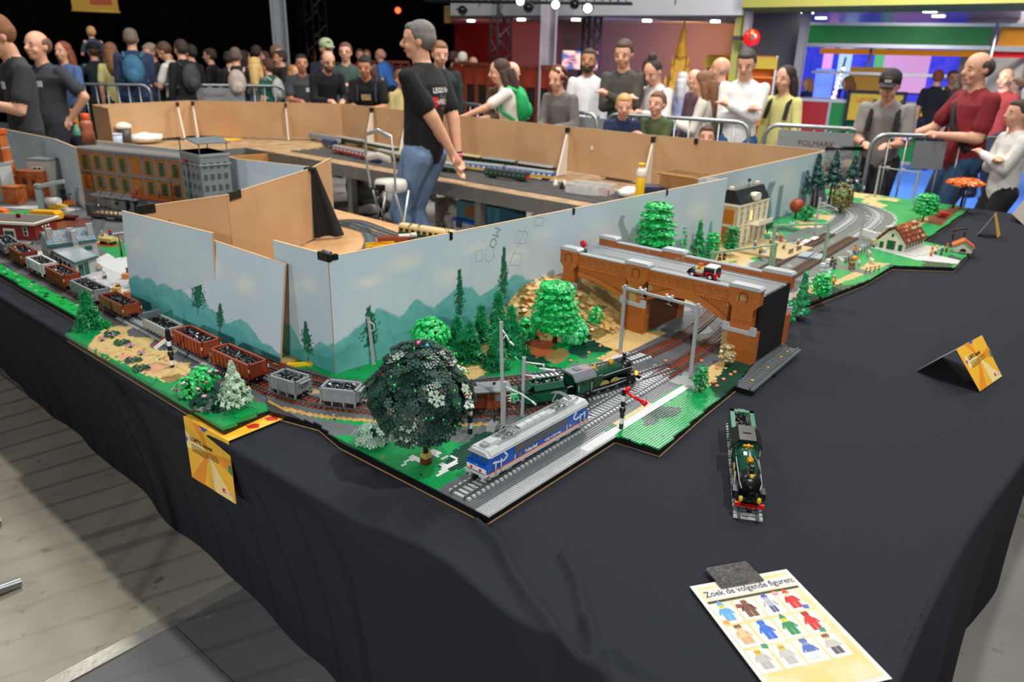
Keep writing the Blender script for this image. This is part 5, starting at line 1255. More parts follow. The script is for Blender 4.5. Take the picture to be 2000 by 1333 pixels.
for sd in (-1,1):
 y = sd*(W2+.0003); yy = sorted((y,y+sd*.0009))
 MB().b2(-.105,.105,*yy,zb+.022,zt-.003).mk('ventilation_grille',GRL,t)
 for k in range(6): MB().b2(-.105,.105,*sorted((y+sd*.0009,y+sd*.0013)),zb+.024+.0033*k,zb+.0248+.0033*k).mk('grille_bar',pl('#6a6d70'),t)
 MB().b2(-L/2+.004,L/2-.004,*yy,zb+.0035,zb+.0065).mk('orange_stripe',ORG,t)
 MB().b2(-L/2+.010,L/2-.010,sd*W2-.003,sd*W2+.001,zb-.004,zb+.0035).mk('sole_bar',SIL,t)
 for e in (-1,1):
  pts = [(e*(L/2-.020),zb+.030),(e*(L/2-.060),zb+.022),(e*(L/2-.072),zb+.030),(e*(L/2-.060),zt-.003)]
  b = MB()
  for p_,q_ in zip(pts[:-1],pts[1:]):
   d = Vector((q_[0]-p_[0],q_[1]-p_[1])); n_ = Vector((-d.y,d.x)).normalized()*.0022
   b.prism([(p_[0]+n_.x,p_[1]+n_.y),(q_[0]+n_.x,q_[1]+n_.y),(q_[0]-n_.x,q_[1]-n_.y),(p_[0]-n_.x,p_[1]-n_.y)],*yy,axis='y')
  b.mk('white_flash',WHP,t)
  for xx in (.026,.045): MB().rod((e*(L/2-xx),sd*(W2+.004),zb-.002),(e*(L/2-xx),sd*(W2+.004),zb+.034),.0016).mk('hand_pole',SIL,t)
  MB().b2(*sorted((e*(L/2-.044),e*(L/2-.028))),*sorted((y,y+sd*.0006)),zb+.008,zt-.004).mk('cab_door',pl('#124ca8',.3),t)
  MB().b2(*sorted((e*(L/2-.098),e*(L/2-.100))),*yy,zb+.008,zb+.021).mk('white_flash',WHP,t)
 lettering('VolkerRail',.0125,WHP,t,(-.043*1,sd*(W2+.0012),zb+.0135),(PI/2,0,0 if sd < 0 else PI),depth=.0002,bold=.0003,sx=.92)
 lettering('veilig onderweg',.0115,WHP,t,(.043,sd*(W2+.0012),zb+.0135),(PI/2,0,0 if sd < 0 else PI),depth=.0002,sx=.92)
 MB().prism([(-.088,zb+.0105),(-.080,zb+.0105),(-.084,zb+.018)],*yy,axis='y').mk('red_triangle',pl('#d04a40'),t)
 lettering('VR',.009,WHP,t,(L/2-.085,sd*(W2+.0012),zb+.014),(PI/2,0,0 if sd < 0 else PI),depth=.0002)
 for xx in (-.150,-.118,-.086,.086,.118,.150):
  part('wheel',_wh,t,(xx,sd*.0205,.0105)); MB().b2(xx-.009,xx+.009,sd*.027-.002,sd*.027+.002,.006,.015).mk('axle_box',GRY if xx in (-.118,.118) else BLKP,t)
 for xx in (-.165,-.07,.07,.165): MB().prism([(xx-.012,.021),(xx+.012,.021),(xx+.004,.008),(xx-.004,.008)],sd*.030-.0015,sd*.030+.0015,axis='y').mk('bogie_frame',SIL,t)
MB().b2(-L/2+.02,L/2-.02,-.018,.018,.010,.022).mk('bogie_block',BLKP,t)
# ================================================================ trees and plants of moulded leaves
def star(n,r0,r1,th,droop=0.):
 vs = [(0,0,0),(0,0,th)]
 for k in range(2*n):
  a = PI*k/n; r = r1 if k % 2 == 0 else r0
  vs += [(r*cos(a),r*sin(a),-droop*(r/r1)),(r*cos(a),r*sin(a),th-droop*(r/r1))]
 fs = []; m = 2*n
 for k in range(m):
  a,b = 2+2*k,2+2*((k+1) % m); fs += [(1,a+1,b+1),(0,b,a),(a,b,b+1),(a,b+1,a+1)]
 return np.array(vs),np.array(fs)
def sprig(n=5,L=.010,w=.0012):
 vs,fs = [],[]
 for k in range(n):
  a = 2*PI*k/n; d = np.array([cos(a),sin(a),.25*(-1)**k]); s = np.array([-d[1],d[0],0])*w; u = np.array([0,0,w]); o = len(vs)
  vs += [s,-s*.5+u,-s*.5-u,d*L]; fs += [(o,o+1,o+3),(o+1,o+2,o+3),(o+2,o,o+3)]
 return np.array(vs),np.array(fs)
def flake():
 """six armed branching leaf with knobs"""
 vs,fs = [],[]
 def bar(p,q,w,th):
  p,q = np.array(p),np.array(q); d = (q-p)/np.linalg.norm(q-p); s = np.array([-d[1],d[0],0])*w; o = len(vs)
  for c in (p,q):
   for e in (s,-s): vs.extend([c+e,c+e+np.array([0,0,th])])
  fs.extend([(o,o+2,o+6),(o,o+6,o+4),(o+1,o+5,o+7),(o+1,o+7,o+3),(o,o+4,o+5),(o,o+5,o+1),(o+2,o+3,o+7),(o+2,o+7,o+6),(o+4,o+6,o+7),(o+4,o+7,o+5)])
 for k in range(6):
  a = PI*k/3; c,s = cos(a),sin(a); L = 1.
  bar((0,0,0),(L*c,L*s,0),.10,.14)
  for t in (-.7,.7):
   bar((.5*c,.5*s,0),(.5*c+.42*cos(a+t),.5*s+.42*sin(a+t),0),.09,.14)
 return np.array(vs),np.array(fs)
LEAF = {'star': star(4,.45,1.,.22,.25),'round': star(5,.72,1.,.25,.3),'flake': flake(),'needle': sprig(),'tri': star(3,.55,1.,.25,.2)}
LEAFM = attr_mat('leaf_plastic',.32,.5)
def scatter(kind,P,N,size,cols,seed,jit=.5):
 """leaves at points P facing N"""
 rs = np.random.RandomState(seed); v,f = LEAF[kind]; n = len(P); v = v/(np.abs(v).max())
 N = N+rs.normal(0,jit*.45,N.shape); N /= np.linalg.norm(N,axis=1)[:,None]
 A = np.cross(N,rs.normal(size=N.shape)); A /= np.linalg.norm(A,axis=1)[:,None]; B = np.cross(N,A)
 s = size*(.75+.5*rs.rand(n))
 V = P[:,None]+s[:,None,None]*(v[None,:,0,None]*A[:,None]+v[None,:,1,None]*B[:,None]+v[None,:,2,None]*N[:,None])
 F = (np.arange(n)[:,None,None]*len(v)+f[None]).reshape(-1,3); cc = np.array([srgb(c) for c in cols]); ci = rs.choice(len(cols),n)
 C_ = np.repeat(cc[ci]*(.85+.3*rs.rand(n,1)),len(v),0)
 return V.reshape(-1,3),F,C_
TRUNK = pl('#4a2416',.5); TRUNKB = pl('#2a1a12',.5)
def tree(label,base,h,w,kind='star',shape='round',cols=('#18a850','#22bd5a'),n=500,size=.008,seed=1,trunk=TRUNK,tr=.006,z0=None,c0=.2,group='trees of the layout',extra=None,cat='model tree',name='model_tree',tr2=None,off=(0,0)):
 z = LZ if z0 is None else z0; t = thing(name,label,cat,(base[0],base[1],z),0,group); rs = np.random.RandomState(seed)
 r = w/2
 if shape == 'round':
  u = rs.normal(size=(n,3)); u /= np.linalg.norm(u,axis=1)[:,None]; rad = (.55+.45*rs.rand(n)**.4)
  zc,zr = h*(c0+.42*(1-c0)),h*(1-c0); u[:,2] *= np.where(u[:,2] < 0,.42,.58); lump = 1+.12*np.sin(u[:,0]*7+seed)*np.sin(u[:,1]*6)+.08*np.sin(u[:,2]*14)
  P = np.c_[u[:,0]*r*rad*lump,u[:,1]*r*rad*lump,zc+u[:,2]*zr*rad]; N = np.c_[u[:,:2]*.55,np.abs(u[:,2])+.45]; P += [*off,0]
 elif shape == 'tiers':
  q = rs.rand(n); k = np.floor(q*7)/7; a = rs.rand(n)*2*PI; prof = np.interp(k,[0,.15,.45,.8,1],[.7,1,.97,.78,.42]); rr = r*prof*(.12+.88*rs.rand(n)**.5)
  P = np.c_[rr*np.cos(a),rr*np.sin(a),h*(c0+(1-c0)*(k+.06*rs.rand(n)))-.15*rr]; N = np.c_[.5*np.cos(a),.5*np.sin(a),np.ones(n)]
 elif shape == 'cone':
  q = rs.rand(n)**1.35; a = rs.rand(n)*2*PI; layer = .68+.32*np.sin(q*30); rr = r*((1-q)*.96+.04)*layer*(.35+.65*rs.rand(n)**.5)
  P = np.c_[rr*np.cos(a),rr*np.sin(a),h*(c0+(1-c0)*q)-.25*rr]; N = np.c_[np.cos(a)*.9,np.sin(a)*.9,.5*np.ones(n)]
 elif shape == 'umbrella':
  a = rs.rand(n)*2*PI; rr = r*rs.rand(n)**.5; P = np.c_[rr*np.cos(a),rr*np.sin(a)*.8,h*(.86-.10*(rr/r)**2+.10*rs.rand(n))]; N = np.c_[.2*np.cos(a),.2*np.sin(a),np.ones(n)]
 V,F,K = scatter(kind,P,N,size,cols,seed)
 if extra:
  m = max(3,int(n*extra[1])); i = rs.choice(n,m); V2,F2,K2 = scatter(extra[3] if len(extra) > 3 else 'tri',P[i]*[1.04,1.04,1.0]+[0,0,.002],N[i],extra[2],extra[0],seed+1)
  F = np.concatenate([F,F2+len(V)]); V = np.concatenate([V,V2]); K = np.concatenate([K,K2])
 link('foliage',np_mesh('foliage',V,F,[LEAFM],paint=np.clip(K,0,1)),t,'stuff')
 tb = MB()
 top = h*(.93 if shape in ('cone','tiers') else .75); tb.rod((0,0,0),(0,0,top),tr,tr*.45,8).rod((0,0,0),(0,0,.006),tr*1.7,tr,8)
 if shape == 'round' and h > .12:
  for k in range(6): a = k*PI/3; tb.rod((0,0,h*.3),(r*.6*cos(a),r*.6*sin(a),h*.5),tr*.6,tr*.25,6)
 if tr2:
  for (dx,dy) in tr2: tb.rod((dx,dy,0),(dx*.3,dy*.3,h*.8),tr*.8,tr*.6,8)
 tb.mk('trunk',trunk,t); return t
BR = ('#14a04a','#1cb858','#2cc868'); MID = ('#128a48','#179a50','#0c7840'); FIR = ('#0f7a48','#128a50','#1a9a5c'); DARK = ('#1e3a30','#26463a','#182c26')
big = tree('big dark green tree with white flake leaves in front of the locomotive',(1.1239,1.2045),.315,.228,'flake','round',('#1f3d33','#28483c','#16302a','#31564a'),2600,.0125,3,pl('#2b1812'),.0075,c0=.23,off=(-.007,.009),extra=(('#9fb6a4','#b9c9b6'),.011,.020,'flake'))
rs = random.Random(4); b = MB()
for k in range(70):
 u = Vector((rs.gauss(0,1),rs.gauss(0,1),rs.gauss(0,1))).normalized(); b.rod((u.x*.112,u.y*.112,.194+u.z*.112),(u.x*.116,u.y*.116,.199+u.z*.115),.0022,n=6)
b.mk('green_buds',pl('#2fd050'),big,kind='stuff')
b = MB()
for k in range(16):
 u = Vector((rs.gauss(0,1),rs.gauss(0,1),rs.gauss(0,1))).normalized(); b.box((u.x*.114,u.y*.114,.194+u.z*.112),(.005,.004,.003),rz=k)
b.mk('red_buds',pl('#a03018'),big,kind='stuff')
MB().b2(-.0095,.0095,-.0095,.0095,.016,.030).mk('yellow_brick',pl('#a89a58'),big)
MB().b2(-.0100,.0100,-.0100,.0100,0,.014).mk('brown_foot',pl('#6a2c16'),big)
t = thing('model_bird','tiny pink and blue birds on top of the big dark tree','model bird',((1.1239,1.2045)[0]-.012,(1.1239,1.2045)[1]+.005,LZ+.312))
MB().ball((0,0,.006),.005,8,6).rod((0,0,.006),(.008,0,.010),.003,.001).mk('pink_bird',pl('#e06ab0'),t); MB().ball((.016,-.012,-.004),.006,8,6).rod((.016,-.012,-.004),(.024,-.014,-.010),.003,.001).mk('blue_bird',pl('#2a9ae0'),t)
tree('pale mint shrub under the left side of the big dark tree',(1.0979,1.3736),.055,.085,'flake','round',('#8fb8a0','#a8ccb4'),110,.011,9,TRUNK,.003,c0=.05)
tree('rounded bright green tree left of the firs, against the board',(1.5957,1.6812),.145,.125,'round','round',BR,620,.0085,11,c0=.30)
tree('large bright green tree with tiered leaves left of the bridge',(1.9903,1.4714),.238,.165,'round','tiers',BR,1500,.0095,12,c0=.26,tr=.008)
tree('bushy bright green shrub at the right foot of the large tiered tree',(2.0362,1.4236),.105,.10,'round','round',('#1cb45c','#34c878','#5ad896'),500,.008,13,c0=.02)
tree('thin sapling on the tan slope left of the bridge',(2.1925,1.4395),.085,.06,'tri','tiers',BR,90,.008,14,tr=.003,c0=.35,z0=.752)
for (b_,h,w,sd,lab) in (((1.675,1.5791),.125,.105,21,'green fir standing on the tan bank right of the big dark tree'),((1.8141,1.6547),.130,.085,22,'slim green fir behind the fir on the tan bank'),((1.6943,1.478),.118,.085,23,'green fir at the edge of the meadow nearest the guard van'),
       ((1.82,1.5249),.155,.115,24,'widest green fir with a red brown foot right of the tall mast'),((1.9178,1.6708),.150,.075,25,'green fir close to the board, behind the widest fir'),((1.729,1.6876),.105,.070,26,'small dark fir close to the board behind the bank'),
       ((0.9667,2.7299),.132,.105,27,'fluffy green fir alone at the left corner of the flower bank')):
 tree(lab,b_,h,w*1.2,'needle','cone',FIR,420,.020,sd,pl('#5a2414'),.005,c0=.13)
tree('round bright shrub peeping out behind the widest fir',(1.9247,1.5396),.10,.07,'round','round',BR,200,.008,28,c0=.2)
tree('small green tree with loose leaves on the right meadow below the portal',(1.9768,0.9104),.088,.050,'tri','tiers',MID,130,.0075,31,tr=.0028,c0=.22)
tree('small tan leaved tree at the foot of the right bridge pier',(2.221,0.943),.080,.052,'round','tiers',('#b8a878','#9c8f60','#cabd90'),90,.0075,32,tr=.0025,c0=.30)
tree('pale sage green tree in front of the brown wagons',(0.9667,1.7947),.145,.115,'star','cone',('#a9c4a8','#94b096','#bcd0b8'),520,.0085,33,pl('#3a1c12'),.0032,c0=.30)
PK = (('#e884b8','#f09cc8'),.16,.0065,'round')
tree('bright green rose bush with pink blossoms, leftmost of three',(0.9156,1.95),.075,.075,'round','round',BR,130,.007,34,TRUNKB,.003,c0=.15,extra=PK,cat='model bush',name='model_bush',group='rose bushes')
tree('bright green rose bush with pink blossoms, behind the other two',(0.973,1.9752),.085,.085,'round','round',BR,170,.007,35,TRUNKB,.003,c0=.1,extra=PK,cat='model bush',name='model_bush',group='rose bushes')
tree('dark green rose bush with few pink blossoms at the bank edge',(0.9097,1.8556),.055,.075,'flake','round',('#1d5a40','#1a4636'),110,.008,36,TRUNKB,.003,c0=.0,extra=(PK[0],.07,.0065,'round'),cat='model bush',name='model_bush',group='rose bushes')
# beyond the bridge
zb_ = LZ+.085
for (b_,h,w,k,shp,cols,n,sd,c0,lab,z) in (
 ((2.86,1.60),.345,.175,'round','tiers',BR,1100,41,.28,'tall bright green tree behind the bridge against the grey board',.78),
 ((3.2969,1.7229),.155,.085,'tri','tiers',BR,260,42,.1,'slender bright tree right of the tall one behind the bridge',.78),
 ((3.3609,1.6449),.17,.095,'tri','cone',MID,360,43,.08,'dark green tree behind the bridge above the white lamp',.77),
 ((3.4588,1.6152),.125,.075,'tri','tiers',BR,160,44,.15,'light green tree between the lamp and the mansion garden',.76),
 ((3.605,1.5867),.14,.075,'tri','tiers',MID,200,45,.12,'dark green bushy tree beside the mansion front corner',.76),
 ((3.187,1.8584),.085,.075,'tri','tiers',('#2a9a68','#37a878'),110,46,.1,'bluish small tree behind the left part of the bridge',.79),
 ((3.1461,1.957),.070,.065,'tri','tiers',('#b8542a','#c86a34'),70,47,.2,'small rust coloured tree behind the left end of the bridge',.80),
 ((3.2093,1.6449),.065,.12,'tri','round',MID,160,48,.0,'low hedge like shrub directly behind the bridge parapet',.77),
 ((2.94,0.9715),.165,.085,'tri','cone',FIR,520,49,.08,'green fir right of the bridge end on the dark slope',.74),
 ((3.162,0.9717),.125,.075,'tri','tiers',BR,260,50,.25,'bright green tree right of the bridge fir',.74),
 ((2.7371,0.9407),.105,.045,'tri','tiers',MID,90,51,.3,'thin small tree on a red stem beside the bridge back pier',.74),
 ((5.3365,1.0997),.185,.165,'round','tiers',BR,420,52,.3,'layered bright green tree behind the thatched farm',.74),
 ((4.7687,1.6349),.10,.085,'tri','round',MID,130,53,.2,'small round green tree below the dark firs',.74),
 ((5.2262,1.5782),.20,.14,'tri','round',('#7a7434','#8c7a2c','#5c6430'),300,54,.1,'olive and yellow bushy tree by the inner curve',.74)):
 tree(lab,b_,h,w,k,shp,cols,n,.0105,sd,c0=c0,z0=z,tr=.005)
tree('flat orange autumn tree on two brown trunks at the far corner',(6.0504,1.0294),.21,.27,'star','umbrella',('#e0681c','#e87a24','#d0581a'),420,.021,55,pl('#5a2818'),.010,tr2=((-.05,.04),))
TEALD = ('#1c4a44','#24564e','#143a38')
for (b_,h,w,sd,lab,ex) in (((5.1425,1.8201),.32,.16,61,'tall dark teal fir on two bare trunks, leftmost of the dark group',None),((5.2653,1.7791),.345,.15,62,'tall dark teal fir on a bare trunk, second of the dark group',None),
       ((5.4133,1.7167),.37,.19,63,'tallest dark teal fir at the end of the blue board',None),((5.556,1.6357),.33,.19,64,'dark tree dotted with red and white at the right of the dark group',(('#c8d8d0','#b04a30'),.12,.012,'tri'))):
 tree(lab,b_,h,w,'star','cone',TEALD,420,.016,sd,pl('#5a2c1c'),.009,c0=.42,extra=ex,tr2=((.03,-.02),))
t = thing('model_tree','rust red ball shaped tree below the dark firs','model tree',(*(4.8314,1.7239),LZ),0,'trees of the layout')
b = MB();
MB().ball((0,0,.075),.045,12,8).mk('ball_crown',mat('#a03c20',.4,0,.3,60,.8,120),t); MB().rod((0,0,0),(0,0,.05),.006).mk('trunk',TRUNK,t)
for (p_,lab) in (((4.3667,1.9251),'round clipped dark green tree at the left front of the mansion'),((4.1735,1.6335),'round clipped dark green tree right of the mansion terrace')):
 t = thing('topiary',lab,'model tree',(*p_,.76),0,'clipped ball trees'); MB().ball((0,0,.05),.026,12,8).mk('ball_crown',mat('#0c5a34',.4,0,.2,80,.8,160),t); MB().rod((0,0,0),(0,0,.03),.004).mk('trunk',TRUNK,t)
# ---- flowers, low leaves, stones: loose single-stud pieces
FLW = {c: MB().lathe([(.0016,0),(.0038,.0024),(.0040,.0036),(.0018,.0042),(0,.0042)],8).mesh('flower_head',[pl(c)]) for c in ('#e06aa8','#a884d0','#c83c78')}
STO = {c: MB().lathe([(.0040,0),(.0040,.0032),(.0036,.0036),(0,.0036)],8).mesh('round_plate',[pl(c)]) for c in ('#d98a58','#1a9a60','#d8c890','#0e5a3a')}
def flowers(label,p,spec,z=LZ+.008):
 t = thing('flower_clump',label,'model flowers',(*p,z),0,'flower clumps on the bank')
 MB().at((0,0,0)).box((0,0,.002),(.012,.008,.004),rz=.5).rod((0,0,0),(0,0,.012),.0012).mk('leaf_base',pl('#0e5a3a'),t)
 for (dx,dy,dz,c) in spec: part('flower_head',FLW[c],t,(dx,dy,dz))
 MB().rod((0,0,.003),(.006,.004,.010),.0009,n=5).rod((0,0,.003),(-.007,.002,.010),.0009,n=5).rod((0,0,.003),(.002,-.007,.009),.0009,n=5).mk('stem',pl('#0e7a44'),t)
sp1 = [(.006,.004,.010,'#a884d0'),(-.007,.002,.010,'#e06aa8'),(.002,-.007,.009,'#a884d0'),(.0,.009,.011,'#c83c78'),(.010,-.004,.008,'#e06aa8')]
flowers('lilac and pink flower clump nearest the fir',(0.9362,2.5681),sp1); flowers('pink flower clump beside the dark grassy tuft',(0.9738,2.5776),sp1[:3]); flowers('lilac and crimson flower clump in the middle of the bank',(0.9736,2.4419),sp1+[(-.012,-.004,.009,'#a884d0')])
flowers('pink flower clump left of the signal post',(0.9658,2.3537),sp1)
for k,((x,y),c) in enumerate(zip([(0.8941,2.5154),(0.9157,2.4863),(0.9337,2.4093),(0.9761,2.3907),(0.9233,2.3086),(0.9991,2.2534),(0.9022,2.455),(0.9098,2.2058),(0.9291,2.2199)],['#e06aa8']*9)):
 o = part('single_flower',FLW[c],None,(x,y,LZ+.008)); tag(o,'tiny single pink stud flower scattered on the tan bank','model flower','single stud flowers')
for k,((x,y),c) in enumerate(zip([(0.8889,2.4689),(0.909,2.3972),(0.9716,2.4677),(0.939,2.3287),(0.9902,2.3889),(0.9161,2.1543),(0.991,2.2803),(0.9052,2.3457)],['#1a9a60']*8)):
 o = part('round_plate',STO[c],None,(x,y,LZ+.008)); tag(o,'tiny round green stud plate on the tan bank','toy piece','round green plates')
for k,(x,y) in enumerate([(0.8802,2.4149),(0.8805,2.3899),(1.004,2.4073),(1.0121,2.2893),(0.9352,2.1452),(0.9468,2.1274),(1.0036,2.2857)]):
 o = part('round_plate',STO['#d98a58'],None,(x,y,LZ+.008)); tag(o,'tiny round orange stone plate on the tan bank','toy piece','round orange plates on the bank')
for k,(x,y) in enumerate([(2.1953,1.0167),(2.0586,0.9078),(2.0677,0.9038),(2.0422,0.886),(2.104,0.894),(2.154,0.8937),(2.1827,0.8932),(2.174,0.9511),(1.8952,1.3313),(1.9958,1.3304),(2.0739,1.3379),(2.078,1.2716),(2.0705,1.2524),(1.9701,1.2592),(2.1123,1.1037),(2.301,0.9123)]):
 o = part('round_plate',STO['#d98a58'],None,(x,y,LZ+.002),sc=(1.5,1.5,1.6)); tag(o,'tiny round orange stone on the meadow or slope near the bridge','toy piece','round orange stones by the bridge')
for (p_,lab) in (((0.9821,2.6094),'dark green grassy tuft on the tan bank by the fir'),((0.9246,2.3254),'dark green low leaf piece in the middle of the bank edge'),((0.9694,2.5038),'small dark green leaf piece behind the flowers'),((0.9127,2.2486),'dark green low leaf piece at the near edge of the bank')):
 tree(lab,p_,.016,.05,'tri','round',('#0e5a3a','#0c4a30'),16,.009,71,z0=LZ+.006,tr=.0015,cat='model plant',name='leaf_tuft',group='low leaf pieces')
b = MB(); rs = random.Random(9)
sp = [(random.Random(k).uniform(0,1),k) for k in range(46)]
for k in range(46):
 y = 2.78+k*.034; x = 1.012+rs.uniform(-.012,.03); b.box((x,y,LZ+.007),(.014,.010,.006),rs.choice((0,0,0,1,2)),rs.uniform(0,3))
tag(b.mk('hedge_plants',[pl('#16b454'),pl('#0e5a3a'),pl('#8ad0a0')]),'loose green leaf pieces strewn along the left grass strip','model plants',kind='stuff')
# loose rock plates on the tan slope
b = MB(); rs = random.Random(12)
def hA1(x,y): return float(hA(np.array([x]),np.array([y]))[0])
rk = thing('rock_slope','jumble of loose tan plates on the slope left of the bridge','model rocks',(0,0,0))
RC = [pl('#ddc48c'),pl('#cfa860'),pl('#b89a64'),pl('#e2b878')]; cnt = 0
rme = [[MB().b2(-a/2,a/2,-c/2,c/2,0,.0032).mesh('rock_plate',[m]) for m in RC] for a,c in ((.016,.016),(.016,.032),(.024,.016),(.012,.012))]
while cnt < 170:
 x,y = rs.uniform(2.04,2.28),rs.uniform(1.38,1.74)
 if hA1(x,y) < .012: continue
 part('rock_plate',rs.choice(rs.choice(rme)),rk,(x,y,LZ+hA1(x,y)+rs.uniform(.001,.006)),(rs.uniform(-.35,.35),rs.uniform(-.5,.1),rs.uniform(0,3))); cnt += 1
# ================================================================ masts, portals, signals
MASTM = pl('#a3a8ab',.4)
def mast(label,p,h,lean=0,arms=(),w=.008,m=MASTM,z=LZ):
 t = thing('catenary_mast',label,'model mast',(*p,z),0,'catenary masts'); t.rotation_euler = (lean,0,R(25))
 MB().b2(-w/2,w/2,-w/2,w/2,0,h).b2(-w*.7,w*.7,-w*.7,w*.7,0,.004).mk('post',m,t)
 for a in arms: a(t)
 return t
def arm_loop(z,s=1,L=.05):
 def f(t):
  MB().rod((0,-.003,z),(0,-L*.55,z-.012),.0022).rod((0,-L*.55,z-.012),(0,-L,z-.030),.0020).rod((0,-.003,z-.026),(0,-L*.55,z-.012),.0018).rod((0,-L,z-.030),(0,-L-.012,z-.04),.003).mk('bracket_arm',m_,t)
 m_ = pl('#d5d9da',.35); return f
def arm_flat(z,L=.055):
 def f(t): MB().rod((0,-.003,z),(0,-L,z),.0022).rod((0,-L,z),(0,-L,z-.012),.002).rod((0,-L+.012,z-.013),(0,-L-.028,z-.013),.0028).lathe([(.004,0),(.004,.006),(0,.006)],8,c=(0,-L-.028,z-.016)).mk('bracket_arm',pl('#d5d9da',.35),t)
 return f
mast('tallest grey mast with a small hooked arm, right of the guard van',(1.4227,1.2153),.288,R(-2),(arm_loop(.265,L=.022),))
mast('grey mast with two flat arms beside the tender',(1.4784,1.1922),.178,0,(arm_flat(.165),lambda t: MB().rod((0,-.003,.128),(0,-.05,.128),.002).mk('lower_arm',pl('#d5d9da',.35),t)))
mast('short grey mast with a long bent arm in front of the guard van',(1.4039,1.1953),.130,0,(arm_loop(.115,L=.075),))
mast('leaning grey mast standing against the painted board',(1.4419,1.7799),.158,R(-4),(lambda t: MB().path([(0,-.003,.145),(0,-.016,.135),(0,-.016,.118),(0,-.003,.112)][::1],.0018,5).mk('bracket_arm',pl('#d5d9da',.35),t),))
def portal(label,a,c,h,m,w=.009,ins=(.25,.62),z=LZ):
 a,c = Vector(a),Vector(c); d = c-a; L = d.length; t = thing('catenary_portal',label,'model portal',(a.x,a.y,z),atan2(d.y,d.x),'catenary portals')
 for x in (0,L): MB().b2(x-w/2,x+w/2,-w/2,w/2,0,h+.008).mk('post',m,t)
 MB().b2(-.012,L+.012,-w*.35,w*.35,h-.006,h+.002).mk('crossbeam',m,t)
 for f in ins: MB().b2(L*f-.012,L*f+.012,-.005,.005,h+.002,h+.008).b2(L*f-.012,L*f-.008,-.005,.005,h+.008,h+.014).b2(L*f+.008,L*f+.012,-.005,.005,h+.008,h+.014).mk('insulator_box',pl('#c8cccd'),t)
 for f in ins: MB().rod((L*f,0,h-.006),(L*f,0,h-.018),.001).rod((L*f-.01,0,h-.018),(L*f+.012,0,h-.02),.001).mk('wire_holder',m,t)
 return t
portal('grey catenary portal spanning the tracks in front of the bridge',(2.0759,1.2576),(2.0635,0.9874),.232,MASTM)
PGN = pl('#8fae8c',.4)
portal('pale green portal just behind the bridge',(3.1082,1.4495),(3.4719,1.3075),.13,PGN,.010,())
portal('pale green portal in front of the mansion garden',(3.5062,1.337),(3.7434,1.1671),.27*.78,PGN,.011,(.3,))
portal('grey portal at the far curve in front of the man in the cap',(6.0372,1.5965),(5.9589,1.3169),.22,MASTM,.012,(.2,.6))
mast('grey lattice mast with arms near the level crossing',(4.401,1.4468),.30*.72,0,(arm_loop(.19,L=.09),arm_loop(.15,L=.08)),.012)
mast('thin grey mast beside the farm track',(4.2023,1.1435),.205,0,(arm_loop(.19,L=.08),),.010)
def semaphore(label,p,h,armcol,z=LZ,up=False,rz=0.,zf=None,blocks=7):
 t = thing('semaphore_signal',label,'model signal',(*p,z),rz,'striped signal posts'); n = blocks
 for k in range(n):
  MB().b2(-.0045,.0045,-.0045,.0045,h*.86*k/n,h*.86*(k+1)/n).mk('post_block',pl('#e6e6e2' if k % 2 else '#101113') if k != n-1 else pl('#101113'),t)
 MB().at((0,0,h*.42),rx=PI/2).lathe([(0,-.008),(.009,-.006),(.009,.006),(0,.008)],10).mk('black_drum',pl('#101113'),t)
 return t
t = semaphore('striped signal post with a red arm beside the straight track',(1.6068,0.9514),.135,'',rz=R(8))
RED = pl('#d01018',.25)
MB().rod((0,-.004,.112),(.010,-.012,.122),.006).rod((0,0,.112),(.012,-.050,.088),.0042).lathe([(.007,-.003),(.007,.003),(0,.003)],12,c=(.013,-.052,.088)).rod((.013,-.047,.092),(.013,-.060,.082),.0075).mk('red_arm',RED,t)
MB().b2(-.004,.004,-.004,.004,.112,.118).mk('red_cap',RED,t)
t = semaphore('striped signal post with a white and red arm on the flower bank',(0.9897,2.1949),.128,'',rz=R(-140))
MB().b2(-.006,.006,-.006,.006,.100,.128).ball((0,0,.13),.006).mk('signal_head',pl('#101113'),t)
MB().at((0,0,.108),R(0),rx=R(38)).b2(-.0015,.0015,-.062,-.012,-.008,.004).mk('white_arm',pl('#e8e4dc'),t)
MB().at((0,0,.108),R(0),rx=R(38)).b2(-.002,.002,-.063,-.008,.004,.0065).box((0,.004,.006),(.008,.010,.006)).mk('red_stripe',RED,t)
MB().lathe([(.014,0),(.012,.004),(.006,.008),(0,.009)],6).mk('leaf_base',pl('#0e5a3a'),t)
t = semaphore('striped signal post half hidden by the big dark tree',(1.3075,1.2298),.118,'',rz=0,blocks=6)
MB().rod((0,0,.112),(-.012,.006,.124),.003).mk('red_arm',RED,t); MB().b2(-.012,.0,-.005,.005,.086,.100).mk('lamp_box',pl('#c8cccc'),t)
t = thing('track_barrow','small grey hand cart with a lever beside the track','toy cart',(*(1.3698,1.2057),LZ),R(20))
MB().prism([(-.022,0),(.018,0),(.018,.016),(-.008,.014)],-.012,.012,axis='y').mk('body',pl('#80868a'),t); MB().rod((.012,0,.014),(.022,0,.052),.0022).mk('lever',BLKP,t)
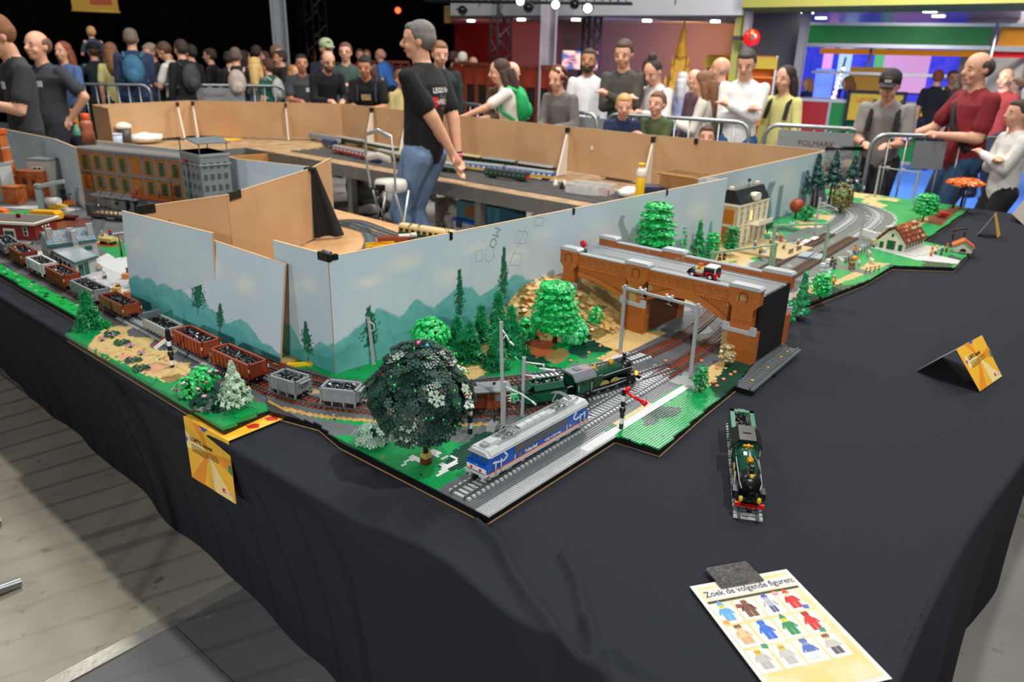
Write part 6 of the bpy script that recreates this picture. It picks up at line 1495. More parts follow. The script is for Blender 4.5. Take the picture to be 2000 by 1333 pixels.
# red hydrant-like sign on the bridge and its lorry
def on_road(px_y): pass
t = thing('toy_lorry','small red and black lorry with a white cab roof on the bridge','toy lorry',(2.395,by0+.250,LZ+.2235),R(-90)+R(4))
LR = pl('#c8121c',.25)
MB().b2(-.050,.048,-.012,.012,.006,.013).mk('chassis',BLKP,t)
MB().prism([(.012,.009),(.052,.009),(.054,.013),(.053,.028),(.012,.028)],-.022,.022,axis='y').mk('cab',LR,t)
MB().prism([(.010,.028),(.0525,.028),(.047,.044),(.010,.044)],-.021,.021,axis='y').mk('cab_windows',pl('#15181a',.1),t)
MB().prism([(.008,.044),(.048,.044),(.046,.0485),(.010,.049)],-.023,.023,axis='y').mk('cab_roof',pl('#e9e7df',.3),t)
MB().b2(.0445,.0485,.0205,.0225,.026,.045).b2(.0445,.0485,-.0225,-.0205,.026,.045).mk('window_pillar',WHP,t)
MB().b2(.0535,.0555,-.008,.008,.010,.027).mk('grille',BLKP,t)
for yy in (-.016,.016): MB().at((.0535,yy,.013),ry=PI/2).lathe([(.0035,0),(.0035,.002),(0,.003)],10).mk('headlamp',WHP,t)
MB().b2(-.056,.006,-.022,.022,.0135,.017).mk('flat_bed',BLKP,t)
for sd in (-1,1): MB().b2(-.030,.006,sd*.0225-.001,sd*.0225+.001,.0135,.0175).mk('red_side_stripe',LR,t)
MB().b2(.006,.010,-.022,.022,.015,.044).mk('cab_back',BLKP,t)
MB().prism([(-.056,.017),(-.052,.017),(-.044,.030),(-.048,.030)],-.022,.022,axis='y').mk('tail_ramp',BLKP,t)
tw = MB().at(rx=PI/2).lathe([(.0035,-.0045),(.0105,-.0045),(.0115,-.003),(.0115,.003),(.0105,.0045),(.0035,.0045)],16).mesh('tyre',[pl('#0c0c0d',.7)])
hb = MB().at(rx=PI/2).lathe([(0,-.005),(.0062,-.005),(.0062,.005),(0,.005)],12).mesh('wheel_hub',[pl('#d8dada')])
for x in (-.036,.030):
 for sd in (-1,1): part('tyre',tw,t,(x,sd*.018,.0115)); part('wheel_hub',hb,t,(x,sd*.018,.0115))
for x in (-.036,.030):
 for sd in (-1,1): MB().at((x,sd*.0215,.0115),rx=PI/2).prism([(.0145*cos(a),.0145*sin(a)) for a in np.linspace(0,PI,9)]+[(.0118*cos(a),.0118*sin(a)) for a in np.linspace(PI,0,9)],-.003,.003).mk('mudguard',pl('#16181c'),t)
t2 = thing('toy_crate','white crate of yellow and green fruit on the lorry bed','toy crate',(2.395+.002,by0+.250+.018,LZ+.2235+.0172),R(-90)+R(4))
MB().b2(-.014,.014,-.011,.011,0,.012).mk('crate',pl('#e0dcc8'),t2)
for k,(dx,dy,c) in enumerate(((-.010,-.006,'#a8d020'),(-.002,-.007,'#d01820'),(.008,-.006,'#a8d020'),(-.009,.004,'#e8a818'),(.0,.003,'#e8a818'),(.008,.005,'#e8b030'))): MB().ball((dx,dy,.015),.0048,8,6).mk('fruit',pl(c),t2)
for dx in (-.004,.004): MB().rod((dx,.002,.018),(dx,.002,.032),.003).mk('orange_bottle',pl('#e8641a'),t2)
t = thing('red_button_sign','round red button above a small dark blue sign at the bridge left end','toy sign',(2.40,by0+.770,LZ+.2228),R(-100))
MB().at((0,0,.030),rx=PI/2,ry=0).lathe([(0,-.004),(.014,-.004),(.015,0),(.014,.004),(.006,.006),(0,.006)],20).mk('red_disc',pl('#c81420',.25),t)
MB().b2(-.020,.020,-.003,.003,0,.013).mk('blue_plate',pl('#16283e'),t)
lettering('Bergs straat',.0085,pl('#cfc8a0'),t,(0,-.0035,.007),(PI/2,0,0),depth=.0002)
# ================================================================ small toy figures
def minifig(label,p,top,legs,hair='#3a2418',z=LZ,rz=0.,skin='#e8b02a',sc=1.):
 t = thing('toy_figure',label,'toy figure',(*p,z),rz,'toy figures on the layout'); t.scale = (sc,)*3
 MB().b2(-.0075,-.0005,-.0035,.0035,0,.0125).b2(.0005,.0075,-.0035,.0035,0,.0125).b2(-.008,.008,-.004,.004,.0115,.0145).mk('legs',pl(legs),t)
 MB().prism([(-.008,.0145),(.008,.0145),(.006,.027),(-.006,.027)],-.0038,.0038,axis='y').rod((-.007,0,.025),(-.010,-.004,.0155),.0025).rod((.007,0,.025),(.010,-.004,.0155),.0025).mk('torso',pl(top),t)
 MB().lathe([(.003,.027),(.0048,.0285),(.005,.031),(.0048,.035),(.003,.0365)],12).mk('head',pl(skin),t)
 MB().lathe([(.0054,.032),(.0058,.035),(.0048,.0385),(.002,.0395),(0,.0395)],12).mk('hair',pl(hair),t)
 for sd in (-1,1): MB().ball((sd*.0105,-.0055,.0145),.0024,6,5).mk('hand',pl(skin),t)
 return t
# ================================================================ model buildings
def frame_of(p0,p1):
 d = Vector(p1[:2])-Vector(p0[:2]); return atan2(d.y,d.x),d.length
def win(t,x,z,w,h,y=0,fr='#d8d4c4',gl='#2a4038',n=2,rows=2,name='window',d=.002):
 o = MB().b2(x-w/2,x+w/2,y-d,y+d,z,z+h).mk(name,pl(gl,.2),t)
 b = MB()
 for k in range(n+1): b.b2(x-w/2+w*k/n-w*.04,x-w/2+w*k/n+w*.04,y-d*1.8,y+d*.5,z,z+h)
 for k in range(rows+1): b.b2(x-w/2,x+w/2,y-d*1.8,y+d*.5,z+h*k/rows-w*.04,z+h*k/rows+w*.04)
 b.mk('window_bars',pl(fr,.4),o)
# orange factory
f0,f1 = (1.88,5.01),(2.114,4.22)
a,L = frame_of(f0,f1)
t = thing('model_factory','orange brick factory with green windows and a grey concrete frame','model building',(*f0,LZ),a,'buildings of the layout')
OB = brick_mat('factory_brick','#cc8230','#8e5420','#a06a2c',.03,.0096); CG = pl('#858a8c',.5)
MB().b2(0,L,.004,.13,.0,.335).mk('brick_wall',OB,t)
MB().b2(-.004,L+.004,-.004,.134,.335,.345).mk('roof_edge',CG,t); MB().b2(.01,L,.01,.13,.345,.348).mk('roof',pl('#6f6c66',.6),t)
for zz in (.085,.205,.325): MB().b2(0,L,-.001,.006,zz,zz+.012).mk('floor_band',CG,t)
for k in range(9): MB().b2(L*k/8-.005,L*k/8+.005,-.003,.005,.0,.335).mk('frame_column',CG,t)
for k in range(8):
 if k == 4: continue
 x = L*(k+.5)/8; win(t,x,.230,.036,.075,.003,'#5a7a5c','#24342c',3,4)
 if k != 0: win(t,x,.118,.036,.068,.003,'#5a7a5c','#24342c',3,4)
MB().prism([(L/16-.014,.115),(L/16+.014,.115),(L/16+.014,.165),(L/16+.008,.178),(L/16-.008,.178),(L/16-.014,.165)],-.001,.005,axis='y').mk('blind_arch',pl('#c8622a'),t)
MB().b2(0,L,-.004,.004,0,.085).mk('ground_floor',pl('#a09f9a',.5),t)
MB().prism([(-.075,.088),(0,.100),(0,.094),(-.075,.083)],L*.17,L*.62,axis='x').mk('canopy',pl('#8f9294',.4),t)
for x in (.25,.36,.47,.58): MB().rod((L*x,-.07,.088),(L*x,0,.14),.0015,n=5).mk('canopy_rod',BLKP,t)
for x,w,c in ((.12,.05,'#b4b2ac'),(.30,.05,'#b4b2ac'),(.44,.035,'#101418'),(.52,.035,'#182048'),(.68,.05,'#b4b2ac'),(.85,.10,'#181c20')): MB().b2(L*x-w/2,L*x+w/2,-.006,-.003,.0,.070).mk('loading_door',pl(c),t)
MB().b2(L*.55,L*.95,-.05,-.004,.095,.103).b2(L*.55,L*.95,-.052,-.05,.103,.112).mk('balcony',pl('#b85a24'),t)
for (x,z,h) in ((.04,.27,0),(.57,.11,.05),(.93,.13,.05)):
 if h: MB().rod((L*x,-.02,z),(L*x,-.02,z+h),.006).mk('red_pipe',pl('#d0401c'),t)
# grey tower
g0,g1,g2 = Vector((2.0352,4.061)),Vector((2.0218,3.8285)),Vector((2.164,3.9021))
a,L = frame_of(g0,g1); Ld = (g2-g1).length
t = thing('model_tower','grey factory tower with open window holes and a canopy roof','model building',(g0.x,g0.y,LZ),a,'buildings of the layout')
L = max(L,.10); Ld = max(Ld,.12); t.scale = (1,1,1.16); GT = pl('#85898b',.5)
MB().b2(0,L,0,Ld,0,.352).mk('wall',GT,t)
MB().b2(-.003,L+.003,-.003,Ld+.003,.340,.352).b2(-.006,L+.006,-.006,Ld+.006,.300,.306).mk('cornice',pl('#9da2a4'),t)
me = MB().b2(-.009,.009,-.003,.003,-.012,.012).mesh('window_hole',[pl('#54585a')])
for r_ in range(6):
 for k in range(4): part('window_hole',me,t,(L*(k+.6)/4.3,-.001,.05+r_*.05)); part('window_hole',me,t,(L+.001,Ld*(k+.6)/4.3,.05+r_*.05),(0,0,PI/2))
MB().prism([(-.01,.395),(L/2,.410),(L+.01,.395),(L+.01,.399),(L/2,.415),(-.01,.399)],-.01,Ld+.01,axis='y').mk('canopy_roof',pl('#6f777c'),t)
for x in (.005,L-.005):
 for y in (.005,Ld-.005): MB().rod((x,y,.352),(x,y,.396),.003).mk('canopy_post',GT,t)
MB().rod((L*.35,-.012,.03),(L*.35,-.012,.31),.006).mk('down_pipe',pl('#5a6a64'),t); MB().box((L*.35,-.014,.312),(.018,.014,.010)).box((L*.55,-.01,.045),(.02,.014,.01)).mk('red_hoist',RED,t)
hp = (1.9898,4.1629)
t = thing('model_shed','small slate blue hut with a grey roof below the grey tower','model building',(g0.x-.10,g0.y-.10,LZ),a,'buildings of the layout')
MB().b2(0,.12,0,.08,0,.12).mk('wall',pl('#53606e'),t); MB().box((.06,.04,.126),(.14,.10,.014),taper=.7).mk('roof',pl('#7a8084'),t)
for x in (.03,.07,.10): MB().b2(x-.009,x+.009,-.002,.0,.02,.09).mk('door',pl('#2a2226'),t)
t = thing('model_walkway','dark lattice walkway with tiny red and yellow figures below the tower','model walkway',(g1.x-.02,g1.y-.05,LZ+.10),a+.5)
MB().b2(0,.22,0,.05,0,.004).mk('deck',BLKP,t)
b = MB()
for k in range(14): b.rod((.016*k,0,0),(.016*k+.012,0,.02),.0012,n=4)
b.b2(0,.22,-.001,.001,.019,.021).mk('railing',BLKP,t)
for k,c in enumerate(('#d03020','#e8c020','#d84a20','#d8d8d0')): MB().rod((.03+.04*k,.02,.004),(.03+.04*k,.02,.028),.006).ball((.03+.04*k,.02,.034),.006).mk('tiny_figure',pl(c),t)
# brown tower, brown blocks, pale building at the left edge
def boxhouse(name,label,p,rz,dims,wall_,roof,wins=(),rt=.01,cat='model building'):
 t = thing(name,label,cat,(*p,LZ),rz,'buildings of the layout'); w,d,h = dims
 MB().b2(0,w,0,d,0,h).mk('wall',wall_,t); MB().b2(-.004,w+.004,-.004,d+.004,h,h+rt).mk('roof',roof,t)
 for (x,z,ww,hh,fr,gl) in wins: win(t,x*w,z*h,ww,hh,-.001,fr,gl)
 return t
CB = mat('#b8682c',.4,0,.1,20,col2='#a04a1c')
fz = R(-58)
t = thing('model_chimney','tall tapering brown brick chimney with white bands at the left edge','model building',(*(1.6323,5.5187),LZ),fz,'buildings of the layout')
MB().box((0,0,.20),(.095,.095,.40),taper=.62).mk('shaft',CB,t)
for k in range(5): s_ = .095*(1-.38*(k*.085+.06)/.40)+.004; MB().box((0,0,.06+k*.085),(s_,s_,.006)).mk('white_band',pl('#b8b8b4'),t)
MB().box((0,0,.41),(.075,.075,.025)).mk('crown',pl('#c8561c'),t)
t = boxhouse('model_house','low brown brick block behind the bent grey gantry',(1.6769,5.4782),fz,(.17,.12,.165),CB,CB,((.3,.55,.024,.04,'#8a4a20','#22303c'),(.65,.55,.022,.03,'#8a4a20','#22303c')))
boxhouse('model_house','small brown brick cube in front of the tall chimney',(1.5438,5.3684),fz,(.10,.08,.095),CB,CB)
boxhouse('model_house','pale cream house with a dark window behind the brown block',(1.74,5.46),fz,(.15,.10,.235),pl('#b8b4ac'),pl('#7c8488'),((.45,.68,.06,.035,'#e8e4dc','#20262a'),))
boxhouse('model_house','white and grey house front cut by the left picture edge',(1.50,5.50),fz,(.12,.1,.22),pl('#b0b8b8'),pl('#8a9498'),((.5,.5,.03,.06,'#e8e4dc','#20262a'),))
t = thing('model_gantry','pale grey bent gantry crane in front of the brown block','model crane',(*(1.6186,5.039),LZ),fz+.3)
GA = pl('#9eaaa6',.4)
MB().b2(0,.035,0,.03,0,.14).box((.09,.015,.15),(.15,.04,.02),ry=R(-12)).b2(.0,.03,0,.03,.12,.15).mk('frame',GA,t)
b = MB()
for k in range(9): b.box((.035+.014*k,-.007,.142+.003*k),(.003,.003,.02))
b.mk('lattice',pl('#c8d0cc'),t)
# vehicles in the yard
t = thing('toy_excavator','yellow rail vehicle with a sloped front below the factory','toy vehicle',(*(1.5579,4.6983),LZ),R(-60),'yard vehicles')
YW = pl('#e8a80c',.3)
MB().prism([(-.10,.05),(.05,.055),(.068,.04),(.072,.012),(.045,.01),(.04,.034),(-.10,.034)],-.028,.028,axis='y').mk('body',YW,t); MB().b2(.052,.066,-.024,.024,.026,.042).mk('window',BLKP,t)
MB().b2(-.13,.06,-.02,.02,.004,.012).mk('chassis',BLKP,t); MB().rod((-.09,0,.006),(-.16,0,.02),.01).mk('red_arm',pl('#5a2018'),t)
t = thing('toy_tank_lorry','yellow lorry with a white drum at the factory wall','toy vehicle',(*(1.6919,4.9711),LZ),R(-60),'yard vehicles')
MB().rod((-.05,0,.05),(.03,0,.05),.024,n=14).mk('white_drum',pl('#e4e0d8'),t); MB().b2(-.03,.05,-.02,.02,.01,.034).mk('yellow_body',YW,t); MB().b2(.05,.07,-.018,.018,.01,.03).mk('cab',pl('#d8c880'),t)
t = thing('toy_forklift','orange and black forklift with a small driver','toy vehicle',(*(1.7982,5.0455),LZ),R(-60),'yard vehicles')
MB().b2(-.025,.025,-.018,.018,.006,.03).mk('body',pl('#e8801c'),t); MB().b2(-.02,.02,-.016,.016,.068,.072).rod((-.018,-.014,.03),(-.018,-.014,.07),.002).rod((.018,-.014,.03),(.018,-.014,.07),.002).mk('cage',pl('#3a4450'),t); MB().ball((0,0,.05),.008).mk('driver',pl('#d84a20'),t); MB().b2(-.04,-.026,-.015,.015,0,.10).mk('mast',BLKP,t)
t = thing('toy_vehicle','orange vehicle peeping in at the left edge above the red house','toy vehicle',(*(1.4171,5.023),LZ),R(-60),'yard vehicles')
MB().prism([(-.05,0),(.05,0),(.04,.03),(-.05,.05)],-.02,.02,axis='y').mk('body',pl('#e8701c'),t)
# grey open lattice wagon
p_ = (1.7903,4.4796); t = thing('toy_stake_wagon','dark grey stake wagon with tan logs below the factory','model wagon',(*p_,LZ+.01),R(-62))
MB().b2(-.12,.12,-.03,.03,.010,.018).mk('bed',pl('#4c5154'),t)
for k in range(9):
 for sd in (-1,1): MB().b2(-.115+.0285*k-.003,-.115+.0285*k+.003,sd*.031-.002,sd*.031+.002,.018,.055).mk('stake',pl('#54595c'),t)
MB().b2(-.12,-.09,-.03,.03,.018,.075).mk('end_cabin',pl('#44494c'),t)
for y_ in (-.018,0,.018): MB().rod((-.085,y_,.028),(.112,y_,.028),.008,n=8).mk('log',pl('#b8a078'),t)
for x in (-.09,-.06,.06,.09): MB().b2(x-.010,x+.010,-.026,.026,0,.012).mk('wheel_set',BLKP,t)
for (p_,c1,c2,lab) in (((1.8151,4.6914),'#d8d4cc','#c8a088','pale toy figure standing in the stake wagon'),((1.944,4.7374),'#b8d820','#2a5a90','toy figure in a yellow green vest by the factory door')): minifig(lab,p_,c1,c2,z=LZ+.03)
b = thing('toy_flat_wagons','dark red flat wagon beside the yellow rail vehicle','model wagon',(*(1.6219,4.676),LZ),R(-62)); MB().b2(-.08,.08,-.022,.022,.010,.022).b2(-.08,-.06,-.022,.022,.022,.03).mk('flat_bed',pl('#5a2018'),b); MB().b2(-.06,.06,-.02,.02,0,.01).mk('wheels',BLKP,b)
t = thing('model_lamp_post','slim grey lamp post by the forklift','model lamp',(*(1.7439,4.8188),LZ)); MB().rod((0,0,0),(0,0,.15),.002).rod((0,0,.15),(.03,-.03,.152),.002).mk('pole',pl('#8a9094'),t); MB().ball((.03,-.03,.148),.004).mk('lamp_head',LG,t)
# red signal house
h0,h1 = Vector((1.1121,4.5097)),Vector((1.3175,4.2048)); a,L = frame_of(h0,h1)
t = thing('model_house','dark red signal house with white windows and green gates','model building',(h0.x,h0.y,LZ),a,'buildings of the layout')
RW = pl('#7c1a1a',.4); CR = pl('#e2dccb',.4)
MB().b2(0,L,0,.16,0,.085).mk('wall',RW,t); MB().prism([(-.012,.085),(L+.012,.085),(L+.020,.097),(-.020,.097)],-.014,.176,axis='y').mk('white_eaves',CR,t); MB().b2(.0,L,.004,.156,.097,.101).mk('roof',pl('#5b5550',.6),t); MB().lathe([(.010,.097),(.010,.118),(.012,.12),(0,.122)],10,c=(L*.62,.08,0)).mk('red_chimney',RW,t)
for x in (.18,.86,.52):
 if x != .52: win(t,x*L,.03,.020,.042,-.001,'#e2dccb','#14303a',1,2)
MB().b2(L*.62-.030+.0,L*.62+.030,-.003,.0,0,.062).mk('gate_surround',CR,t); MB().b2(L*.62-.024,L*.62+.024,-.005,-.002,0,.050).mk('green_gate',pl('#14503c'),t)
for k in range(3): MB().lathe([(.004,0),(.005,.008),(.003,.012)],8,c=(L+.004,.05+.022*k,.06)).mk('white_bell',CR,t)
MB().b2(-.0,L+.02,-.05,0,-.0,.004).mk('pavement',pl('#b4b4ae'),t)
# grey station: tall gable house and flat front building
A,B_,Cc,D_ = [Vector(v) for v in [(1.2033,3.6988),(1.1893,3.4063),(1.3082,3.4569),(1.3004,3.6832)]]
t = thing('model_station','light grey station with a tiled blue roof and green trimmed flat annex','model building',(0,0,LZ),0,'buildings of the layout')
SG = pl('#a9a9a6',.45); GRN = pl('#14564a',.4); RT = pl('#8c979c',.35)
D_ = A+Cc-B_
quad = [tuple(A),tuple(B_),tuple(Cc),tuple(D_)]
cen_ = (A+B_+Cc+D_)/4
sc_ = lambda k: [tuple(cen_+(Vector(p)-cen_)*k) for p in quad]
MB().prism(sc_(.90),0,.062).mk('annex_wall',SG,t); MB().prism(sc_(1.0),.062,.068).mk('annex_roof_trim',GRN,t); MB().prism(sc_(.94),.068,.071).mk('annex_roof',RT,t)
d1 = (Cc-B_).normalized(); d0 = (A-B_).normalized(); Bb = cen_+(B_-cen_)*.9
ab = atan2(d1.y,d1.x); W_ = (Cc-B_).length*.9
sub = MB().at((Bb.x,Bb.y,0),ab); sub.b2(W_*.14,W_*.34,-.003,.002,0,.05).mk('door_leaf',GRN,t)
MB().at((Bb.x,Bb.y,0),ab).b2(W_*.40,W_*.58,-.003,.002,0,.052).mk('door_leaf',GRN,t); MB().at((Bb.x,Bb.y,0),ab).b2(W_*.16,W_*.30,-.004,.002,.030,.048).mk('door_window',pl('#202830'),t)
MB().at((Bb.x,Bb.y,0),ab).b2(W_*.05,W_*.70,-.003,.002,.054,.060).mk('name_board',pl('#c8c4b8'),t)
lettering('WESSELLO',.010,pl('#8a8478'),t,(Bb.x+d1.x*W_*.38,Bb.y+d1.y*W_*.38-.004,.057),(PI/2,0,ab),depth=.0002)
d0l = (A-B_).length*.9
for k in range(4):
 q = Bb+d0*d0l*(.25+.2*k); MB().at((q.x,q.y,0),ab+PI/2).b2(-.008,.008,-.003,.003,.012,.05).mk('window',pl('#28323c',.2),t)
# tall house
e0,e1 = Vector((1.1941,3.7133)),Vector((1.4044,3.6862)); r0,r1 = Vector((1.2024,3.7787)),Vector((1.4002,3.7362))
n_ = Vector((-(e1-e0).y,(e1-e0).x)).normalized()
if n_.dot(r0-e0) < 0: n_ = -n_
dep = max(.07,min(.11,(r0-e0).dot(n_))); u_ = (e1-e0).normalized(); Lh = (e1-e0).length
ah = atan2(u_.y,u_.x); sg = 1 if Vector((-u_.y,u_.x)).dot(n_) > 0 else -1
T_ = lambda: MB().at((e0.x,e0.y,0),ah)
T_().prism([(0,0),(2*dep*sg,0),(2*dep*sg,.083),(dep*sg,.132),(0,.083)],.006,Lh-.006,axis='x').mk('house_wall',SG,t)
for sd in (0,1):
 ya,yb_ = (-.008*sg,dep*sg) if sd == 0 else ((2*dep+.008)*sg,dep*sg)
 T_().prism([(ya,.080),(yb_,.136),(yb_,.140),(ya,.085)],0,Lh,axis='x').mk('roof_trim',GRN,t)
tm = [MB().b2(-.0045,.0045,-.006,.006,0,.0016).mesh('roof_tile',[pl(c,.25)]) for c in ('#8fa0ae','#8494a2','#98a6b0','#a89a84')]
rs = random.Random(5); sl = atan2(.056,dep+.008)
for i in range(int(Lh/.0105)-1):
 for j in range(6):
  f = (j+.6)/6.6; yy = (-.006+(dep+.004)*f)*sg; zz = .088+.052*f
  P = Vector((e0.x,e0.y))+u_*(.010+.0105*i)+n_*(abs(yy) if yy*sg > 0 else -abs(yy))
  part('roof_tile',tm[0 if rs.random() < .5 else (3 if rs.random() < .06 else rs.choice((1,2)))],t,(P.x,P.y,zz+.001),(sl*sg,0,ah))
for x in (.12,.52,.9):
 T_().b2(Lh*x-.012,Lh*x+.012,(dep*.35)*sg-.010,(dep*.35)*sg+.012,.09,.160 if x != .52 else .150).mk('chimney_stack',SG,t)
T_().b2(Lh*.50,Lh*.50+.022,-.008,.03,.0,.14).mk('wall_pier',SG,t)
T_().b2(Lh*.72,Lh*.86,-.004,.002,.045,.062).mk('green_window',GRN,t)
for k,(p_,c1,c2,hr,lab) in enumerate((((1.2695,3.3279),'#c8c4bc','#3a4a6a','#c8c8c8','toy figure in white with blue trousers on the pale platform'),((1.3066,3.4605),'#b8a8a0','#888888','#d8d4cc','grey toy figure behind the white one on the platform'),((1.1961,3.2424),'#d8d4d0','#b03028','#e8e4dc','toy figure beside the station corner'),
                              ((1.2296,3.1077),'#181818','#181818','#c8a878','toy figure in black with a tan hat in the goods pile'),((1.5773,4.0772),'#8a9094','#60686c','#a0a4a8','grey knight like toy figure by the bench'),((1.6289,4.1075),'#b02030','#2a4a9a','#7a4a20','toy figure in red and blue sitting on the bench'))):
 minifig(lab,p_,c1,c2,hr)
t = thing('toy_bench','yellow tan picnic bench on a brown floor','toy bench',(*(1.5385,3.9162),LZ),R(-70)); MB().b2(-.04,.04,-.02,.02,.02,.035).mk('seat',pl('#c8b868'),t); MB().b2(-.035,-.03,-.018,.018,0,.02).b2(.03,.035,-.018,.018,0,.02).mk('legs',BLKP,t); MB().b2(-.07,.05,-.04,.03,0,.003).mk('floor',pl('#b0582a'),t)
t = thing('telegraph_post','brown telegraph post with white insulators near the board edge','model post',(*(1.4875,3.6565),LZ)); MB().rod((0,0,0),(.0,0,.105),.005,.0035).b2(-.022,.022,-.002,.002,.10,.105).mk('post',pl('#6a3a28'),t)
for k in range(5): MB().rod((-.02+.01*k,0,.105),(-.02+.01*k,0,.111),.003).mk('insulator',WHP,t)
rs = random.Random(3)
cr = (('#b8743a','tan suitcase like crate'),('#8a4a24','brown crate'),('#1a1a1c','black trunk'),('#d8cca0','cream crate'),('#b86a30','orange brown crate'),('#101214','black barrel like box'),('#c89848','golden crate'),('#5c2a18','dark brown crate'))
for k,(c,nm) in enumerate(cr):
 p_ = [(1.3304,3.2671),(1.3037,3.1341),(1.1712,2.9762),(1.1833,2.8738),(1.2273,3.0127),(1.1528,2.8873),(1.2179,3.0997),(1.3899,3.3544)][k]
 t = thing('toy_crate',nm+' in the goods pile beside the painted board, '+['behind the rest','near the board','towards the wagons','at the near corner','in its middle','by its near corner','left in it','at the far end'][k],'toy crate',(*p_,LZ),rs.uniform(-1,1),'goods pile crates')
 MB().b2(-.014,.014,-.011,.011,0,.020).mk('box',pl(c),t); MB().b2(-.015,.015,-.012,.012,.016,.022).mk('lid',pl(c,.5),t)
# ---- right side: mansion
N_,L_,R_ = [Vector(v) for v in [(3.7574,1.6356),(3.7921,1.7175),(4.0919,1.6234)]]
a,L = frame_of(N_,R_); dp = max(.10,(L_-N_).length)
t = thing('model_mansion','cream mansion with a black mansard roof and a white dormer','model building',(N_.x,N_.y,LZ),a,'buildings of the layout')
CM = pl('#cdbf96',.45); CM2 = pl('#e6dfc8',.4); LIT = mat('#ffc070',.5,emit=1.6)
MB().b2(0,L,0,dp,0,.225).mk('wall',CM,t)
MB().b2(-.003,L+.003,-.004,dp,.112,.120).b2(-.006,L+.006,-.008,dp,.218,.230).mk('cornice',CM2,t)
MB().prism([(-.008,.230),(dp+.004,.230),(dp-.02,.300),(.035,.300)],-.0,L,axis='x').mk('mansard_roof',pl('#1c2226',.45),t)
MB().prism([(L*.45,.236),(L*.62,.236),(L*.64,.262),(L*.60,.275),(L*.46,.275),(L*.43,.262)],-.016,.02,axis='y').mk('dormer',CM2,t)
for x in (.05,.92): MB().b2(L*x-.012,L*x+.012,dp*.5,dp*.5+.02,.28,.315).mk('chimney',CM2,t)
for k in range(6): MB().b2(L*k/5-.006,L*k/5+.006,-.006,0,0,.218).mk('pilaster',CM2,t)
for k in range(5):
 x = L*(k+.5)/5
 win(t,x,.130,.024,.064,-.002,'#e6dfc8','#22201c',2,2); win(t,x,.02,.026,.075,-.002,'#e6dfc8','#2c2620',2,2)
MB().b2(L*.42-.006,L*.42+.006,-.009,-.003,.135,.185).mk('lit_window',LIT,t)
MB().b2(L*.45,L*.95,-.05,0,.105,.112).b2(L*.45,L*.95,-.052,-.049,.112,.132).mk('balcony',CM2,t)
MB().b2(-.004,0,.02,dp-.02,.125,.200).mk('orange_side_wall',pl('#b8742c'),t); MB().b2(-.004,0,.02,dp-.02,.02,.105).mk('orange_side_wall',pl('#a8682c'),t)
MB().rod((L*.55,dp*.5,.30),(L*.55,dp*.5,.34),.002).box((L*.55,dp*.5,.335),(.03,.004,.012)).mk('weather_vane',BLKP,t)
MB().b2(-.06,L*.9,-.30,-.01,-.002,.012).mk('terrace',pl('#c0aa7c'),t)
for k,(dx,dy,c1,c2,hr) in enumerate(((.03,-.10,'#3a6ab8','#3a6ab8','#c8c8b8'),(-.03,-.16,'#e8a020','#3a3a3a','#e8a020'),(.16,-.20,'#d8d0b8','#7a4a20','#d8c060'),(.22,-.10,'#c8b890','#5a4a30','#e8e0d0'),(.30,-.12,'#c82018','#c82018','#d8c020'),(.36,-.07,'#e8e8e0','#8a8a8a','#6a4a20'),(.24,-.24,'#b03020','#d8d8d8','#c8c8c8'))):
 P = N_+Vector((cos(a)*dx-sin(a)*dy,sin(a)*dx+cos(a)*dy))
 minifig(['blue dressed toy guest at the mansion door','orange toy guest at the left of the terrace','toy guest at the barrel table on the terrace','tan toy guest in the middle of the terrace','red and yellow toy guest at the terrace end','white toy guest near the right house corner','toy guest behind the low terrace fence'][k],(P.x,P.y),c1,c2,hr,z=LZ+.012,sc=1.15)
for k,(dx,dy) in enumerate(((.06,-.27),(.16,-.27))):
 P = N_+Vector((cos(a)*dx-sin(a)*dy,sin(a)*dx+cos(a)*dy))
 t = thing('toy_fence','short dark picket fence on the terrace edge, '+('left one' if k == 0 else 'right one'),'toy fence',(P.x,P.y,LZ+.012),a); b = MB()
 for j in range(7): b.rod((.009*j,0,0),(.009*j,0,.022),.0014,n=5)
 b.mk('pickets',BLKP,t,kind='stuff'); MB().b2(0,.055,-.001,.001,.019,.021).mk('rail',BLKP,t)
# ---- farm with thatched looking brown roof
o_ = Vector((4.36,1.09)); nr = Vector((4.345,.955)); a,Wg = frame_of(o_,nr); Ls = .27
t = thing('model_farm','white farmhouse with green gates and a patchy brown tiled roof','model building',(o_.x,o_.y,LZ),a,'buildings of the layout')
WW = pl('#e2dcc6',.45)
MB().prism([(0,0),(Wg,0),(Wg,.045),(Wg*.70,.095),(Wg*.5,.112),(Wg*.30,.095),(0,.045)],0,Ls,axis='y').mk('white_wall',WW,t)
FRF = mat('#8a4a2c',.4,0,.2,40,.5,120,col2='#c0a070')
for s_ in (0,1):
 pts = [(Wg*.5,.118),(Wg*.28,.100),(-.012,.040),(-.012,.046),(Wg*.28,.107),(Wg*.5,.125)]
 if s_: pts = [(Wg-x,z) for x,z in pts]
 MB().prism(pts,-.010,Ls+.01,axis='y').mk('roof_slope',pl('#7a3c22',.5),t)
rt_ = [MB().b2(-.008,.008,-.010,.010,0,.003).mesh('roof_plate',[pl(c,.35)]) for c in ('#8a4424','#b85c28','#c8b080','#6a3420')]
rs = random.Random(8)
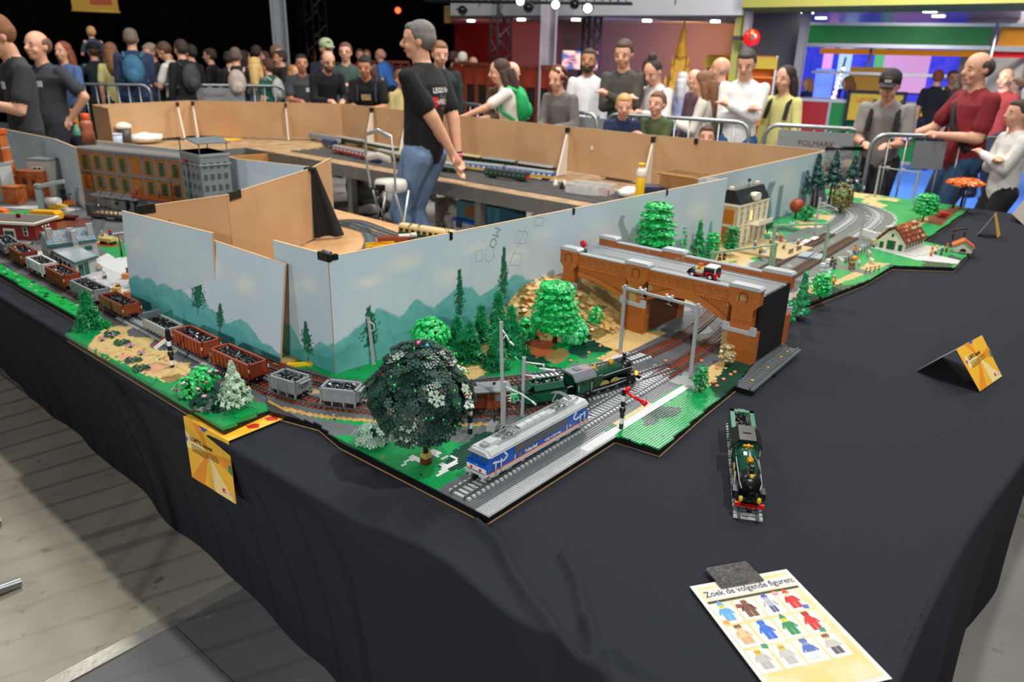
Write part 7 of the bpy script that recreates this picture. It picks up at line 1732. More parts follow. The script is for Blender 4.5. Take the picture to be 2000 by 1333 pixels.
for s_ in (0,1):
 for i in range(15):
  for j in range(5):
   f = (j+.5)/5; x = np.interp(f,[0,.55,1],[-.010,Wg*.28,Wg*.5]); z = np.interp(f,[0,.55,1],[.046,.107,.125]); sl2 = -(atan2(.061,Wg*.28+.01) if f < .55 else atan2(.018,Wg*.22))
   k = 2 if fbm(np.array([i*.5+3]),np.array([j*.9+s_*5]),4)[0] > .56 else rs.choice((0,0,1,3,0))
   part('roof_plate',rt_[k],t,(Wg-x if s_ else x,-.001+i*.0188,z+.001),(0,-sl2 if s_ else sl2,0))
MB().b2(Wg*.36,Wg*.64,-.003,.0,.0,.050).mk('green_gate',pl('#0e5a38'),t); MB().b2(Wg*.34,Wg*.36,-.004,0,0,.052).b2(Wg*.64,Wg*.66,-.004,0,0,.052).mk('gate_frame',pl('#a8582c'),t)
for x in (.14,.86): MB().b2(Wg*x-.010,Wg*x+.010,-.003,0,.0,.036).mk('green_door',pl('#0e5a38'),t)
MB().b2(Wg*.46,Wg*.54,-.003,0,.072,.086).mk('loft_window',pl('#14382c'),t)
for k in range(6): MB().b2(Wg-.001,Wg+.002,.03+.04*k,.05+.04*k,.014,.034).mk('side_window',pl('#26302c'),t)
MB().rod((Wg*.2,-.02,.118),(Wg*.45,-.012,.128),.006).mk('white_ridge_cap',WHP,t)
MB().b2(-.02,Wg+.08,-.05,.0,-.001,.003).b2(Wg,Wg+.10,-.0,Ls,-.001,.003).mk('yard_paving',pl('#bfbfba'),t)
t = thing('model_oven_house','tiny white bakehouse with an arched opening and an orange roof','model building',(*(4.5621,0.7615),LZ),R(-75),'buildings of the layout')
MB().prism([(0,0),(.085,0),(.085,.035),(.0425,.060),(0,.035)],0,.07,axis='y').mk('wall',WW,t)
for s_ in (0,1): pts = [(.0425,.068),(-.010,.034),(-.010,.027),(.0425,.061)]; pts = [(.085-x,z) for x,z in pts] if s_ else pts; MB().prism(pts,-.01,.08,axis='y').mk('roof_slope',pl('#c8622c'),t)
MB().prism([(.0425+.016*cos(q),.006+.016*sin(q)) for q in np.linspace(0,PI,9)],-.003,0,axis='y').mk('arched_opening',pl('#181614'),t)
t = thing('toy_hoist','dark brown beam hoist behind the tiny bakehouse','toy frame',(*(4.89,0.8357),LZ),R(-20)); MB().rod((0,0,0),(0,0,.055),.004).rod((.11,0,0),(.11,0,.050),.004).b2(-.01,.12,-.005,.005,.05,.058).mk('beam',pl('#4a2418'),t)
def animal(label,p,c,L=.03,h=.016,rz=0.,leg=.010):
 t = thing('toy_animal',label,'toy animal',(*p,LZ),rz,'toy animals')
 MB().ball((0,0,leg+h*.4),(L*.5,h*.42,h*.5),10,7).ball((L*.55,0,leg+h*.75),(h*.36,h*.28,h*.32),8,6).rod((L*.35,0,leg+h*.5),(L*.52,0,leg+h*.72),h*.26,h*.2).rod((L*.6,0,leg+h*.7),(L*.75,0,leg+h*.6),h*.16,h*.12).mk('body',pl(c),t)
 for x in (-.32,.32):
  for y in (-.25,.25): MB().rod((L*x,h*y,0),(L*x,h*y,leg+h*.3),h*.13).mk('leg',pl(c),t)
 for y in (-.2,.2): MB().rod((L*.52,h*y,leg+h),(L*.50,h*y*1.4,leg+h*1.25),h*.08,h*.02).mk('ear',pl(c),t)
animal('pink toy pig in the green meadow near the farm',(4.1186,1.0612),'#d8a0b0',.034,.020,R(40)); animal('pinkish toy pig on the grey yard before the farm gate',(4.3684,1.028),'#c8866a',.034,.018,R(10)); animal('tiny pink piglet in the front meadow',(3.8959,1.0429),'#e0b0c0',.022,.014,R(20))
animal('brown toy horse on the grey field path',(3.7893,1.0431),'#8a3c20',.034,.022,R(150),.016); animal('white toy sheep by the meadow fence',(3.9745,1.0058),'#d8d0b8',.028,.018,R(60))
for k,(p_,c1,c2,hr,lab,z_) in enumerate((((4.1296,1.1389),'#e8801c','#2a6ab0','#b05a28','toy figure in orange and blue on the meadow',0),((4.3394,1.1035),'#c8c060','#283048','#d8d060','yellow haired toy figure at the farm corner',0),((3.7749,1.1359),'#181818','#282828','#181818','black dressed toy figure near the striped crossing post',0),((3.7368,1.1082),'#30406a','#5a4a6a','#303848','blue toy figure next to the black dressed one',0),
                     ((4.3718,0.8274),'#e8b820','#d84a18','#d83818','toy figure in yellow at the farm picnic',0),((4.4268,0.818),'#e8e0c8','#3050a0','#e8c840','toy figure in white and blue at the farm picnic',0),((4.4368,0.7933),'#304a80','#303848','#c8c8c8','toy figure in dark blue right of the picnic',0),((4.5331,0.7899),'#b09060','#5a3a20','#8a5a30','brown toy figure by the farm wall end',0),
                     ((3.4447,1.0133),'#e8b820','#181818','#a8b8c0','toy figure in black and yellow on the sand patch',0),((3.4871,1.0508),'#e8e4dc','#d8d4c8','#e8e8e0','white toy figure beside the yellow and black one',0),((3.1592,1.5629),'#1c2c4c','#282828','#5a2018','dark blue toy figure standing behind the bridge parapet',.06),((3.347,1.5219),'#4a1c1c','#383030','#4a3434','toy figure with a dark brown cap behind the lorry',.02),((3.4283,1.5348),'#181c20','#181c20','#c8a090','black dressed toy figure behind the bridge lorry',.02))):
 minifig(lab,p_,c1,c2,hr,z=LZ+z_,sc=1.2)
t = thing('toy_umbrella','orange balloon like parasol on the meadow path','toy parasol',(*(3.8347,1.0504),LZ)); MB().rod((0,0,0),(0,0,.04),.0015).ball((0,0,.045),(.016,.016,.012)).mk('parasol',pl('#e88a1c'),t)
for k,(p_,p2,lab) in enumerate((((3.8761,1.103),(4.3498,1.1092),'dark rail fence along the meadow by the tracks'),((3.7509,0.9672),(3.8467,0.9348),'dark green rail fence at the meadow front corner'))):
 a,L = frame_of(p_,p2); t = thing('toy_fence',lab,'toy fence',(*p_,LZ),a); n = max(3,int(L/.05))
 for j in range(n+1): MB().rod((L*j/n,0,0),(L*j/n,0,.03),.002).mk('post',pl('#1c3024'),t)
 for z_ in (.012,.024): MB().b2(0,L,-.001,.001,z_-.001,z_+.001).mk('rail',pl('#1c3024'),t)
for k,(p_,lab) in enumerate((((3.6662,1.1397),'white and blue crossing post nearest the bridge firs'),((3.762,1.1488),'white and blue crossing post a step behind the nearest one'),((3.8658,1.472),'white crossing post at the mansion garden corner'),((3.7559,1.4751),'white low crossing post at the garden front'))):
 t = thing('toy_crossing_post',lab,'toy post',(*p_,LZ),0,'level crossing posts'); MB().b2(-.010,.010,-.010,.010,0,.034).mk('white_box',WHP,t); MB().b2(-.011,.011,-.011,.011,.012,.018).mk('blue_band',pl('#6a90c8'),t)
t = thing('toy_barrow','red and white toy cart at the far field edge','toy cart',(*(5.5961,1.0513),LZ)); MB().box((0,0,.02),(.10,.05,.02),rz=.5).mk('body',pl('#a81818'),t); MB().box((.08,.02,.01),(.05,.02,.01)).mk('white_part',WHP,t)
t = thing('level_crossing','pale plates of the level crossing between the rails','model crossing',(*(3.8821,1.3369),LZ),R(4));
for k in range(4): MB().b2(-.06,.06,-.12+.06*k,-.07+.06*k,.004,.011).mk('crossing_plate',pl('#9aa4b0'),t)
for k in range(3):
 t = thing('track_plate','white flat plate lying between the left rails, '+('nearest the garden post','middle one of three','farthest of three')[k],'model plate',(*[(4.0517,1.3991),(4.162,1.4045),(4.2705,1.3992)][k],LZ+.011),R(5),'white plates between the rails'); MB().b2(-.045,.045,-.015,.015,0,.004).mk('plate',pl('#e8dcd0'),t)
t = thing('white_gate','white level crossing gate beside the farm gable','toy gate',(*(4.4675,1.125),LZ),R(60)); MB().b2(-.01,.12,-.008,.008,.02,.055).b2(-.01,.0,-.01,.01,0,.06).mk('gate',WHP,t)
# ================================================================ things on and under the bare tables
def coach(label,a,b,body,stripe=None,roof='#8d9498',wincol='#1a2026',h=.075,w=.062,z=TZ+.006,wins=9,cat='model coach',nose=None,shiny=False):
 a = Vector(a); b = Vector(b); d = b-a; L = d.length
 t = thing('model_coach',label,cat,((a.x+b.x)/2,(a.y+b.y)/2,z),atan2(d.y,d.x),'coaches parked on the bare table')
 MB().b2(-L/2,L/2,-w/2,w/2,.014,h*.82).mk('body',pl(body,.3),t)
 if stripe: MB().b2(-L/2-.001,L/2+.001,-w/2-.001,w/2+.001,.018,.034).mk('lower_stripe',pl(stripe,.3),t)
 MB().prism([(-w/2-.001,h*.80),(w/2+.001,h*.80),(w/2-.006,h*.93),(w/2-.018,h),(-w/2+.018,h),(-w/2+.006,h*.93)],-L/2,L/2,axis='x').mk('roof',mat(roof,.2,.5) if shiny else pl(roof,.35),t)
 me = MB().b2(-L/wins*.30,L/wins*.30,-.001,.001,h*.48,h*.70).mesh('window',[pl(wincol,.15)])
 for k in range(wins):
  for sd in (-1,1): part('window',me,t,(-L/2+L*(k+.5)/wins,sd*(w/2+.001),0))
 for e in (-1,1): MB().b2(e*L*.34-.03,e*L*.34+.03,-.022,.022,0,.014).mk('bogie',BLKP,t)
 if nose: MB().box((L/2+.002,0,.03),(.008,w*.8,.02)).mk('red_buffer_beam',pl(nose),t)
 return t
G_ = lambda *p: p
coach('blue and yellow coach behind the dark green one, left half',(4.7926,4.6722),(4.883,4.2122),'#2456b0','#e8b818','#7d8488','#c8d0d8')
coach('blue and yellow coach behind the dark green one, right half',(4.878,4.1796),(4.921,3.7187),'#2456b0','#e8b818','#7d8488','#c8d0d8')
coach('dark green railcar with a red front in front of the blue coaches',(4.6664,4.2177),(4.7187,3.8286),'#12382a',None,'#3c4a46','#58685e',nose='#c02020',shiny=True)
coach('dark green carriage with a shiny roof behind the blue coaches, left one',(5.1568,4.6937),(5.186,4.3388),'#16342c',None,'#a0a8a8','#0c1014',shiny=True)
coach('dark brown carriage with a shiny roof behind the blue coaches, right one',(5.163,4.2788),(5.1588,3.901),'#3a2018',None,'#b0b4b4','#0c1014',shiny=True)
coach('cream roofed coach just right of the standing man',(5.1663,5.0362),(5.1634,4.7309),'#1c3028',None,'#b8a878','#0c1014')
coach('dark green coach end left of the standing man hand',(4.6395,4.7237),(4.6514,4.5226),'#1a3a2c',None,'#8d9498','#c8ccc8')
coach('red and white railcar with a silver roof at the left of the long table',(4.6706,6.2031),(4.5724,5.5712),'#a01820',None,'#b4b8ba','#d8dcdc',shiny=True)
coach('dark blue railcar coupled to the red one',(4.5724,5.5712),(4.5342,5.384),'#1c3a78',None,'#a8acb0','#d8dcdc',wins=4)
coach('silver grey streamlined coach beside the brown boards corner',(5.1569,7.3029),(5.1143,6.7229),'#909698',None,'#74797c','#90989a')
coach('short dark blue coach below the silver grey one',(4.9166,6.7037),(4.8695,6.4634),'#142c58',None,'#1c3c6c','#142c58',wins=3)
coach('dark green coach with a row of shiny studs on its roof',(5.2005,6.8347),(5.1523,6.3508),'#143428',None,'#c8ccc8','#1c2420',shiny=True)
coach('green and cream coach behind the red railcar',(5.1094,6.2742),(5.0282,5.7157),'#1c4030','#b8a060','#a0a498','#1c2420')
coach('black tank like coach seen through the chair back',(4.8054,5.7026),(4.7242,5.2693),'#1c2024',None,'#c4c8ca','#c8b060',shiny=True)
# rails of the storage yard
for k,off in enumerate((0,.11,.22,.33,.44)):
 track('storage yard track on the bare long table, '+('nearest the aisle','second from the aisle','third from the aisle','fourth from the aisle','nearest the brown boards')[k],Path([(4.42+off,2.85),(4.44+off,4.5),(4.46+off,6.6)]),TZ-.003,lambda p: '#6a7074',singly=False)
t = thing('brown_flat_wagon','rusty brown flat wagons standing alone behind the tray','model wagon',(*(5.3743,3.3917),TZ+.005),R(95)); MB().b2(-.16,.16,-.03,.03,.01,.025).mk('bed',pl('#6a2c18'),t)
for k in range(5): MB().b2(-.15+.07*k,-.13+.07*k,-.02,.02,.025,.038).mk('load_block',pl('#7c3a20'),t)
MB().b2(-.12,.12,-.02,.02,0,.01).mk('wheels',BLKP,t)
CLR = mat('#d8dcdc',.15,0,.02,alpha=.55); CLR2 = mat('#c4ccd0',.2,0,.02,alpha=.7)
t = thing('plastic_tray','clear plastic box with small parts on the long table','box',(*(4.6856,3.2054),TZ),R(-78))
MB().b2(-.16,.16,-.09,.09,0,.004).b2(-.16,.16,-.09,-.086,0,.07).b2(-.16,.16,.086,.09,0,.07).b2(-.16,-.156,-.09,.09,0,.07).b2(.156,.16,-.09,.09,0,.07).b2(-.17,.17,-.10,-.09,.066,.074).b2(-.17,.17,.09,.10,.066,.074).mk('box_wall',CLR,t)
for k,(x,c) in enumerate(((-.10,'#c8c4b0'),(-.03,'#c8c8c8'),(.04,'#d8d4c4'),(.11,'#b84030'))): MB().box((x,0,.025),(.055,.12,.04),rz=.2*k).mk('parts_bag',pl(c),t)
t = thing('yellow_bottle','yellow bottle with a white top and yellow cap','bottle',(*(4.6543,2.765),TZ))
MB().lathe([(.030,0),(.032,.004),(.032,.17),(.030,.175)],16).mk('yellow_body',mat('#e8c010',.3),t); MB().lathe([(.031,.175),(.033,.19),(.032,.215),(.020,.24)],16).mk('white_shoulder',mat('#e8e4da',.4),t); MB().lathe([(.012,.24),(.012,.25),(.026,.262),(.026,.268),(0,.268)],14).mk('cap',mat('#e8c818',.35),t)
t = thing('blue_case','dark blue case with white cloth on top, right of the yellow bottle','case',(*(4.9949,2.8122),TZ),R(-70)); MB().b2(-.15,.15,-.08,.08,0,.07).mk('case_body',pl('#1c2c50'),t); MB().b2(-.15,.15,-.085,-.08,.0,.02).mk('purple_base',pl('#5a1c50'),t)
def lump(label,p,s,col,cat,z=TZ,name='crumpled_cloth',seed=1):
 t = thing(name,label,cat,(*p,z)); b = bmesh.new(); bmesh.ops.create_icosphere(b,subdivisions=3,radius=1)
 for v in b.verts:
  k = 1+.35*(fbm(np.array([v.co.x*2.2+seed]),np.array([v.co.y*2.2+v.co.z*1.7]),seed)[0]-.5); v.co = Vector((v.co.x*s[0]*k,v.co.y*s[1]*k,max(0,(v.co.z*.5+.5))*s[2]*k))
 me = bpy.data.meshes.new('cloth_folds'); b.to_mesh(me); b.free(); me.materials.append(mat(col,.85,0,.06,30))
 for q in me.polygons: q.use_smooth = True
 part('cloth_folds',me,t); return t
lump('white crumpled plastic bag beside the yellow bottle',(4.7505,2.8925),(.10,.09,.08),'#dcdcd8','bag',seed=4)
lump('white crumpled tissue on the far left table',(3.6751,8.0072),(.17,.10,.10),'#e4ddd2','tissue',seed=6)
lump('black shoulder bag on the floor under the long table',(5.431,6.5395),(.16,.2,.12),'#101112','bag',z=0,name='floor_bag',seed=8)
lump('grey rucksack leaning under the long table',(5.585,6.9286),(.2,.2,.42),'#4a4d50','bag',z=0,name='floor_bag',seed=9)
t = thing('cardboard_box','open brown cardboard box against the brown boards','box',(5.05,2.62,TZ),R(85)); CBM = mat('#b08a5c',.75,0,.08,10)
MB().b2(-.16,.16,-.10,-.096,0,.18).b2(-.16,.16,.096,.10,0,.18).b2(-.16,-.156,-.1,.1,0,.18).b2(.156,.16,-.1,.1,0,.18).b2(-.16,.16,-.1,.1,0,.004).mk('carton',CBM,t); MB().box((0,.14,.17),(.32,.09,.004),rx=.3).mk('flap',mat('#c8a06c',.75),t)
for (p,lab,h,c1,c2,c3) in (((3.3872,8.0051),'pale blue paper cup at the far left table',.105,'#a8b8d0','#b8c4d8',0),((3.4689,7.9969),'tall dark glass with a foamy white top',.17,'#3c3836','#e8ddd0',1)):
 t = thing('cup',lab,'cup',(*p,TZ)); MB().lathe([(.050,0),(.052,.004),(.066,h)],18).mk('cup_body',mat(c1,.4),t)
 MB().lathe([(.070,h),(.070,h+.012),(0,h+.014)] if not c3 else [(.070,h-.01),(.075,h+.01),(.06,h+.03),(.03,h+.045),(0,h+.05)],18).mk('cup_top',mat(c2,.6),t)
t = thing('orange_bottle','orange drinking bottle left of the brown boards','bottle',(*(3.2711,8.3745),TZ)); MB().lathe([(.055,0),(.06,.01),(.06,.10),(.052,.13),(.058,.17),(.055,.20),(.036,.225)],18).mk('bottle_body',mat('#b86a50',.35),t); MB().lathe([(.040,.225),(.042,.23),(.042,.275),(.036,.285),(0,.287)],16).mk('screw_cap',mat('#d85a20',.35),t)
t = thing('green_bottle','small green bottle with a red cap near the magazine','bottle',(*(3.4416,9.1015),TZ)); MB().lathe([(.04,0),(.045,.01),(.035,.07),(.015,.10),(.015,.12)],14).mk('bottle_body',mat('#5a9a80',.3),t); MB().lathe([(.017,.12),(.017,.15),(0,.152)],10).mk('cap',mat('#c03030',.4),t)
t = thing('toy_set_box','yellow printed cardboard box standing behind the left board','box',(*(3.3283,9.1852),TZ),R(-20)); MB().b2(-.17,.17,0,.06,0,.27).mk('box_body',mat('#d8a828',.5),t); MB().b2(-.15,.12,-.003,0,.03,.16).mk('dark_print',mat('#4a4636',.5,0,.5,14),t); MB().b2(-.165,.0,-.004,0,.20,.24).mk('title_bar',mat('#e88a28',.5),t)
t = thing('yellow_paper','yellow sheet lying on the far table in front of the boards','paper',(*(4.3908,7.8231),TZ)); MB().b2(-.22,.22,-.12,.12,0,.003).mk('sheet',mat('#e8b030',.6),t)
t = thing('wooden_crate','open pine wood crate at the far inner table edge','crate',(*(4.1518,7.0306),.45),R(-8)); PW = mat('#b88444',.6,0,.1,9)
MB().b2(-.5,.6,-.30,-.27,0,.24).b2(-.5,.6,.27,.30,0,.24).b2(-.5,-.47,-.3,.3,0,.24).b2(.57,.6,-.3,.3,0,.24).mk('crate_board',PW,t); MB().b2(-.5,-.45,-.3,-.25,-.45,0).b2(.55,.6,-.3,-.25,-.45,0).b2(-.5,-.45,.25,.3,-.45,0).b2(.55,.6,.25,.3,-.45,0).mk('crate_leg',PW,t)
for k in range(3):
 t = thing('small_ornament','tiny white and black cone on the table edge, '+('left','middle','right')[k],'ornament',(*[(4.7504,3.5731),(4.6755,3.4526),(4.7631,3.4987)][k],TZ),0,'tiny cones on the table'); MB().lathe([(.02,0),(.02,.02),(.004,.055),(0,.06)],10).mk('cone',WHP if k != 1 else BLKP,t)
# storage boxes under the table
for k,(p,lab) in enumerate((((5.4482,4.984),'lower clear storage box with a blue lid on the floor'),)):
 pass
sbx,sby = 4.62,4.05
for k,z in enumerate((0.0,.20)):
 t = thing('storage_box',('lower' if k == 0 else 'upper')+' clear storage box with a blue lid under the long table','storage box',(sbx,sby,z),R(88),'clear storage boxes')
 MB().box((0,0,.088),(.56,.40,.176),taper=1.06).mk('tub',CLR2,t); MB().b2(-.31,.31,-.22,.22,.176,.196).mk('blue_lid',pl('#1c54c0'),t)
 for x in (-.22,.22): MB().b2(x-.03,x+.03,.218,.228,.13,.196).mk('latch',pl('#2a2e34'),t)
 MB().box((0,0,.07),(.48,.32,.12)).mk('contents',mat('#8a8e90',.8,0,.4,12),t)
t = thing('carton_box','teal patterned carton on top of the storage boxes','box',(sbx-.02,sby+.05,.40),R(88)); MB().b2(-.24,.24,-.16,.16,0,.14).mk('carton',mat('#3c7a84',.6,0,.1,12),t); MB().b2(-.10,.14,.16,.163,.02,.12).mk('brown_label',mat('#8a5a30',.6),t)
t = thing('paper_bag','patterned paper carrier bag on the floor beside the storage boxes','bag',(*(5.2336,5.2514),0),R(60)); MB().b2(-.14,.14,-.08,.08,0,.32).mk('bag_body',mat('#b8bab0',.7,0,.5,18,col2='#7a6a6c'),t); MB().path([(-.05,0,.32),(-.05,0,.42),(.05,0,.42),(.05,0,.32)],.004,5).mk('handle',WHP,t)
# white folding chair and tripod
cp = Vector((3.662,4.237,0.905)[:2]); fa_ = atan2(-cp.y,-cp.x)
t = thing('folding_chair','white padded folding bar stool with a round steel frame','chair',(cp.x,cp.y,0),fa_+.9); t.scale = (.66,.66,1.2); CW = mat('#d8d3c8',.4); ST = mat('#c8c8c6',.3,.6)
MB().lathe([(.0,.60),(.17,.60),(.185,.62),(.185,.645),(.17,.665),(0,.668)],20,sy=.9).mk('seat',CW,t)
MB().path([(-.17,-.14,.62),(-.19,-.17,.80),(-.17,-.18,.93),(0,-.19,.96),(.17,-.18,.93),(.19,-.17,.80),(.17,-.14,.62)],.013,8).mk('back_frame',ST,t)
MB().path([(-.15,-.185,.80),(0,-.20,.82),(.15,-.185,.80)],.02,8).mk('backrest',CW,t)
for sx in (-1,1): MB().rod((sx*.15,.12,.60),(sx*.17,-.24,0),.013).rod((sx*.15,-.12,.60),(sx*.17,.26,0),.013).mk('leg',ST,t)
MB().rod((-.165,.20,.17),(.165,.20,.17),.010).rod((-.165,-.16,.17),(.165,-.16,.17),.010).mk('foot_rail',ST,t)
tp = Vector((3.539,4.21,0.819)[:2])
t = thing('tripod','black camera tripod beside the white stool','tripod',(tp.x,tp.y,0))
for k in range(3): q = k*2.094+.4; MB().rod((0,0,.62),(.22*cos(q),.22*sin(q),0),.013,.009).mk('leg',BLKP,t)
MB().rod((0,0,.55),(0,0,.74),.014).box((0,0,.76),(.05,.05,.04)).mk('head',BLKP,t)
lump('white and black trainers bag on the floor by the tripod',(5.2517,6.4366),(.17,.10,.10),'#d8d8d4','bag',z=0,name='floor_bag',seed=13)
# ---- behind the front boards: curved tracks, tram, boat, battery box
p_i1 = Path([(2.6262,3.5251),(2.7199,3.4368),(2.5748,3.1633),(2.3819,2.9546),(2.275,2.8861)]+[(1.62,2.16)])
track('curved grey track on the plywood behind the painted corner',p_i1,TZ+.017,lambda p: '#6a7074',singly=False)
track('second curved grey track joining behind the painted corner',Path([(2.6863,3.6038),(2.7822,3.5139),(2.7367,3.2356),(2.6999,3.0267)]),TZ+.017,lambda p: '#6a7074',singly=False)
track('straight grey track crossing behind the painted corner',Path([(2.675,3.5558),(2.6619,3.3428),(2.6253,3.0648)]),TZ+.017,lambda p: '#6a7074',singly=False)
coach('green and cream tram coach on the plywood behind the board',(2.7229,3.0726),(2.7922,2.7418),'#c8b078','#12583c','#cdb684','#2a2620',z=TZ+.018)
q = (2.6312,2.909)
t = thing('tram_pantograph','black frame pantographs on the tram roof','model part',(*(2.6935,2.9459),TZ+.093),R(-45)); b = MB()
for k in range(2): b.rod((-.03+.05*k,-.015,0),(-.01+.05*k,-.015,.018),.0016).rod((-.03+.05*k,.015,0),(-.01+.05*k,.015,.018),.0016).rod((-.01+.05*k,-.02,.018),(-.01+.05*k,.02,.018),.002)
b.mk('frame',BLKP,t)
t = thing('toy_boat_hull','brown boat shaped wagon body with white plates on the plywood','toy boat',(*(2.5998,2.9751),TZ+.018),R(-35)); MB().prism([(-.10,0),(.08,0),(.11,.0),(.08,.035),(-.10,.035)],-.025,.025,axis='y').mk('hull',pl('#7c3a24'),t); MB().box((.04,.0,.04),(.06,.03,.008)).box((.09,.01,.04),(.03,.03,.012)).mk('white_plates',WHP,t)
t = thing('battery_box','yellow and blue toy brick carrier with red wires','toy box',(*(2.4004,2.8634),TZ+.018),R(-30)); MB().b2(-.07,.07,-.003,.003,.0,.045).b2(-.07,.07,.05,.056,0,.045).b2(.064,.07,0,.05,0,.045).mk('yellow_wall',pl('#e8b818'),t); MB().b2(-.06,.06,-.006,-.003,.004,.036).mk('blue_panel',pl('#1c3c98'),t); MB().path([(-.05,.02,.03),(-.02,.0,.06),(.03,-.01,.05),(.05,.02,.03)],.0022,5).mk('red_wire',RED,t); MB().b2(-.06,0,.01,.04,.0,.03).mk('motor',pl('#5c6064'),t)
lump('small black battery pack with cables on the plywood',(2.6577,2.9085),(.035,.03,.035),'#141618','toy part',z=TZ+.018,name='battery_pack',seed=21)
t = thing('toy_bricks','red and yellow bricks lying behind the empty track near the gap','toy bricks',(*(1.2675,1.9447),LZ),R(-38)); MB().b2(-.03,.05,-.008,.008,0,.0096).mk('yellow_plate',pl('#e8b80c'),t); MB().b2(-.046,-.032,-.008,.008,0,.0096).mk('red_brick',RED,t)
t = thing('toy_baseplate','tan studded plate leaning in the gap between the painted boards','toy plate',(*(1.2625,1.9928),LZ),R(20)); MB().b2(-.04,.04,-.025,.025,0,.006).mk('plate',pl('#a88c50'),t)
p = (7.581,2.554,1.074); t = thing('stroller','beige folding pram with a hood behind the right barriers','pram',(p[0],p[1],0),atan2(-p[1],-p[0])+PI/2+.5)
BG = mat('#a8a08c',.85,0,.08,20,.3,60)
b = MB(); n = 12
for k in range(6):
 a0,a1 = k*.36,(k+1)*.36
 b.add([(x,.02-.24*cos(a_)+.0,.62+.34*sin(a_)) for a_ in (a0,a1) for x in (-.22,.22)]+[(x,.02-.22*cos(a_),.62+.31*sin(a_)) for a_ in (a0,a1) for x in (-.20,.20)],[(0,1,3,2),(4,6,7,5),(0,2,6,4),(1,5,7,3)])
b.mk('hood',BG,t)
MB().box((0,.05,.52),(.40,.62,.16),taper=1.1).mk('carry_cot',BG,t)
for s in (-1,1): MB().path([(s*.24,.42,.06),(s*.24,-.10,.50),(s*.24,-.42,.86),(s*.20,-.46,.94)],.014,8).rod((s*.24,-.32,.10),(s*.24,.10,.52),.014).mk('side_frame',BLKP,t)
MB().rod((-.20,-.46,.94),(.20,-.46,.94),.018).mk('handle',BLKP,t)
wh_ = MB().at(rx=0,ry=PI/2).lathe([(.0,-.02),(.10,-.02),(.11,0),(.10,.02),(0,.02)],16).mesh('pram_wheel',[BLKP])
for s in (-1,1):
 for y in (.42,-.32): part('pram_wheel',wh_,t,(s*.26,y,.11))
# ================================================================ people: one continuous skin grown over shaped limbs
_ts = bpy.data.scenes.new('t')
def remesh(b,vox,it=2):
 me = b.mesh('r',[]); o = bpy.data.objects.new('r',me); _ts.collection.objects.link(o)
 m = o.modifiers.new('a','REMESH'); m.mode = 'VOXEL'; m.voxel_size = vox; m.use_smooth_shade = True
 m = o.modifiers.new('b','SMOOTH'); m.factor = .5; m.iterations = it
 _ts.view_layers[0].update(); dg = _ts.view_layers[0].depsgraph; r = bpy.data.meshes.new_from_object(o.evaluated_get(dg))
 bpy.data.objects.remove(o); return r
def capsule(b,p,q,r1,r2,tag_,n=10):
 p,q = Vector(p),Vector(q); d = q-p; L = d.length or 1e-4; w = d/L
 pts = [p-w*r1*.96,p-w*r1*.8,p-w*r1*.4,p,q,q+w*r2*.4,q+w*r2*.8,q+w*r2*.96]; rr = [r1*.15,r1*.6,r1*.92,r1,r2,r2*.92,r2*.6,r2*.15]
 b.path(pts,rr,n,tag_)
def ik(a,h,l1,l2,hint):
 a,h = Vector(a),Vector(h); d = h-a; D = min(d.length,(l1+l2)*.995); d = d.normalized(); x = (l1*l1-l2*l2+D*D)/(2*D); y = sqrt(max(0,l1*l1-x*x))
 n = Vector(hint)-d*Vector(hint).dot(d); n = n.normalized() if n.length > 1e-4 else d.orthogonal(); return a+d*x+n*y,a+d*D
SK = {'l': '#d8a184','p': '#e2b096','m': '#b87f5e','d': '#8f5f42'}
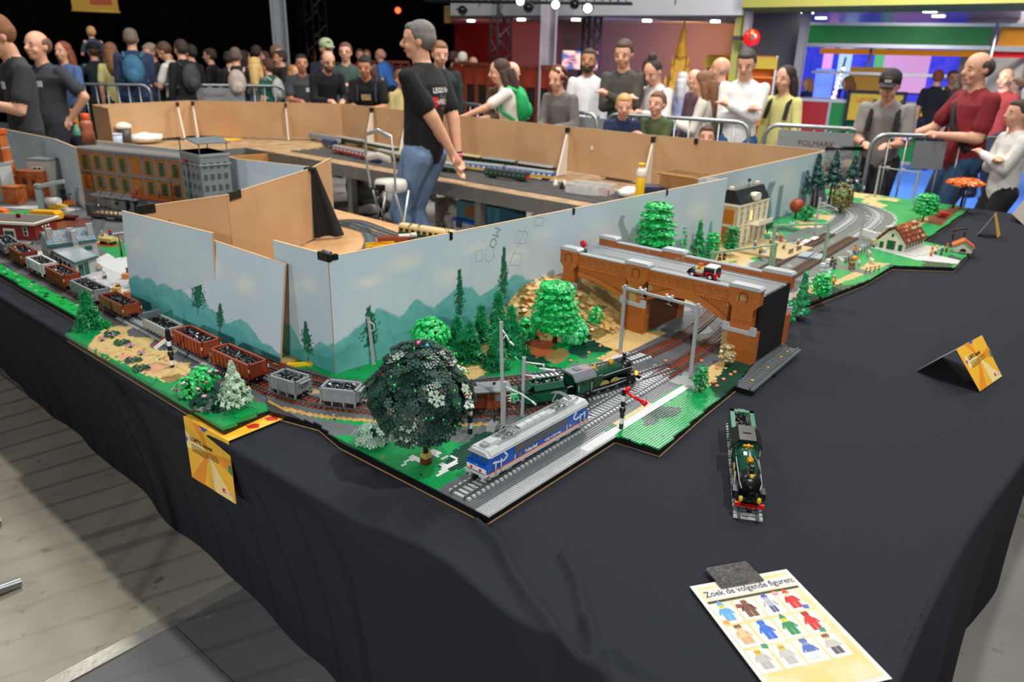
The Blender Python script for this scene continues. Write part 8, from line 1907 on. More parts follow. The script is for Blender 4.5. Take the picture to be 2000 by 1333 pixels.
def person(label,p,H,face=0,top='#1c1e22',leg='#1c2030',hair='#4a3224',hs='short',arms='down',lean=0.,sleeve='s',skin='l',bulk=1.,yaw=0.,nod=0.,vox=.014,bag=None,extra=None,group='visitors',female=0,z=0,child=0,cat='person',hands=None,shoes='#18181a'):
 fa = atan2(-p[1],-p[0])+face; t = thing('person',label,cat,(p[0],p[1],z),fa-PI/2,group)
 b = MB(); k = H; hd = 1.25 if child else 1.04 if 'grey haired' in label else 1.22 if 'left edge' in label or 'second from' in label else 1.12
 RX = Matrix.Rotation(-lean,4,'X'); hip = Vector((0,-lean*.10*k,.50*k))
 def U(x,y,zz): return hip+RX @ Vector((x*k,y*k,zz*k))
 sw = (.098 if female else .108)*(1+.5*(bulk-1)); wst = .068 if female else .080
 rings = [(-.04,.060,.05),(0,.084,.062),(.05,.082,.066),(.12,wst,.060),(.20,.086,.064),(.255,sw*.98,.060),(.290,sw*.93,.05),(.312,.070,.042),(.330,.038,.036)]
 vs = []; n = 16
 for (zz,a,c) in rings:
  g = bulk if zz < .27 else 1
  for q in range(n):
   th = 2*PI*q/n; bel = 1+.35*(bulk-1)*max(0,sin(th)) if zz < .2 else 1
   vs.append(U(a*g*cos(th),c*g*bel*sin(th)+(.0 if zz < .2 else -.006),zz))
 m = len(rings); fs = [(i*n+q,i*n+(q+1) % n,(i+1)*n+(q+1) % n,(i+1)*n+q) for i in range(m-1) for q in range(n)]+[tuple(reversed(range(n))),tuple((m-1)*n+q for q in range(n))]
 b.add(vs,fs,1)
 for s in (-1,1):   # legs
  hj = hip+Vector((s*.046*k,0,-.01*k)); an = Vector((s*.055*k,.0,.045*k)); kn,an = ik(hj,an,.245*k,.235*k,(0,1,0))
  capsule(b,hj,kn,.062*k*(.5+.5*bulk),.043*k,2); capsule(b,kn,an,.043*k,.033*k,2)
  capsule(b,an+Vector((0,-.01*k,-.022*k)),an+Vector((s*.01*k,.085*k,-.027*k)),.026*k,.020*k,3,8)
 capsule(b,U(0,0,.30),U(0,.010,.36),.037*k,.034*k,0)
 A = hands or {'down': ((-.13,.04,.44),(.13,.04,.44)),'rail': ((-.07,.20,.60),(.05,.21,.60)),'cross': ((.045,.115,.69),(-.045,.095,.67)),'back': ((-.02,-.10,.50),(.05,-.11,.47)),'hips': ((-.13,-.01,.53),(.13,-.01,.53)),
             'hold': ((-.05,.17,.66),(.05,.17,.66)),'reach': ((-.05,.32,.62),(.08,.20,.60)),'wide': ((-.20,.20,.60),(.20,.20,.60))}[arms]
 hint = {'cross': (0,.1,-1),'hold': (0,-.3,-1),'hips': (1,-.6,0)}
 for s,hp in zip((-1,1),A):
  sh = U(s*sw*.93,-.004,.281); ht = Vector(hp)*k
  hh = (s*.5,-1,-.3) if arms not in hint else ((s*hint[arms][0] if arms == 'hips' else s*.5),hint[arms][1],hint[arms][2])
  el,wr = ik(sh,ht,.168*k,.150*k,hh); r = .032*k*(.6+.4*bulk)
  if sleeve == 's':
   mid = sh.lerp(el,.68); capsule(b,sh,mid,r*1.06,r*1.2,1); capsule(b,sh,el,r*.92,r*.78,0); capsule(b,el,wr,r*.80,r*.50,0)
  else: capsule(b,sh,el,r*1.05,r*1.02,1); capsule(b,el,wr,r*1.05,r*.75,1)
  d = (wr-el).normalized(); side = d.cross(Vector((0,0,1)) if abs(d.z) < .8 else Vector((0,1,0))).normalized(); nn = side.cross(d)
  palm = wr+d*.045*k; capsule(b,wr,palm,.016*k,.020*k,0,8)
  if vox < .012:
   for j in range(4):
    o = side*(j-1.5)*.0125*k; l = (.036,.042,.040,.030)[j]*k; q1 = palm+o+d*l*.6; capsule(b,palm+o*.8,q1,.0060*k,.0054*k,0,6); capsule(b,q1,q1+(d*.5-nn*.6)*l*.8,.0054*k,.0046*k,0,6)
   capsule(b,wr+d*.015*k,wr+d*.035*k+side*s*.03*k-nn*.01*k,.008*k,.006*k,0,6)
  else:
   for j in range(4): o = side*(j-1.5)*.011*k; capsule(b,palm+o,palm+o+(d-nn*.5)*(.030+.006*(j in (1,2)))*k,.0075*k,.006*k,0,6)
   capsule(b,wr+d*.015*k,wr+d*.03*k+side*s*.028*k,.008*k,.006*k,0,6)
 # head
 HR = Matrix.Rotation(yaw,4,'Z') @ Matrix.Rotation(-nod,4,'X'); base = U(0,.008,.348 if not child else .335); e = k*hd
 def Hd(x,y,zz): return base+HR @ Vector((x*e,y*e,zz*e))
 def ell(bb,c,r,mi,nn_=14,mm=10):
  o = MB(); o.ball((0,0,0),(r[0]*e,r[1]*e,r[2]*e),nn_,mm); bb.add([Hd(*c)+HR @ Vector(v) for v in o.v],o.f,mi,True)
 ell(b,(0,.004,.072),(.043,.055,.052),0); ell(b,(0,.012,.048),(.036,.044,.052),0); ell(b,(0,.034,.012),(.021,.020,.014),0,10,7)
 b.rod(Hd(0,.052,.070),Hd(0,.069,.044),.006*e,.0095*e,8,0); ell(b,(0,.064,.043),(.0095,.008,.006),0,8,6)
 for s in (-1,1): ell(b,(s*.043,-.002,.054),(.006,.012,.017),0,8,6); ell(b,(s*.017,.047,.072),(.014,.008,.006),0,8,6); ell(b,(s*.022,.040,.040),(.014,.014,.014),0,8,6)
 ell(b,(0,.054,.026),(.015,.006,.005),0,8,6)
 me = remesh(b,vox); bv = BVHTree.FromPolygons([Vector(v) for v in b.v],b.f)
 mt = [mat(SK[skin],.55,0,.04,30),mat(top,.9,0,.12,9,.3,40),mat(leg,.9,0,.22,12,.5,30),mat(shoes,.6)]
 for mm in mt: me.materials.append(mm)
 mi = [b.m[bv.find_nearest(q.center)[2]] for q in me.polygons]; me.polygons.foreach_set('material_index',mi)
 me.name = 'body'; link('body',me,t)
 # face
 if abs((fa+yaw+PI*2-atan2(-p[1],-p[0])+PI) % (2*PI)-PI) < 2.2:
  for s in (-1,1):
   b2 = MB(); ell(b2,(s*.0175,.0485,.0585),(.0062,.004,.0034),0,8,6); ell(b2,(s*.0175,.0515,.0585),(.0034,.0025,.0034),1,8,6); b2.mk('eye',[mat('#b8aca4',.3),mat('#1c1410',.2)],t)
   b2 = MB(); ell(b2,(s*.0175,.0525,.0740),(.0125,.003,.0022),0,8,5); b2.mk('eyebrow',mat(hair if hs != 'bald' else '#5a4436',.8),t)
  b2 = MB(); ell(b2,(0,.0585,.026),(.014,.0035,.0028),0,8,5); b2.mk('lips',mat('#a8604c' if skin != 'd' else '#7a4434',.5),t)
 # hair
 hb = MB()
 if hs in ('short','balding'):
  if hs == 'short': ell(hb,(0,-.006,.083),(.0465,.0545,.047),0)
  ell(hb,(0,-.018,.064),(.0470,.044,.042),0)
  for s in (-1,1): ell(hb,(s*.038,-.006,.072),(.010,.024,.020),0)
  if hs == 'short': ell(hb,(0,.022,.104),(.032,.030,.018),0)
 elif hs == 'long':
  ell(hb,(0,-.008,.080),(.050,.058,.050),0); ell(hb,(0,-.030,.045),(.052,.036,.06),0)
  for s in (-1,1): hb.path([Hd(s*.040,-.005,.06),Hd(s*.046,-.012,.0),Hd(s*.042,-.02,-.06),Hd(s*.034,-.03,-.10)],[.018*e,.020*e,.018*e,.010*e],8)
  hb.path([Hd(0,-.045,.06),Hd(0,-.055,.0),Hd(0,-.060,-.07),Hd(0,-.055,-.13)],[.04*e,.042*e,.036*e,.016*e],8)
 elif hs == 'curly':
  rs = random.Random(len(label))
  for q in range(46):
   u = Vector((rs.gauss(0,1),rs.gauss(0,1)-.5,rs.gauss(0,1)+.25)).normalized()
   if u.y > .55 and u.z < .5: continue
   ell(hb,(u.x*.046,-.010+u.y*.052,.068+u.z*.052),(.017,.017,.016),0,6,5)
 elif hs == 'bun': ell(hb,(0,-.008,.080),(.0475,.057,.048),0); ell(hb,(0,-.018,.134),(.026,.026,.024),0)
 if hb.v: hm = remesh(hb,vox*.8,1); hm.materials.append(mat(hair,.75,0,.25,60,.6,160)); link('hair',hm,t)
 if extra:
  for x in extra.split():
   c = None
   if ':' in x: x,c = x.split(':')
   if x == 'cap':
    b2 = MB(); ell(b2,(0,-.004,.090),(.050,.060,.042),0); b2.add([Hd(a_,y_,.084+.0*y_) for a_,y_ in ((-.034,.045),(.034,.045),(.026,.095),(-.026,.095))]+[Hd(a_,y_,.091) for a_,y_ in ((-.034,.045),(.034,.045),(.026,.095),(-.026,.095))],[(3,2,1,0),(4,5,6,7),(0,1,5,4),(1,2,6,5),(2,3,7,6),(3,0,4,7)]); b2.mk('cap',mat(c,.8),t)
    if c == '#14161a': b2 = MB(); b2.box((0,0,0),(.03*e,.002,.012*e)); o = b2.mk('cap_badge',WHP,t); o.location = Hd(0,.053,.100); o.rotation_euler = HR.to_euler()
   elif x == 'beard': b2 = MB(); ell(b2,(0,.030,.014),(.030,.030,.022),0); ell(b2,(0,.030,.030),(.038,.026,.016),0); b2.mk('beard',mat(c or hair,.85,0,.2,60),t)
   elif x == 'glasses':
    b2 = MB()
    for s in (-1,1): b2.path([Hd(s*.018+.013*cos(q),.058,.058+.010*sin(q)) for q in np.linspace(0,2*PI,9)[:-1]],.0016*e,5,0,True); b2.rod(Hd(s*.031,.057,.060),Hd(s*.044,0,.060),.0014*e,n=5)
    b2.rod(Hd(-.005,.059,.060),Hd(.005,.059,.060),.0014*e,n=5).mk('glasses',mat('#141416',.3),t)
   elif x == 'badge': b2 = MB(); b2.box((0,0,0),(.085,.004,.055)); o = b2.mk('name_tag',mat('#dfe0e4',.5),t); o.location = U(-.045,.068*bulk,.22); o.rotation_euler = (-lean,0,0)
   elif x == 'band': b2 = MB().rod(wr-(wr-el).normalized()*.02,wr-(wr-el).normalized()*.004,.021*k,.020*k,12); b2.mk('wristband',mat(c or '#e83a98',.5),t)
   elif x == 'pack':
    b2 = MB(); o = MB(); o.ball((0,0,0),(.080*k,.052*k,.115*k),14,10); b2.add([U(0,-.095,.19)+RX @ Vector(v) for v in o.v],o.f,0,True); o = MB(); o.ball((0,0,0),(.055*k,.03*k,.055*k),12,8); b2.add([U(0,-.135,.15)+RX @ Vector(v) for v in o.v],o.f,1,True)
    for s in (-1,1): b2.path([U(s*.06,-.07,.28),U(s*.066,-.02,.315),U(s*.066,.045,.27),U(s*.075,.055,.18),U(s*.085,-.03,.10)],.011*k,6)
    b2.mk('backpack',[mat(c,.8,0,.25,20),mat(c,.8,0,.4,30)],t)
   elif x == 'straps':
    for s in (-1,1): MB().path([U(s*.066,-.06,.26),U(s*.066,-.02,.315),U(s*.066,.045,.27),U(s*.07,.070*bulk,.18)],.013*k,6).mk('strap',mat(c,.8),t)
   elif x == 'sling': MB().path([U(.07,-.03,.315),U(.05,.06,.25),U(-.02,.078*bulk,.16),U(-.085,.05,.06),U(-.08,-.05,.05)],.014*k,6).mk('shoulder_strap',mat(c,.8),t)
   elif x == 'print': b2 = MB().box((0,0,0),(.12,.004,.07)); o = b2.mk('shirt_print',mat(c,.7,0,.5,30),t); o.location = U(0,.070*bulk,.21); o.rotation_euler = (-lean,0,0)
   elif x == 'phone': o = MB().b2(-.035,.035,-.005,.005,-.07,.07).mk('phone',mat('#1c1c20',.2),t); o.location = (wr+d*.06); o.rotation_euler = (.9,0,0)
   elif x == 'paper': o = MB().b2(-.09,.09,-.003,.003,-.05,.05).mk('paper',mat('#a8b4d8',.6),t); o.location = (wr+d*.06); o.rotation_euler = (1.2,0,.3)
 return t,wr,el,U
A_ = 'staff and visitors'
# the standing man in the ring, seen from behind and the side
mp = (4.049,4.291,0.948)
man,wr,el,U = person('tall grey haired man in a black polo shirt and jeans, hands behind his back',mp,1.914,R(-125),'#101113','#6a82a2','#6a6662','short','back',.0,'s','l',1.12,R(28),R(3),.0095,hands=((.03,-.12,.49),(.09,-.12,.40)),extra='band',group='people around the layout',shoes='#3a3028')
bvm = None
for o in man.children:
 if o.name.startswith('body'): bvm = BVHTree.FromPolygons([v.co for v in o.data.vertices],[tuple(q.vertices) for q in o.data.polygons]); bd_ = o
def decal(txt,size,col,x,z_,bold=.001,me=None):
 me = me or text_mesh(txt,size,0,bold=bold); me.materials.clear(); me.materials.append(mat(col,.6))
 for v in me.vertices:
  hit = bvm.ray_cast(Vector((x+v.co.x,-1,z_+v.co.y)),Vector((0,1,0)))
  v.co = hit[0]+Vector((0,-.003,0)) if hit[0] else Vector((x+v.co.x,-.1,z_+v.co.y))
 part('shirt_lettering',me,man)
# back of the shirt: small heading, red square and coloured word
decal('LEGO Fan',.052,'#e8e8e8',.035,1.405)
def sq(w,h,x,z_,c):
 b = MB(); n = 6; vs = [(w*(i/n-.5),h*(j/n-.5),0) for j in range(n+1) for i in range(n+1)]; b.add(vs,[(j*(n+1)+i,j*(n+1)+i+1,(j+1)*(n+1)+i+1,(j+1)*(n+1)+i) for j in range(n) for i in range(n)]); decal('',0,c,x,z_,me=b.mesh('m',[]))
sq(.06,.07,-.055,1.325,'#d01818'); decal('LEGO',.019,'#f0e8e0',-.055,1.325); decal('W',.06,'#e8e8e8',.0,1.325)
for k_,(c,x,z_) in enumerate((('#e8a020',.045,1.35),('#3070d0',.012,1.372),('#38a848',.085,1.29),('#d03020',.04,1.285),('#c8a030',.075,1.355))): decal('o' if k_ % 2 else 'i',.045,c,x,z_)
decal('RLD',.05,'#e8e8e8',.075,1.322)
o = MB().b2(-.05,.045,-.012,.012,-.012,.012).mk('white_remote',WHP,man); o.location = wr+(wr-el).normalized()*.07
MB().rod(el.lerp(wr,.86),el.lerp(wr,.90),.039,.038,12).mk('black_band',BLKP,man)
# everyone else: label, head-top point, distance, options
GP = 'people around the layout'
def crowd(label,px3,**k):
 x,y,zt = px3; k.setdefault('group',GP); ln = k.get('lean',0); Hh = zt/(1-.5*(1-cos(ln))) if ln else zt
 return person(label,(x,y),Hh,**k)
LB = R(90); RB = R(-90)
crowd('young man with brown hair in a dark grey t-shirt at the left edge',(2.324,7.131,1.865),face=R(-75),top='#35363a',leg='#14161e',hair='#7a4e2e',arms='hold',nod=.45,extra='badge',vox=.012)
crowd('heavy staff man in a dark grey t-shirt with a name tag, second from left',(3.147,8.858,1.761),face=R(-50),top='#34353a',leg='#20222c',hair='#6a4a36',hs='balding',arms='hips',extra='badge',bulk=1.3)
crowd('woman with reddish hair in a blue top beyond the left staff man',(4.439,11.685,1.678),face=R(-40),top='#4a6a98',hair='#8a4a34',hs='long',female=1,arms='hold')
crowd('man carrying a child on his shoulders, black cap and dark jacket',(5.268,12.755,1.673),face=R(-160),top='#18282e',leg='#18181c',arms='wide',extra='cap:#0e0e10')
crowd("child in dark blue riding on the man's shoulders",(*(5.311,12.845,1.888)[:2],1.08),face=R(-160),top='#3a4458',leg='#22262e',hair='#c89a6a',child=1,z=(5.311,12.845,1.888)[2]-1.08,hands=((-.10,.16,.62),(.10,.16,.62)))
crowd('person in a pale yellow top with long hair behind the display table',(5.398,12.483,1.679),face=R(170),top='#d8cf8a',leg='#2a2a34',hair='#8a6040',hs='long',female=1)
crowd('tall man with a blue and red backpack seen from behind',(5.419,11.817,1.878),face=R(172),top='#2c3a5a',leg='#2c4260',hair='#7a6a5c',sleeve='l',bulk=1.15,extra='pack:#3a7090')
crowd('man with short grey hair in a dark t-shirt beside the blue backpack',(5.756,11.879,1.687),face=R(-60),top='#2a2a30',hair='#8a7a68',arms='hold',nod=.3,extra='print:#c8c8c8')
crowd('boy in a white t-shirt with brown hair looking down at a display',(5.856,11.606,1.72),face=R(-120),top='#dcd8d0',leg='#20222a',hair='#5a4232',arms='hold',nod=.5)
crowd('youth in a black hoodie with a red collar seen from behind',(5.92,11.349,1.745),face=R(-150),top='#141618',leg='#20222a',hair='#3a2c26',sleeve='l',extra='pack:#3c3c42')
crowd('dark haired person in black half hidden behind the hoodie',(6.5,12.173,1.678),face=R(-130),top='#1a1a1e',hair='#2a201c',sleeve='l')
crowd('man in a printed black t-shirt alone in front of the curtain',(7.143,12.733,1.621),face=R(-110),top='#18181a',hair='#3a2a20',extra='print:#8a5a50')
crowd('man in a black hoodie with a floral pale backpack',(6.611,11.077,1.651),face=R(175),top='#201c1c',leg='#1c3a78',hair='#6a5a4c',sleeve='l',extra='pack:#b8a8a0')
crowd('short person with brown hair left of the floral backpack',(7.183,12.25,1.582),face=R(160),top='#1c1c20',hair='#3a2a22')
crowd('dark haired woman behind the floral backpack man',(7.591,12.472,1.6),face=R(120),top='#2a2422',hair='#2a1c18',hs='long',female=1)
crowd('man in a dark teal t-shirt in front of the pale pillar',(7.88,12.528,1.687),face=R(150),top='#243438',hair='#3a2820')
crowd('blond child in a grey blue top looking away',(6.836,10.94,1.513),face=R(170),top='#54686e',leg='#6a7078',hair='#d8b070',hs='long',child=1)
crowd('boy in a green t-shirt with a white bag',(7.004,10.833,1.503),face=R(-130),top='#1a5a48',leg='#6a665e',hair='#4a3020',child=1,extra='pack:#a8a8a0')
crowd('brown dressed visitor left of the pale pillar',(7.945,12.01,1.598),face=R(100),top='#3c2c26',hair='#5a3c2c',sleeve='l')
crowd('dark haired visitor just in front of the pale pillar',(8.592,13.021,1.695),face=R(60),top='#202428',hair='#8a6a4c')
crowd('visitor in brown looking left between teal and pillar',(8.21,12.792,1.588),face=R(-60),top='#4a302c',hair='#4a3428',sleeve='l')
crowd('dark dressed man in glasses right beside the pale pillar',(7.731,11.552,1.618),face=R(-90),top='#1c1c20',hair='#3a2a22',sleeve='l')
crowd('young woman with orange brown hair behind the polo man',(7.581,11.05,1.403),face=R(40),top='#8a8a90',hair='#b08048',hs='long',female=1)
crowd('man in a dark grey polo with a name tag leaning on the barrier',(6.655,9.501,1.583),face=R(5),top='#3c3e44',leg='#14161c',hair='#1c1816',skin='m',arms='rail',lean=.30,extra='badge band',bulk=1.2,vox=.012)
crowd('bald man with glasses in black leaning on the barrier',(6.487,8.76,1.646),face=R(18),top='#101114',leg='#2a3a58',hair='#4a3c34',hs='balding',arms='rail',lean=.35,sleeve='l',nod=.3,extra='glasses beard',bulk=1.1,vox=.012)
crowd('man in a pale green cap looking down',(7.292,9.781,1.808),face=R(20),top='#1c2030',hair='#5a4030',extra='cap:#a0b088',sleeve='l',nod=.2)
crowd('man with glasses in an open green jacket over brown',(7.274,9.291,1.757),face=R(-10),top='#3a5048',hair='#6a4c38',sleeve='l',arms='hold',extra='glasses')
crowd('dark haired man in a black printed t-shirt leaning on his arms',(6.493,7.866,1.596),face=R(-12),top='#101012',leg='#14141a',hair='#141210',skin='m',arms='rail',lean=.34,nod=.25,extra='print:#b8a070 straps:#1c2430',bulk=1.15,vox=.012)
crowd('small distant visitor in red behind the green jacket',(11.014,13.6,1.656),face=R(10),top='#8a2028',hair='#6a4c38')
crowd('small distant visitor in pale pink in front of the curtain',(11.446,13.892,1.649),face=R(0),top='#b88a80',hair='#8a6a58')
crowd('bending visitor in a bright blue shirt far behind',(11.167,12.818,1.652),face=R(-120),top='#3a78c8',hair='#c89a80',hs='balding',lean=.5)
crowd('child in a pale yellow top behind the standing man',(6.794,7.608,1.443),face=R(30),top='#c8b87a',hair='#7a4a30',child=1,bulk=.9)
crowd('man with brown hair in a dark green jacket right of the standing man',(6.445,6.565,1.789),face=R(15),top='#1e2c2a',leg='#1c2028',hair='#7a5a3c',sleeve='l',bulk=1.2,nod=.2)
crowd('distant white haired visitor sitting by the red wall',(10.521,10.123,1.662),face=R(150),top='#3a4458',hair='#c8c0b8',sleeve='l')
crowd('distant visitor in white by the wooden balustrade',(10.508,9.846,1.573),face=R(170),top='#d8d4cc',hair='#b89078')
crowd('distant visitor in dark red by the balustrade',(10.692,10.521,1.666),face=R(120),top='#3a2030',hair='#3a2420')
crowd('old man with white hair bending over the barrier in a brown jacket',(6.664,5.899,1.582),face=R(40),top='#5a4636',leg='#3a5a88',hair='#b8b0a4',hs='balding',arms='rail',lean=.5,sleeve='l',nod=.35,vox=.012)
crowd('girl with very long brown hair in a cream t-shirt reaching out',(6.463,5.521,1.62),face=R(-80),top='#e0d8cc',leg='#d8ccbc',hair='#3c281e',hs='long',female=1,arms='reach',lean=.18,nod=.2,extra='band pack:#18a058',vox=.012)
crowd('woman with curly auburn hair in a grey cardigan leaning over',(6.741,5.012,1.565),face=R(-30),top='#6a6460',leg='#4a4440',hair='#5a2c18',hs='curly',female=1,arms='rail',lean=.28,sleeve='l',nod=.25,bulk=1.15,vox=.012)
crowd('smiling bearded man in a white shirt behind the curly woman',(7.539,5.274,1.748),face=R(-10),top='#e4e2e4',leg='#2a2c38',hair='#3a2c26',hs='short',sleeve='l',skin='m',extra='beard')
crowd('tall man in an olive sweater with folded arms',(7.252,4.622,1.847),face=R(-15),top='#46443c',leg='#1c1e24',hair='#4a3428',arms='cross',sleeve='l',nod=.25,vox=.012)
crowd('blond boy in a navy jacket hanging over the barrier',(6.545,4.15,1.34),face=R(5),top='#1c2a4c',leg='#18203a',hair='#b8905c',child=1,arms='rail',lean=.12,sleeve='l',nod=.2,vox=.011)
crowd('bearded man in dark blue half hidden by the tall man',(9.109,5.421,1.658),face=R(30),top='#1c2438',hair='#2a201c',skin='d',sleeve='l',extra='beard')
crowd('woman with a bun in a white sweater looking at her phone',(7.432,4.327,1.676),face=R(-35),top='#dcd8d2',leg='#3a5a80',hair='#3a2c28',hs='bun',female=1,arms='hold',sleeve='l',nod=.5,extra='straps:#5a4a50 phone',vox=.012)
crowd('small boy in an olive green sweater with folded arms on the rail',(6.721,3.858,1.369),face=R(-25),top='#4a5634',leg='#2a3020',hair='#6a4a34',child=1,arms='cross',lean=.1,sleeve='l',vox=.011)
crowd('woman with long grey hair walking away behind the boy',(10.116,5.47,1.48),face=R(165),top='#8a8ea8',leg='#141416',hair='#a8a4a0',hs='long',female=1,sleeve='l')
crowd('woman with long wavy fair hair in a cream sweater',(7.496,3.791,1.558),face=R(-95),top='#dcd4c4',leg='#18181c',hair='#7a5438',hs='long',female=1,arms='hold',sleeve='l',nod=.15,vox=.012)
crowd('visitor in a mauve jacket behind the cream sweater woman',(9.048,4.708,1.544),face=R(-60),top='#6a4c56',hair='#c09080',hs='balding',sleeve='l')
crowd('bald man in olive looking left',(8.465,4.087,1.693),face=R(-85),top='#4a4a34',leg='#14161a',hair='#5a4438',hs='bald',sleeve='l')
crowd('dark haired man in a white sweater with crossed arms',(7.57,3.403,1.782),face=R(-10),top='#e2e0dc',leg='#2c5488',hair='#3c3430',arms='cross',sleeve='l',nod=.35,bulk=1.12,vox=.012)
crowd('toddler peeping over the brown boards',(6.183,3.062,1.141),face=R(0),top='#3a3a50',hair='#4a2c20',child=1,bulk=.9,vox=.011)
crowd('dark bobbed woman in a pale yellow sweater with black backpack straps',(7.814,3.083,1.632),face=R(-35),top='#d8cf86',leg='#1c1618',hair='#2c1a18',hs='long',female=1,arms='down',sleeve='l',nod=.1,extra='straps:#14141a',vox=.012)
crowd('staff member in blue bending behind the booth counter',(14.705,4.574,1.412),face=R(-100),top='#1c3c98',hair='#8a5a34',hs='long',female=1,sleeve='l',lean=.3)
crowd('visitor in a blue jacket behind the woman in yellow',(14.832,5.444,1.361),face=R(-60),top='#1c3c7c',hair='#b88a58',hs='long',female=1,sleeve='l')
crowd('man in a black cap and patterned grey polo leaning on the barrier',(7.582,2.034,1.631),face=R(-8),top='#8a8680',leg='#14161c',hair='#3a2a22',arms='rail',lean=.26,nod=.4,extra='cap:#14161a straps:#14161a band:#1c1c1c',bulk=1.12,vox=.011)
crowd('red haired person with a yellow bag behind the counter',(14.058,3.12,1.577),face=R(175),top='#141416',hair='#8a4424',hs='short',extra='sling:#d8b020')
crowd('man in black behind the counter next to the yellow bag',(14.589,3.026,1.572),face=R(20),top='#3a302c',hair='#4a3a30',skin='m',extra='glasses')
crowd('balding man in a dark red t-shirt with a black shoulder strap',(7.578,1.368,1.789),face=R(-55),top='#7c1c24',leg='#24405e',hair='#4a3c34',hs='balding',hands=((-.05,.16,.62),(.14,.20,.60)),nod=.1,extra='sling:#18181c paper',bulk=1.25,vox=.011)
crowd('bald visitor half hidden behind the man in red',(11.66,1.81,1.645),face=R(-30),top='#8a3030',hair='#b89080',hs='bald')
crowd('visitor in white with dark trousers cut by the right edge',(7.235,0.972,1.444),face=R(-60),top='#dcd8d2',leg='#141416',hair='#3a2c26',arms='cross',sleeve='l',bulk=1.1,child=0)
crowd('distant visitor near the white wall right of the yellow bag',(15.703,3.071,1.51),face=R(-20),top='#5a5a4c',hair='#8a7060')
crowd('distant visitor at the right edge by the white wall',(13.858,1.99,1.499),face=R(-80),top='#2a3a34',hair='#7a5a44')
# ================================================================ cards and the poster
YM,OM,PM = mat('#f2b82c',.45),mat('#e8901c',.45),mat('#f6d890',.45); TXT = mat('#4a3410',.6); RDM = mat('#c82018',.5); BLM = mat('#2a58c0',.5); GNM = mat('#1c8060',.5)
def print_card(t,W,Hh,M4,title,off=.0006):
 """facets, lettering and badges of the printed card; M4 maps (u, v) on the sheet into the thing"""
 def fl(poly,m,o,nm):
  b = MB(); b.T = M4; b.prism(poly,o,o+.0003); b.mk(nm,m,t)
 c = (W*.5,Hh*.62)
 for k,(p,q) in enumerate((((0,0),(W*.3,0)),((W*.55,0),(W,0)),((W,Hh*.45),(W,Hh*.7)),((0,Hh*.5),(0,Hh*.8)),((W*.2,Hh),(W*.4,Hh)))): fl([c,p,q],OM if k % 2 == 0 else PM,off,'print_facet')
 fl([(W*.36,Hh),(W*.56,Hh),(W*.46,Hh*.93)],BLM,off*2,'blue_print_brick'); fl([(0,Hh*.60),(W*.05,Hh*.66),(0,Hh*.70)],BLM,off*2,'blue_print_brick'); fl([(W,Hh*.45),(W*.93,Hh*.5),(W*.94,Hh*.6),(W,Hh*.62)],GNM,off*2,'green_print_brick')
 o = lettering(title,W*.085,TXT,t,M4 @ Vector((W*.36,Hh*.70,off*3)),M4.to_euler(),depth=.0001,bold=.0004)
 for k in range(4):
  fl([(W*.12,Hh*(.60-.035*k)),(W*(.72 if k < 3 else .45),Hh*(.60-.035*k)),(W*(.72 if k < 3 else .45),Hh*(.612-.035*k)),(W*.12,Hh*(.612-.035*k))],TXT,off*2,'text_line')
 fl([(W*.74,Hh*.08),(W*.81,Hh*.08),(W*.81,Hh*.15),(W*.74,Hh*.15)],RDM,off*2,'red_badge')
 lettering('WORLD',W*.055,WHP,t,M4 @ Vector((W*.88,Hh*.105,off*3)),M4.to_euler(),depth=.0001,bold=.0004)
def basis(o,ux,uy):
 o,x,y = Vector(o),Vector(ux).normalized(),Vector(uy); y = (y-x*y.dot(x)).normalized(); z = x.cross(y); M = Matrix((x,y,z)).transposed().to_4x4(); M.translation = o; return M
# card draped over the left table edge
a = Vector((*(0.8657,1.9001),.7225)); b_ = Vector((*(0.8742,1.6833),.7225)); Wc = (b_-a).length
t = thing('info_card','orange yellow printed card hanging over the left table edge under the layout corner','card',a)
lx = (b_-a).normalized(); inn = Vector((-lx.y,lx.x,0)); inn = inn if inn.x > 0 else -inn
M0 = basis((0,0,-.19),lx,(0,0,1)); MB().at().add([M0 @ Vector(v) for v in ((0,0,0),(Wc,0,0),(Wc,.19,0),(0,.19,0),(0,0,-.0012),(Wc,0,-.0012),(Wc,.19,-.0012),(0,.19,-.0012))],[(0,1,2,3),(7,6,5,4),(0,4,5,1),(1,5,6,2),(2,6,7,3),(3,7,4,0)]).mk('front_sheet',YM,t)
print_card(t,Wc,.19,M0,'LLMTC layout')
ct = basis((0,0,0),lx,inn); bt_ = MB(); bt_.T = ct; bt_.b2(0,Wc,0,.19,-.0002,.001); bt_.mk('top_sheet',YM,t)
for k,(x,y) in enumerate(((Wc-.02,.09),(Wc-.02,.15))): bt_ = MB(); bt_.T = ct; bt_.prism([(x-.02,y-.012),(x,y-.016),(x+.016,y+.004),(x,y+.018),(x-.014,y+.012)],.001,.0014); bt_.mk('red_print_brick',RDM,t)
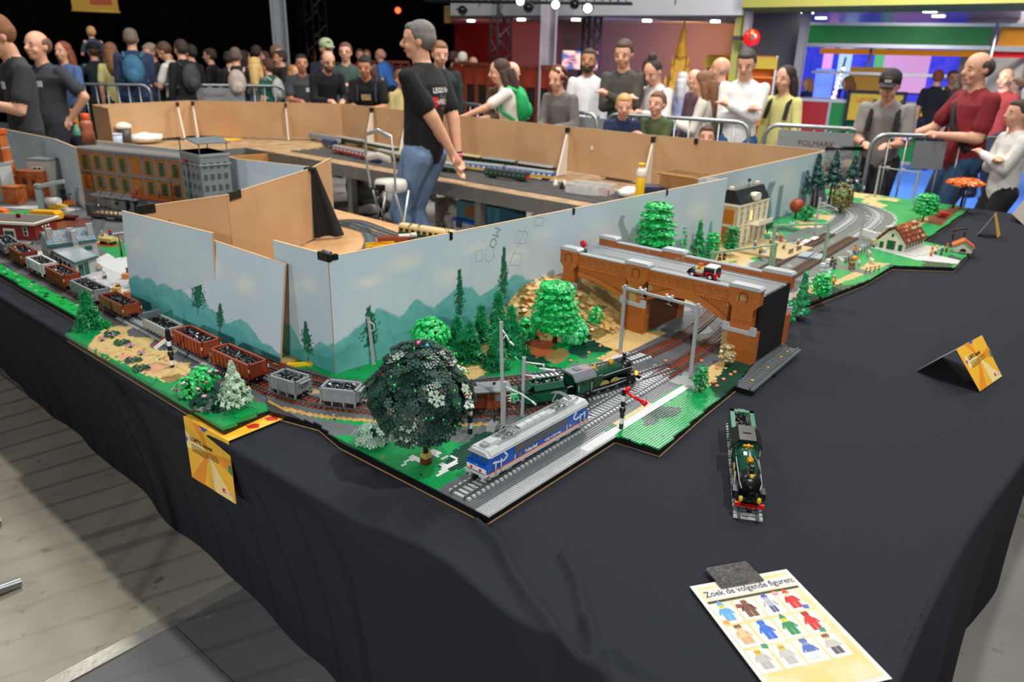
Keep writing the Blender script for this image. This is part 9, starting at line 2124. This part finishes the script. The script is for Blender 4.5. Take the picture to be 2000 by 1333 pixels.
def tent(label,fl_,fr,rl,rr,bl,title,W,Hh):
 fl_,fr,rl,rr = [Vector(v) for v in (fl_,fr,rl,rr)]; t = thing('info_card',label,'card',fl_); M = basis((0,0,0),fr-fl_,rl-fl_)
 q = [Vector((0,0,0)),fr-fl_,rr-fl_,rl-fl_]; n = (q[1].cross(q[3])).normalized()*.0012
 MB().add(q+[v-n for v in q],[(0,1,2,3),(7,6,5,4),(0,4,5,1),(1,5,6,2),(2,6,7,3),(3,7,4,0)]).mk('front_sheet',YM,t)
 br_ = Vector(bl)-fl_; bq = [q[3],q[2],br_+(q[2]-q[3]),br_]
 MB().add(bq+[v-Vector((0,0,.0012)) for v in bq],[(0,1,2,3),(7,6,5,4),(0,4,5,1),(1,5,6,2),(2,6,7,3),(3,7,4,0)]).mk('back_sheet',mat('#8a8478',.6),t)
 if title: print_card(t,(q[1]).length,q[3].length,M,title)
z = .719
tent('orange yellow printed tent card standing on the cloth at the right',(*(2.6368,0.2769),z),(*(2.8308,0.248),z),(*(2.6255,0.3666),.84),(*(2.8368,0.3336),.84),(*(2.6819,0.4735),z),'LLMTC layout',0,0)
tent('thin tan tent card seen edge on near the far table corner',(*(5.2488,0.6664),z),(*(5.3614,0.6691),z),(*(5.2489,0.7083),.85),(*(5.3496,0.7174),.85),(*(5.2191,0.7684),z),'',0,0)
tent('orange card cut by the right picture edge on the far table',(*(5.9137,0.6693),z),(*(6.7469,0.6626),z+.06),(*(5.9397,0.7071),.76),(*(6.826,0.7163),.82),(*(5.8161,0.6122),z),'',0,0)
# poster with the search figures
p0 = Vector((*(1.164,0.5069),.7225)); p1 = Vector((*(1.3449,0.3862),.7225)); p2 = Vector((*(1.1647,0.1468),.7225))
W_ = (p1-p0).length; M = basis((0,0,0),p1-p0,-(p2-p1)); PH = .297
t = thing('search_poster','sheet of paper reading Zoek de volgende figuren taped on the black cloth','poster',p0); t.rotation_euler = M.to_euler()
MB().b2(0,W_,-PH,0,-.0006,0).mk('sheet',mat('#cfccc5',.6),t)
MB().b2(.010,W_-.010,-PH+.01,-.010,0,.0003).mk('yellow_print',mat('#d2bd78',.6,0,.05,14,col2='#d4c8a0'),t)
MB().b2(.020,W_-.014,-.046,-.018,.0003,.0005).mk('title_field',mat('#d4d2cc',.6),t); MB().b2(.010,W_-.010,-.056,-.050,.0003,.0006).mk('dark_bar',mat('#26282c',.6),t)
lettering('Zoek de volgende figuren:',.0215,mat('#1c1e24',.6),t,(W_*.5+.004,-.032,.0006),depth=.0001,sx=.86,bold=.0003)
def pf(nm,x,y,body,legs,head,hat=None,s=1.,hk=0):
 b = MB().at((x,y,.0006),0); q = .0003; b.b2(-.021,.021,-.028,.026,-.0003,0,0); b.at((x,y+.001,.0006),sc=1.25)
 b.prism([(-.008*s,-.004),(.008*s,-.004),(.006*s,.010),(-.006*s,.010)],0,q,1).b2(-.0075*s,-.0005,-.017,-.004,0,q,2).b2(.0005,.0075*s,-.017,-.004,0,q,2).prism([(-.008,.008),(-.013,-.003),(-.010,-.004),(-.006,.005)],0,q,1).prism([(.008,.008),(.013,-.003),(.010,-.004),(.006,.005)],0,q,1)
 b.prism([(-.0045,.009),(.0045,.009),(.005,.014),(.004,.0185),(-.004,.0185),(-.005,.014)],0,q*1.2,3)
 if hk == 1: b.prism([(-.006,.016),(.006,.016),(.0,.027)],q,q*1.6,4)
 elif hk == 2: b.prism([(-.006,.015),(.006,.015),(.005,.021),(-.005,.021)],q,q*1.6,4)
 for sx in (-.002,.002): b.b2(sx-.0007,sx+.0007,.0125,.0142,q,q*1.9,5)
 b.mk(nm,[mat(c,.6) for c in ('#d6d4cc',body,legs,head,hat or head,'#141414')],t)
cx = [.030+.047*k for k in range(4)]
for (i,j,a) in ((0,0,('#4a9ae0','#4a9ae0','#e8c840','#4a9ae0',1,1)),(1,0,('#6a3a22','#6a3a22','#7a4630',None,1.15,0)),(2,0,('#a0a0b0','#4a4a80','#b4b4c0','#3044a8',.7,1)),(3,0,('#c81818','#c01818','#f0d8a0','#d8281c',1.1,1)),
                  (0,1,('#d8b080','#c89868','#dcb888','#6a4a2c',1.1,2)),(1,1,('#1c60c0','#1c60c0','#2a70d0','#1c60c0',1,2)),(2,1,('#128048','#128048','#e8c840','#128048',1,1)),(3,1,('#c01818','#c01818','#c82020','#a01010',1,2)),
                  (0,2,('#b0aca8','#a4a29e','#c8a830',None,1,0)),(1,2,('#b4b4b0','#a8a8a8','#c8a830',None,1,0)),(2,2,('#4a64a8','#c8ccd8','#8090b8','#5068a8',1,2)),(3,2,('#b4b0a8','#4a4a52','#e0c8a8','#7a4a28',1,2))):
 pf('printed_figure',cx[i]+.004*j*0,-.086-.060*j,*a[:3],a[3],a[4],a[5])
for k,(x,y,m) in enumerate(((.062,-.075,mat('#7a3434',.6)),(.185,-.107,BLM),(.176,-.168,GNM),(.016,-.108,OM),(.050,-.178,GNM),(.150,-.060,mat('#c88a9a',.6)))): MB().prism([(x-.006,y-.004),(x+.005,y-.006),(x+.007,y+.004),(x-.004,y+.006)],.0008,.0011).mk('printed_brick',m,t)
tm_ = thing('black_tape','wide strip of shiny black duct tape holding the poster top','tape',p0+Vector((0,0,.001))); tm_.rotation_euler = M.to_euler()
n = 30; u = np.linspace(.055,.150,n); v = np.linspace(-.024,.040,16); U_,V_ = np.meshgrid(u,v); Zt = .0012+.0022*fbm(U_*60,V_*200,3)
Pt = np.stack([U_+.12*(V_-.0)*-.25,V_,Zt],-1).reshape(-1,3)
link('tape_strip',np_mesh('tape_strip',Pt,grid_faces(16,n),[mat('#040505',.2,0,.2,120,.5,220,spec=.35)],smooth=False),tm_)
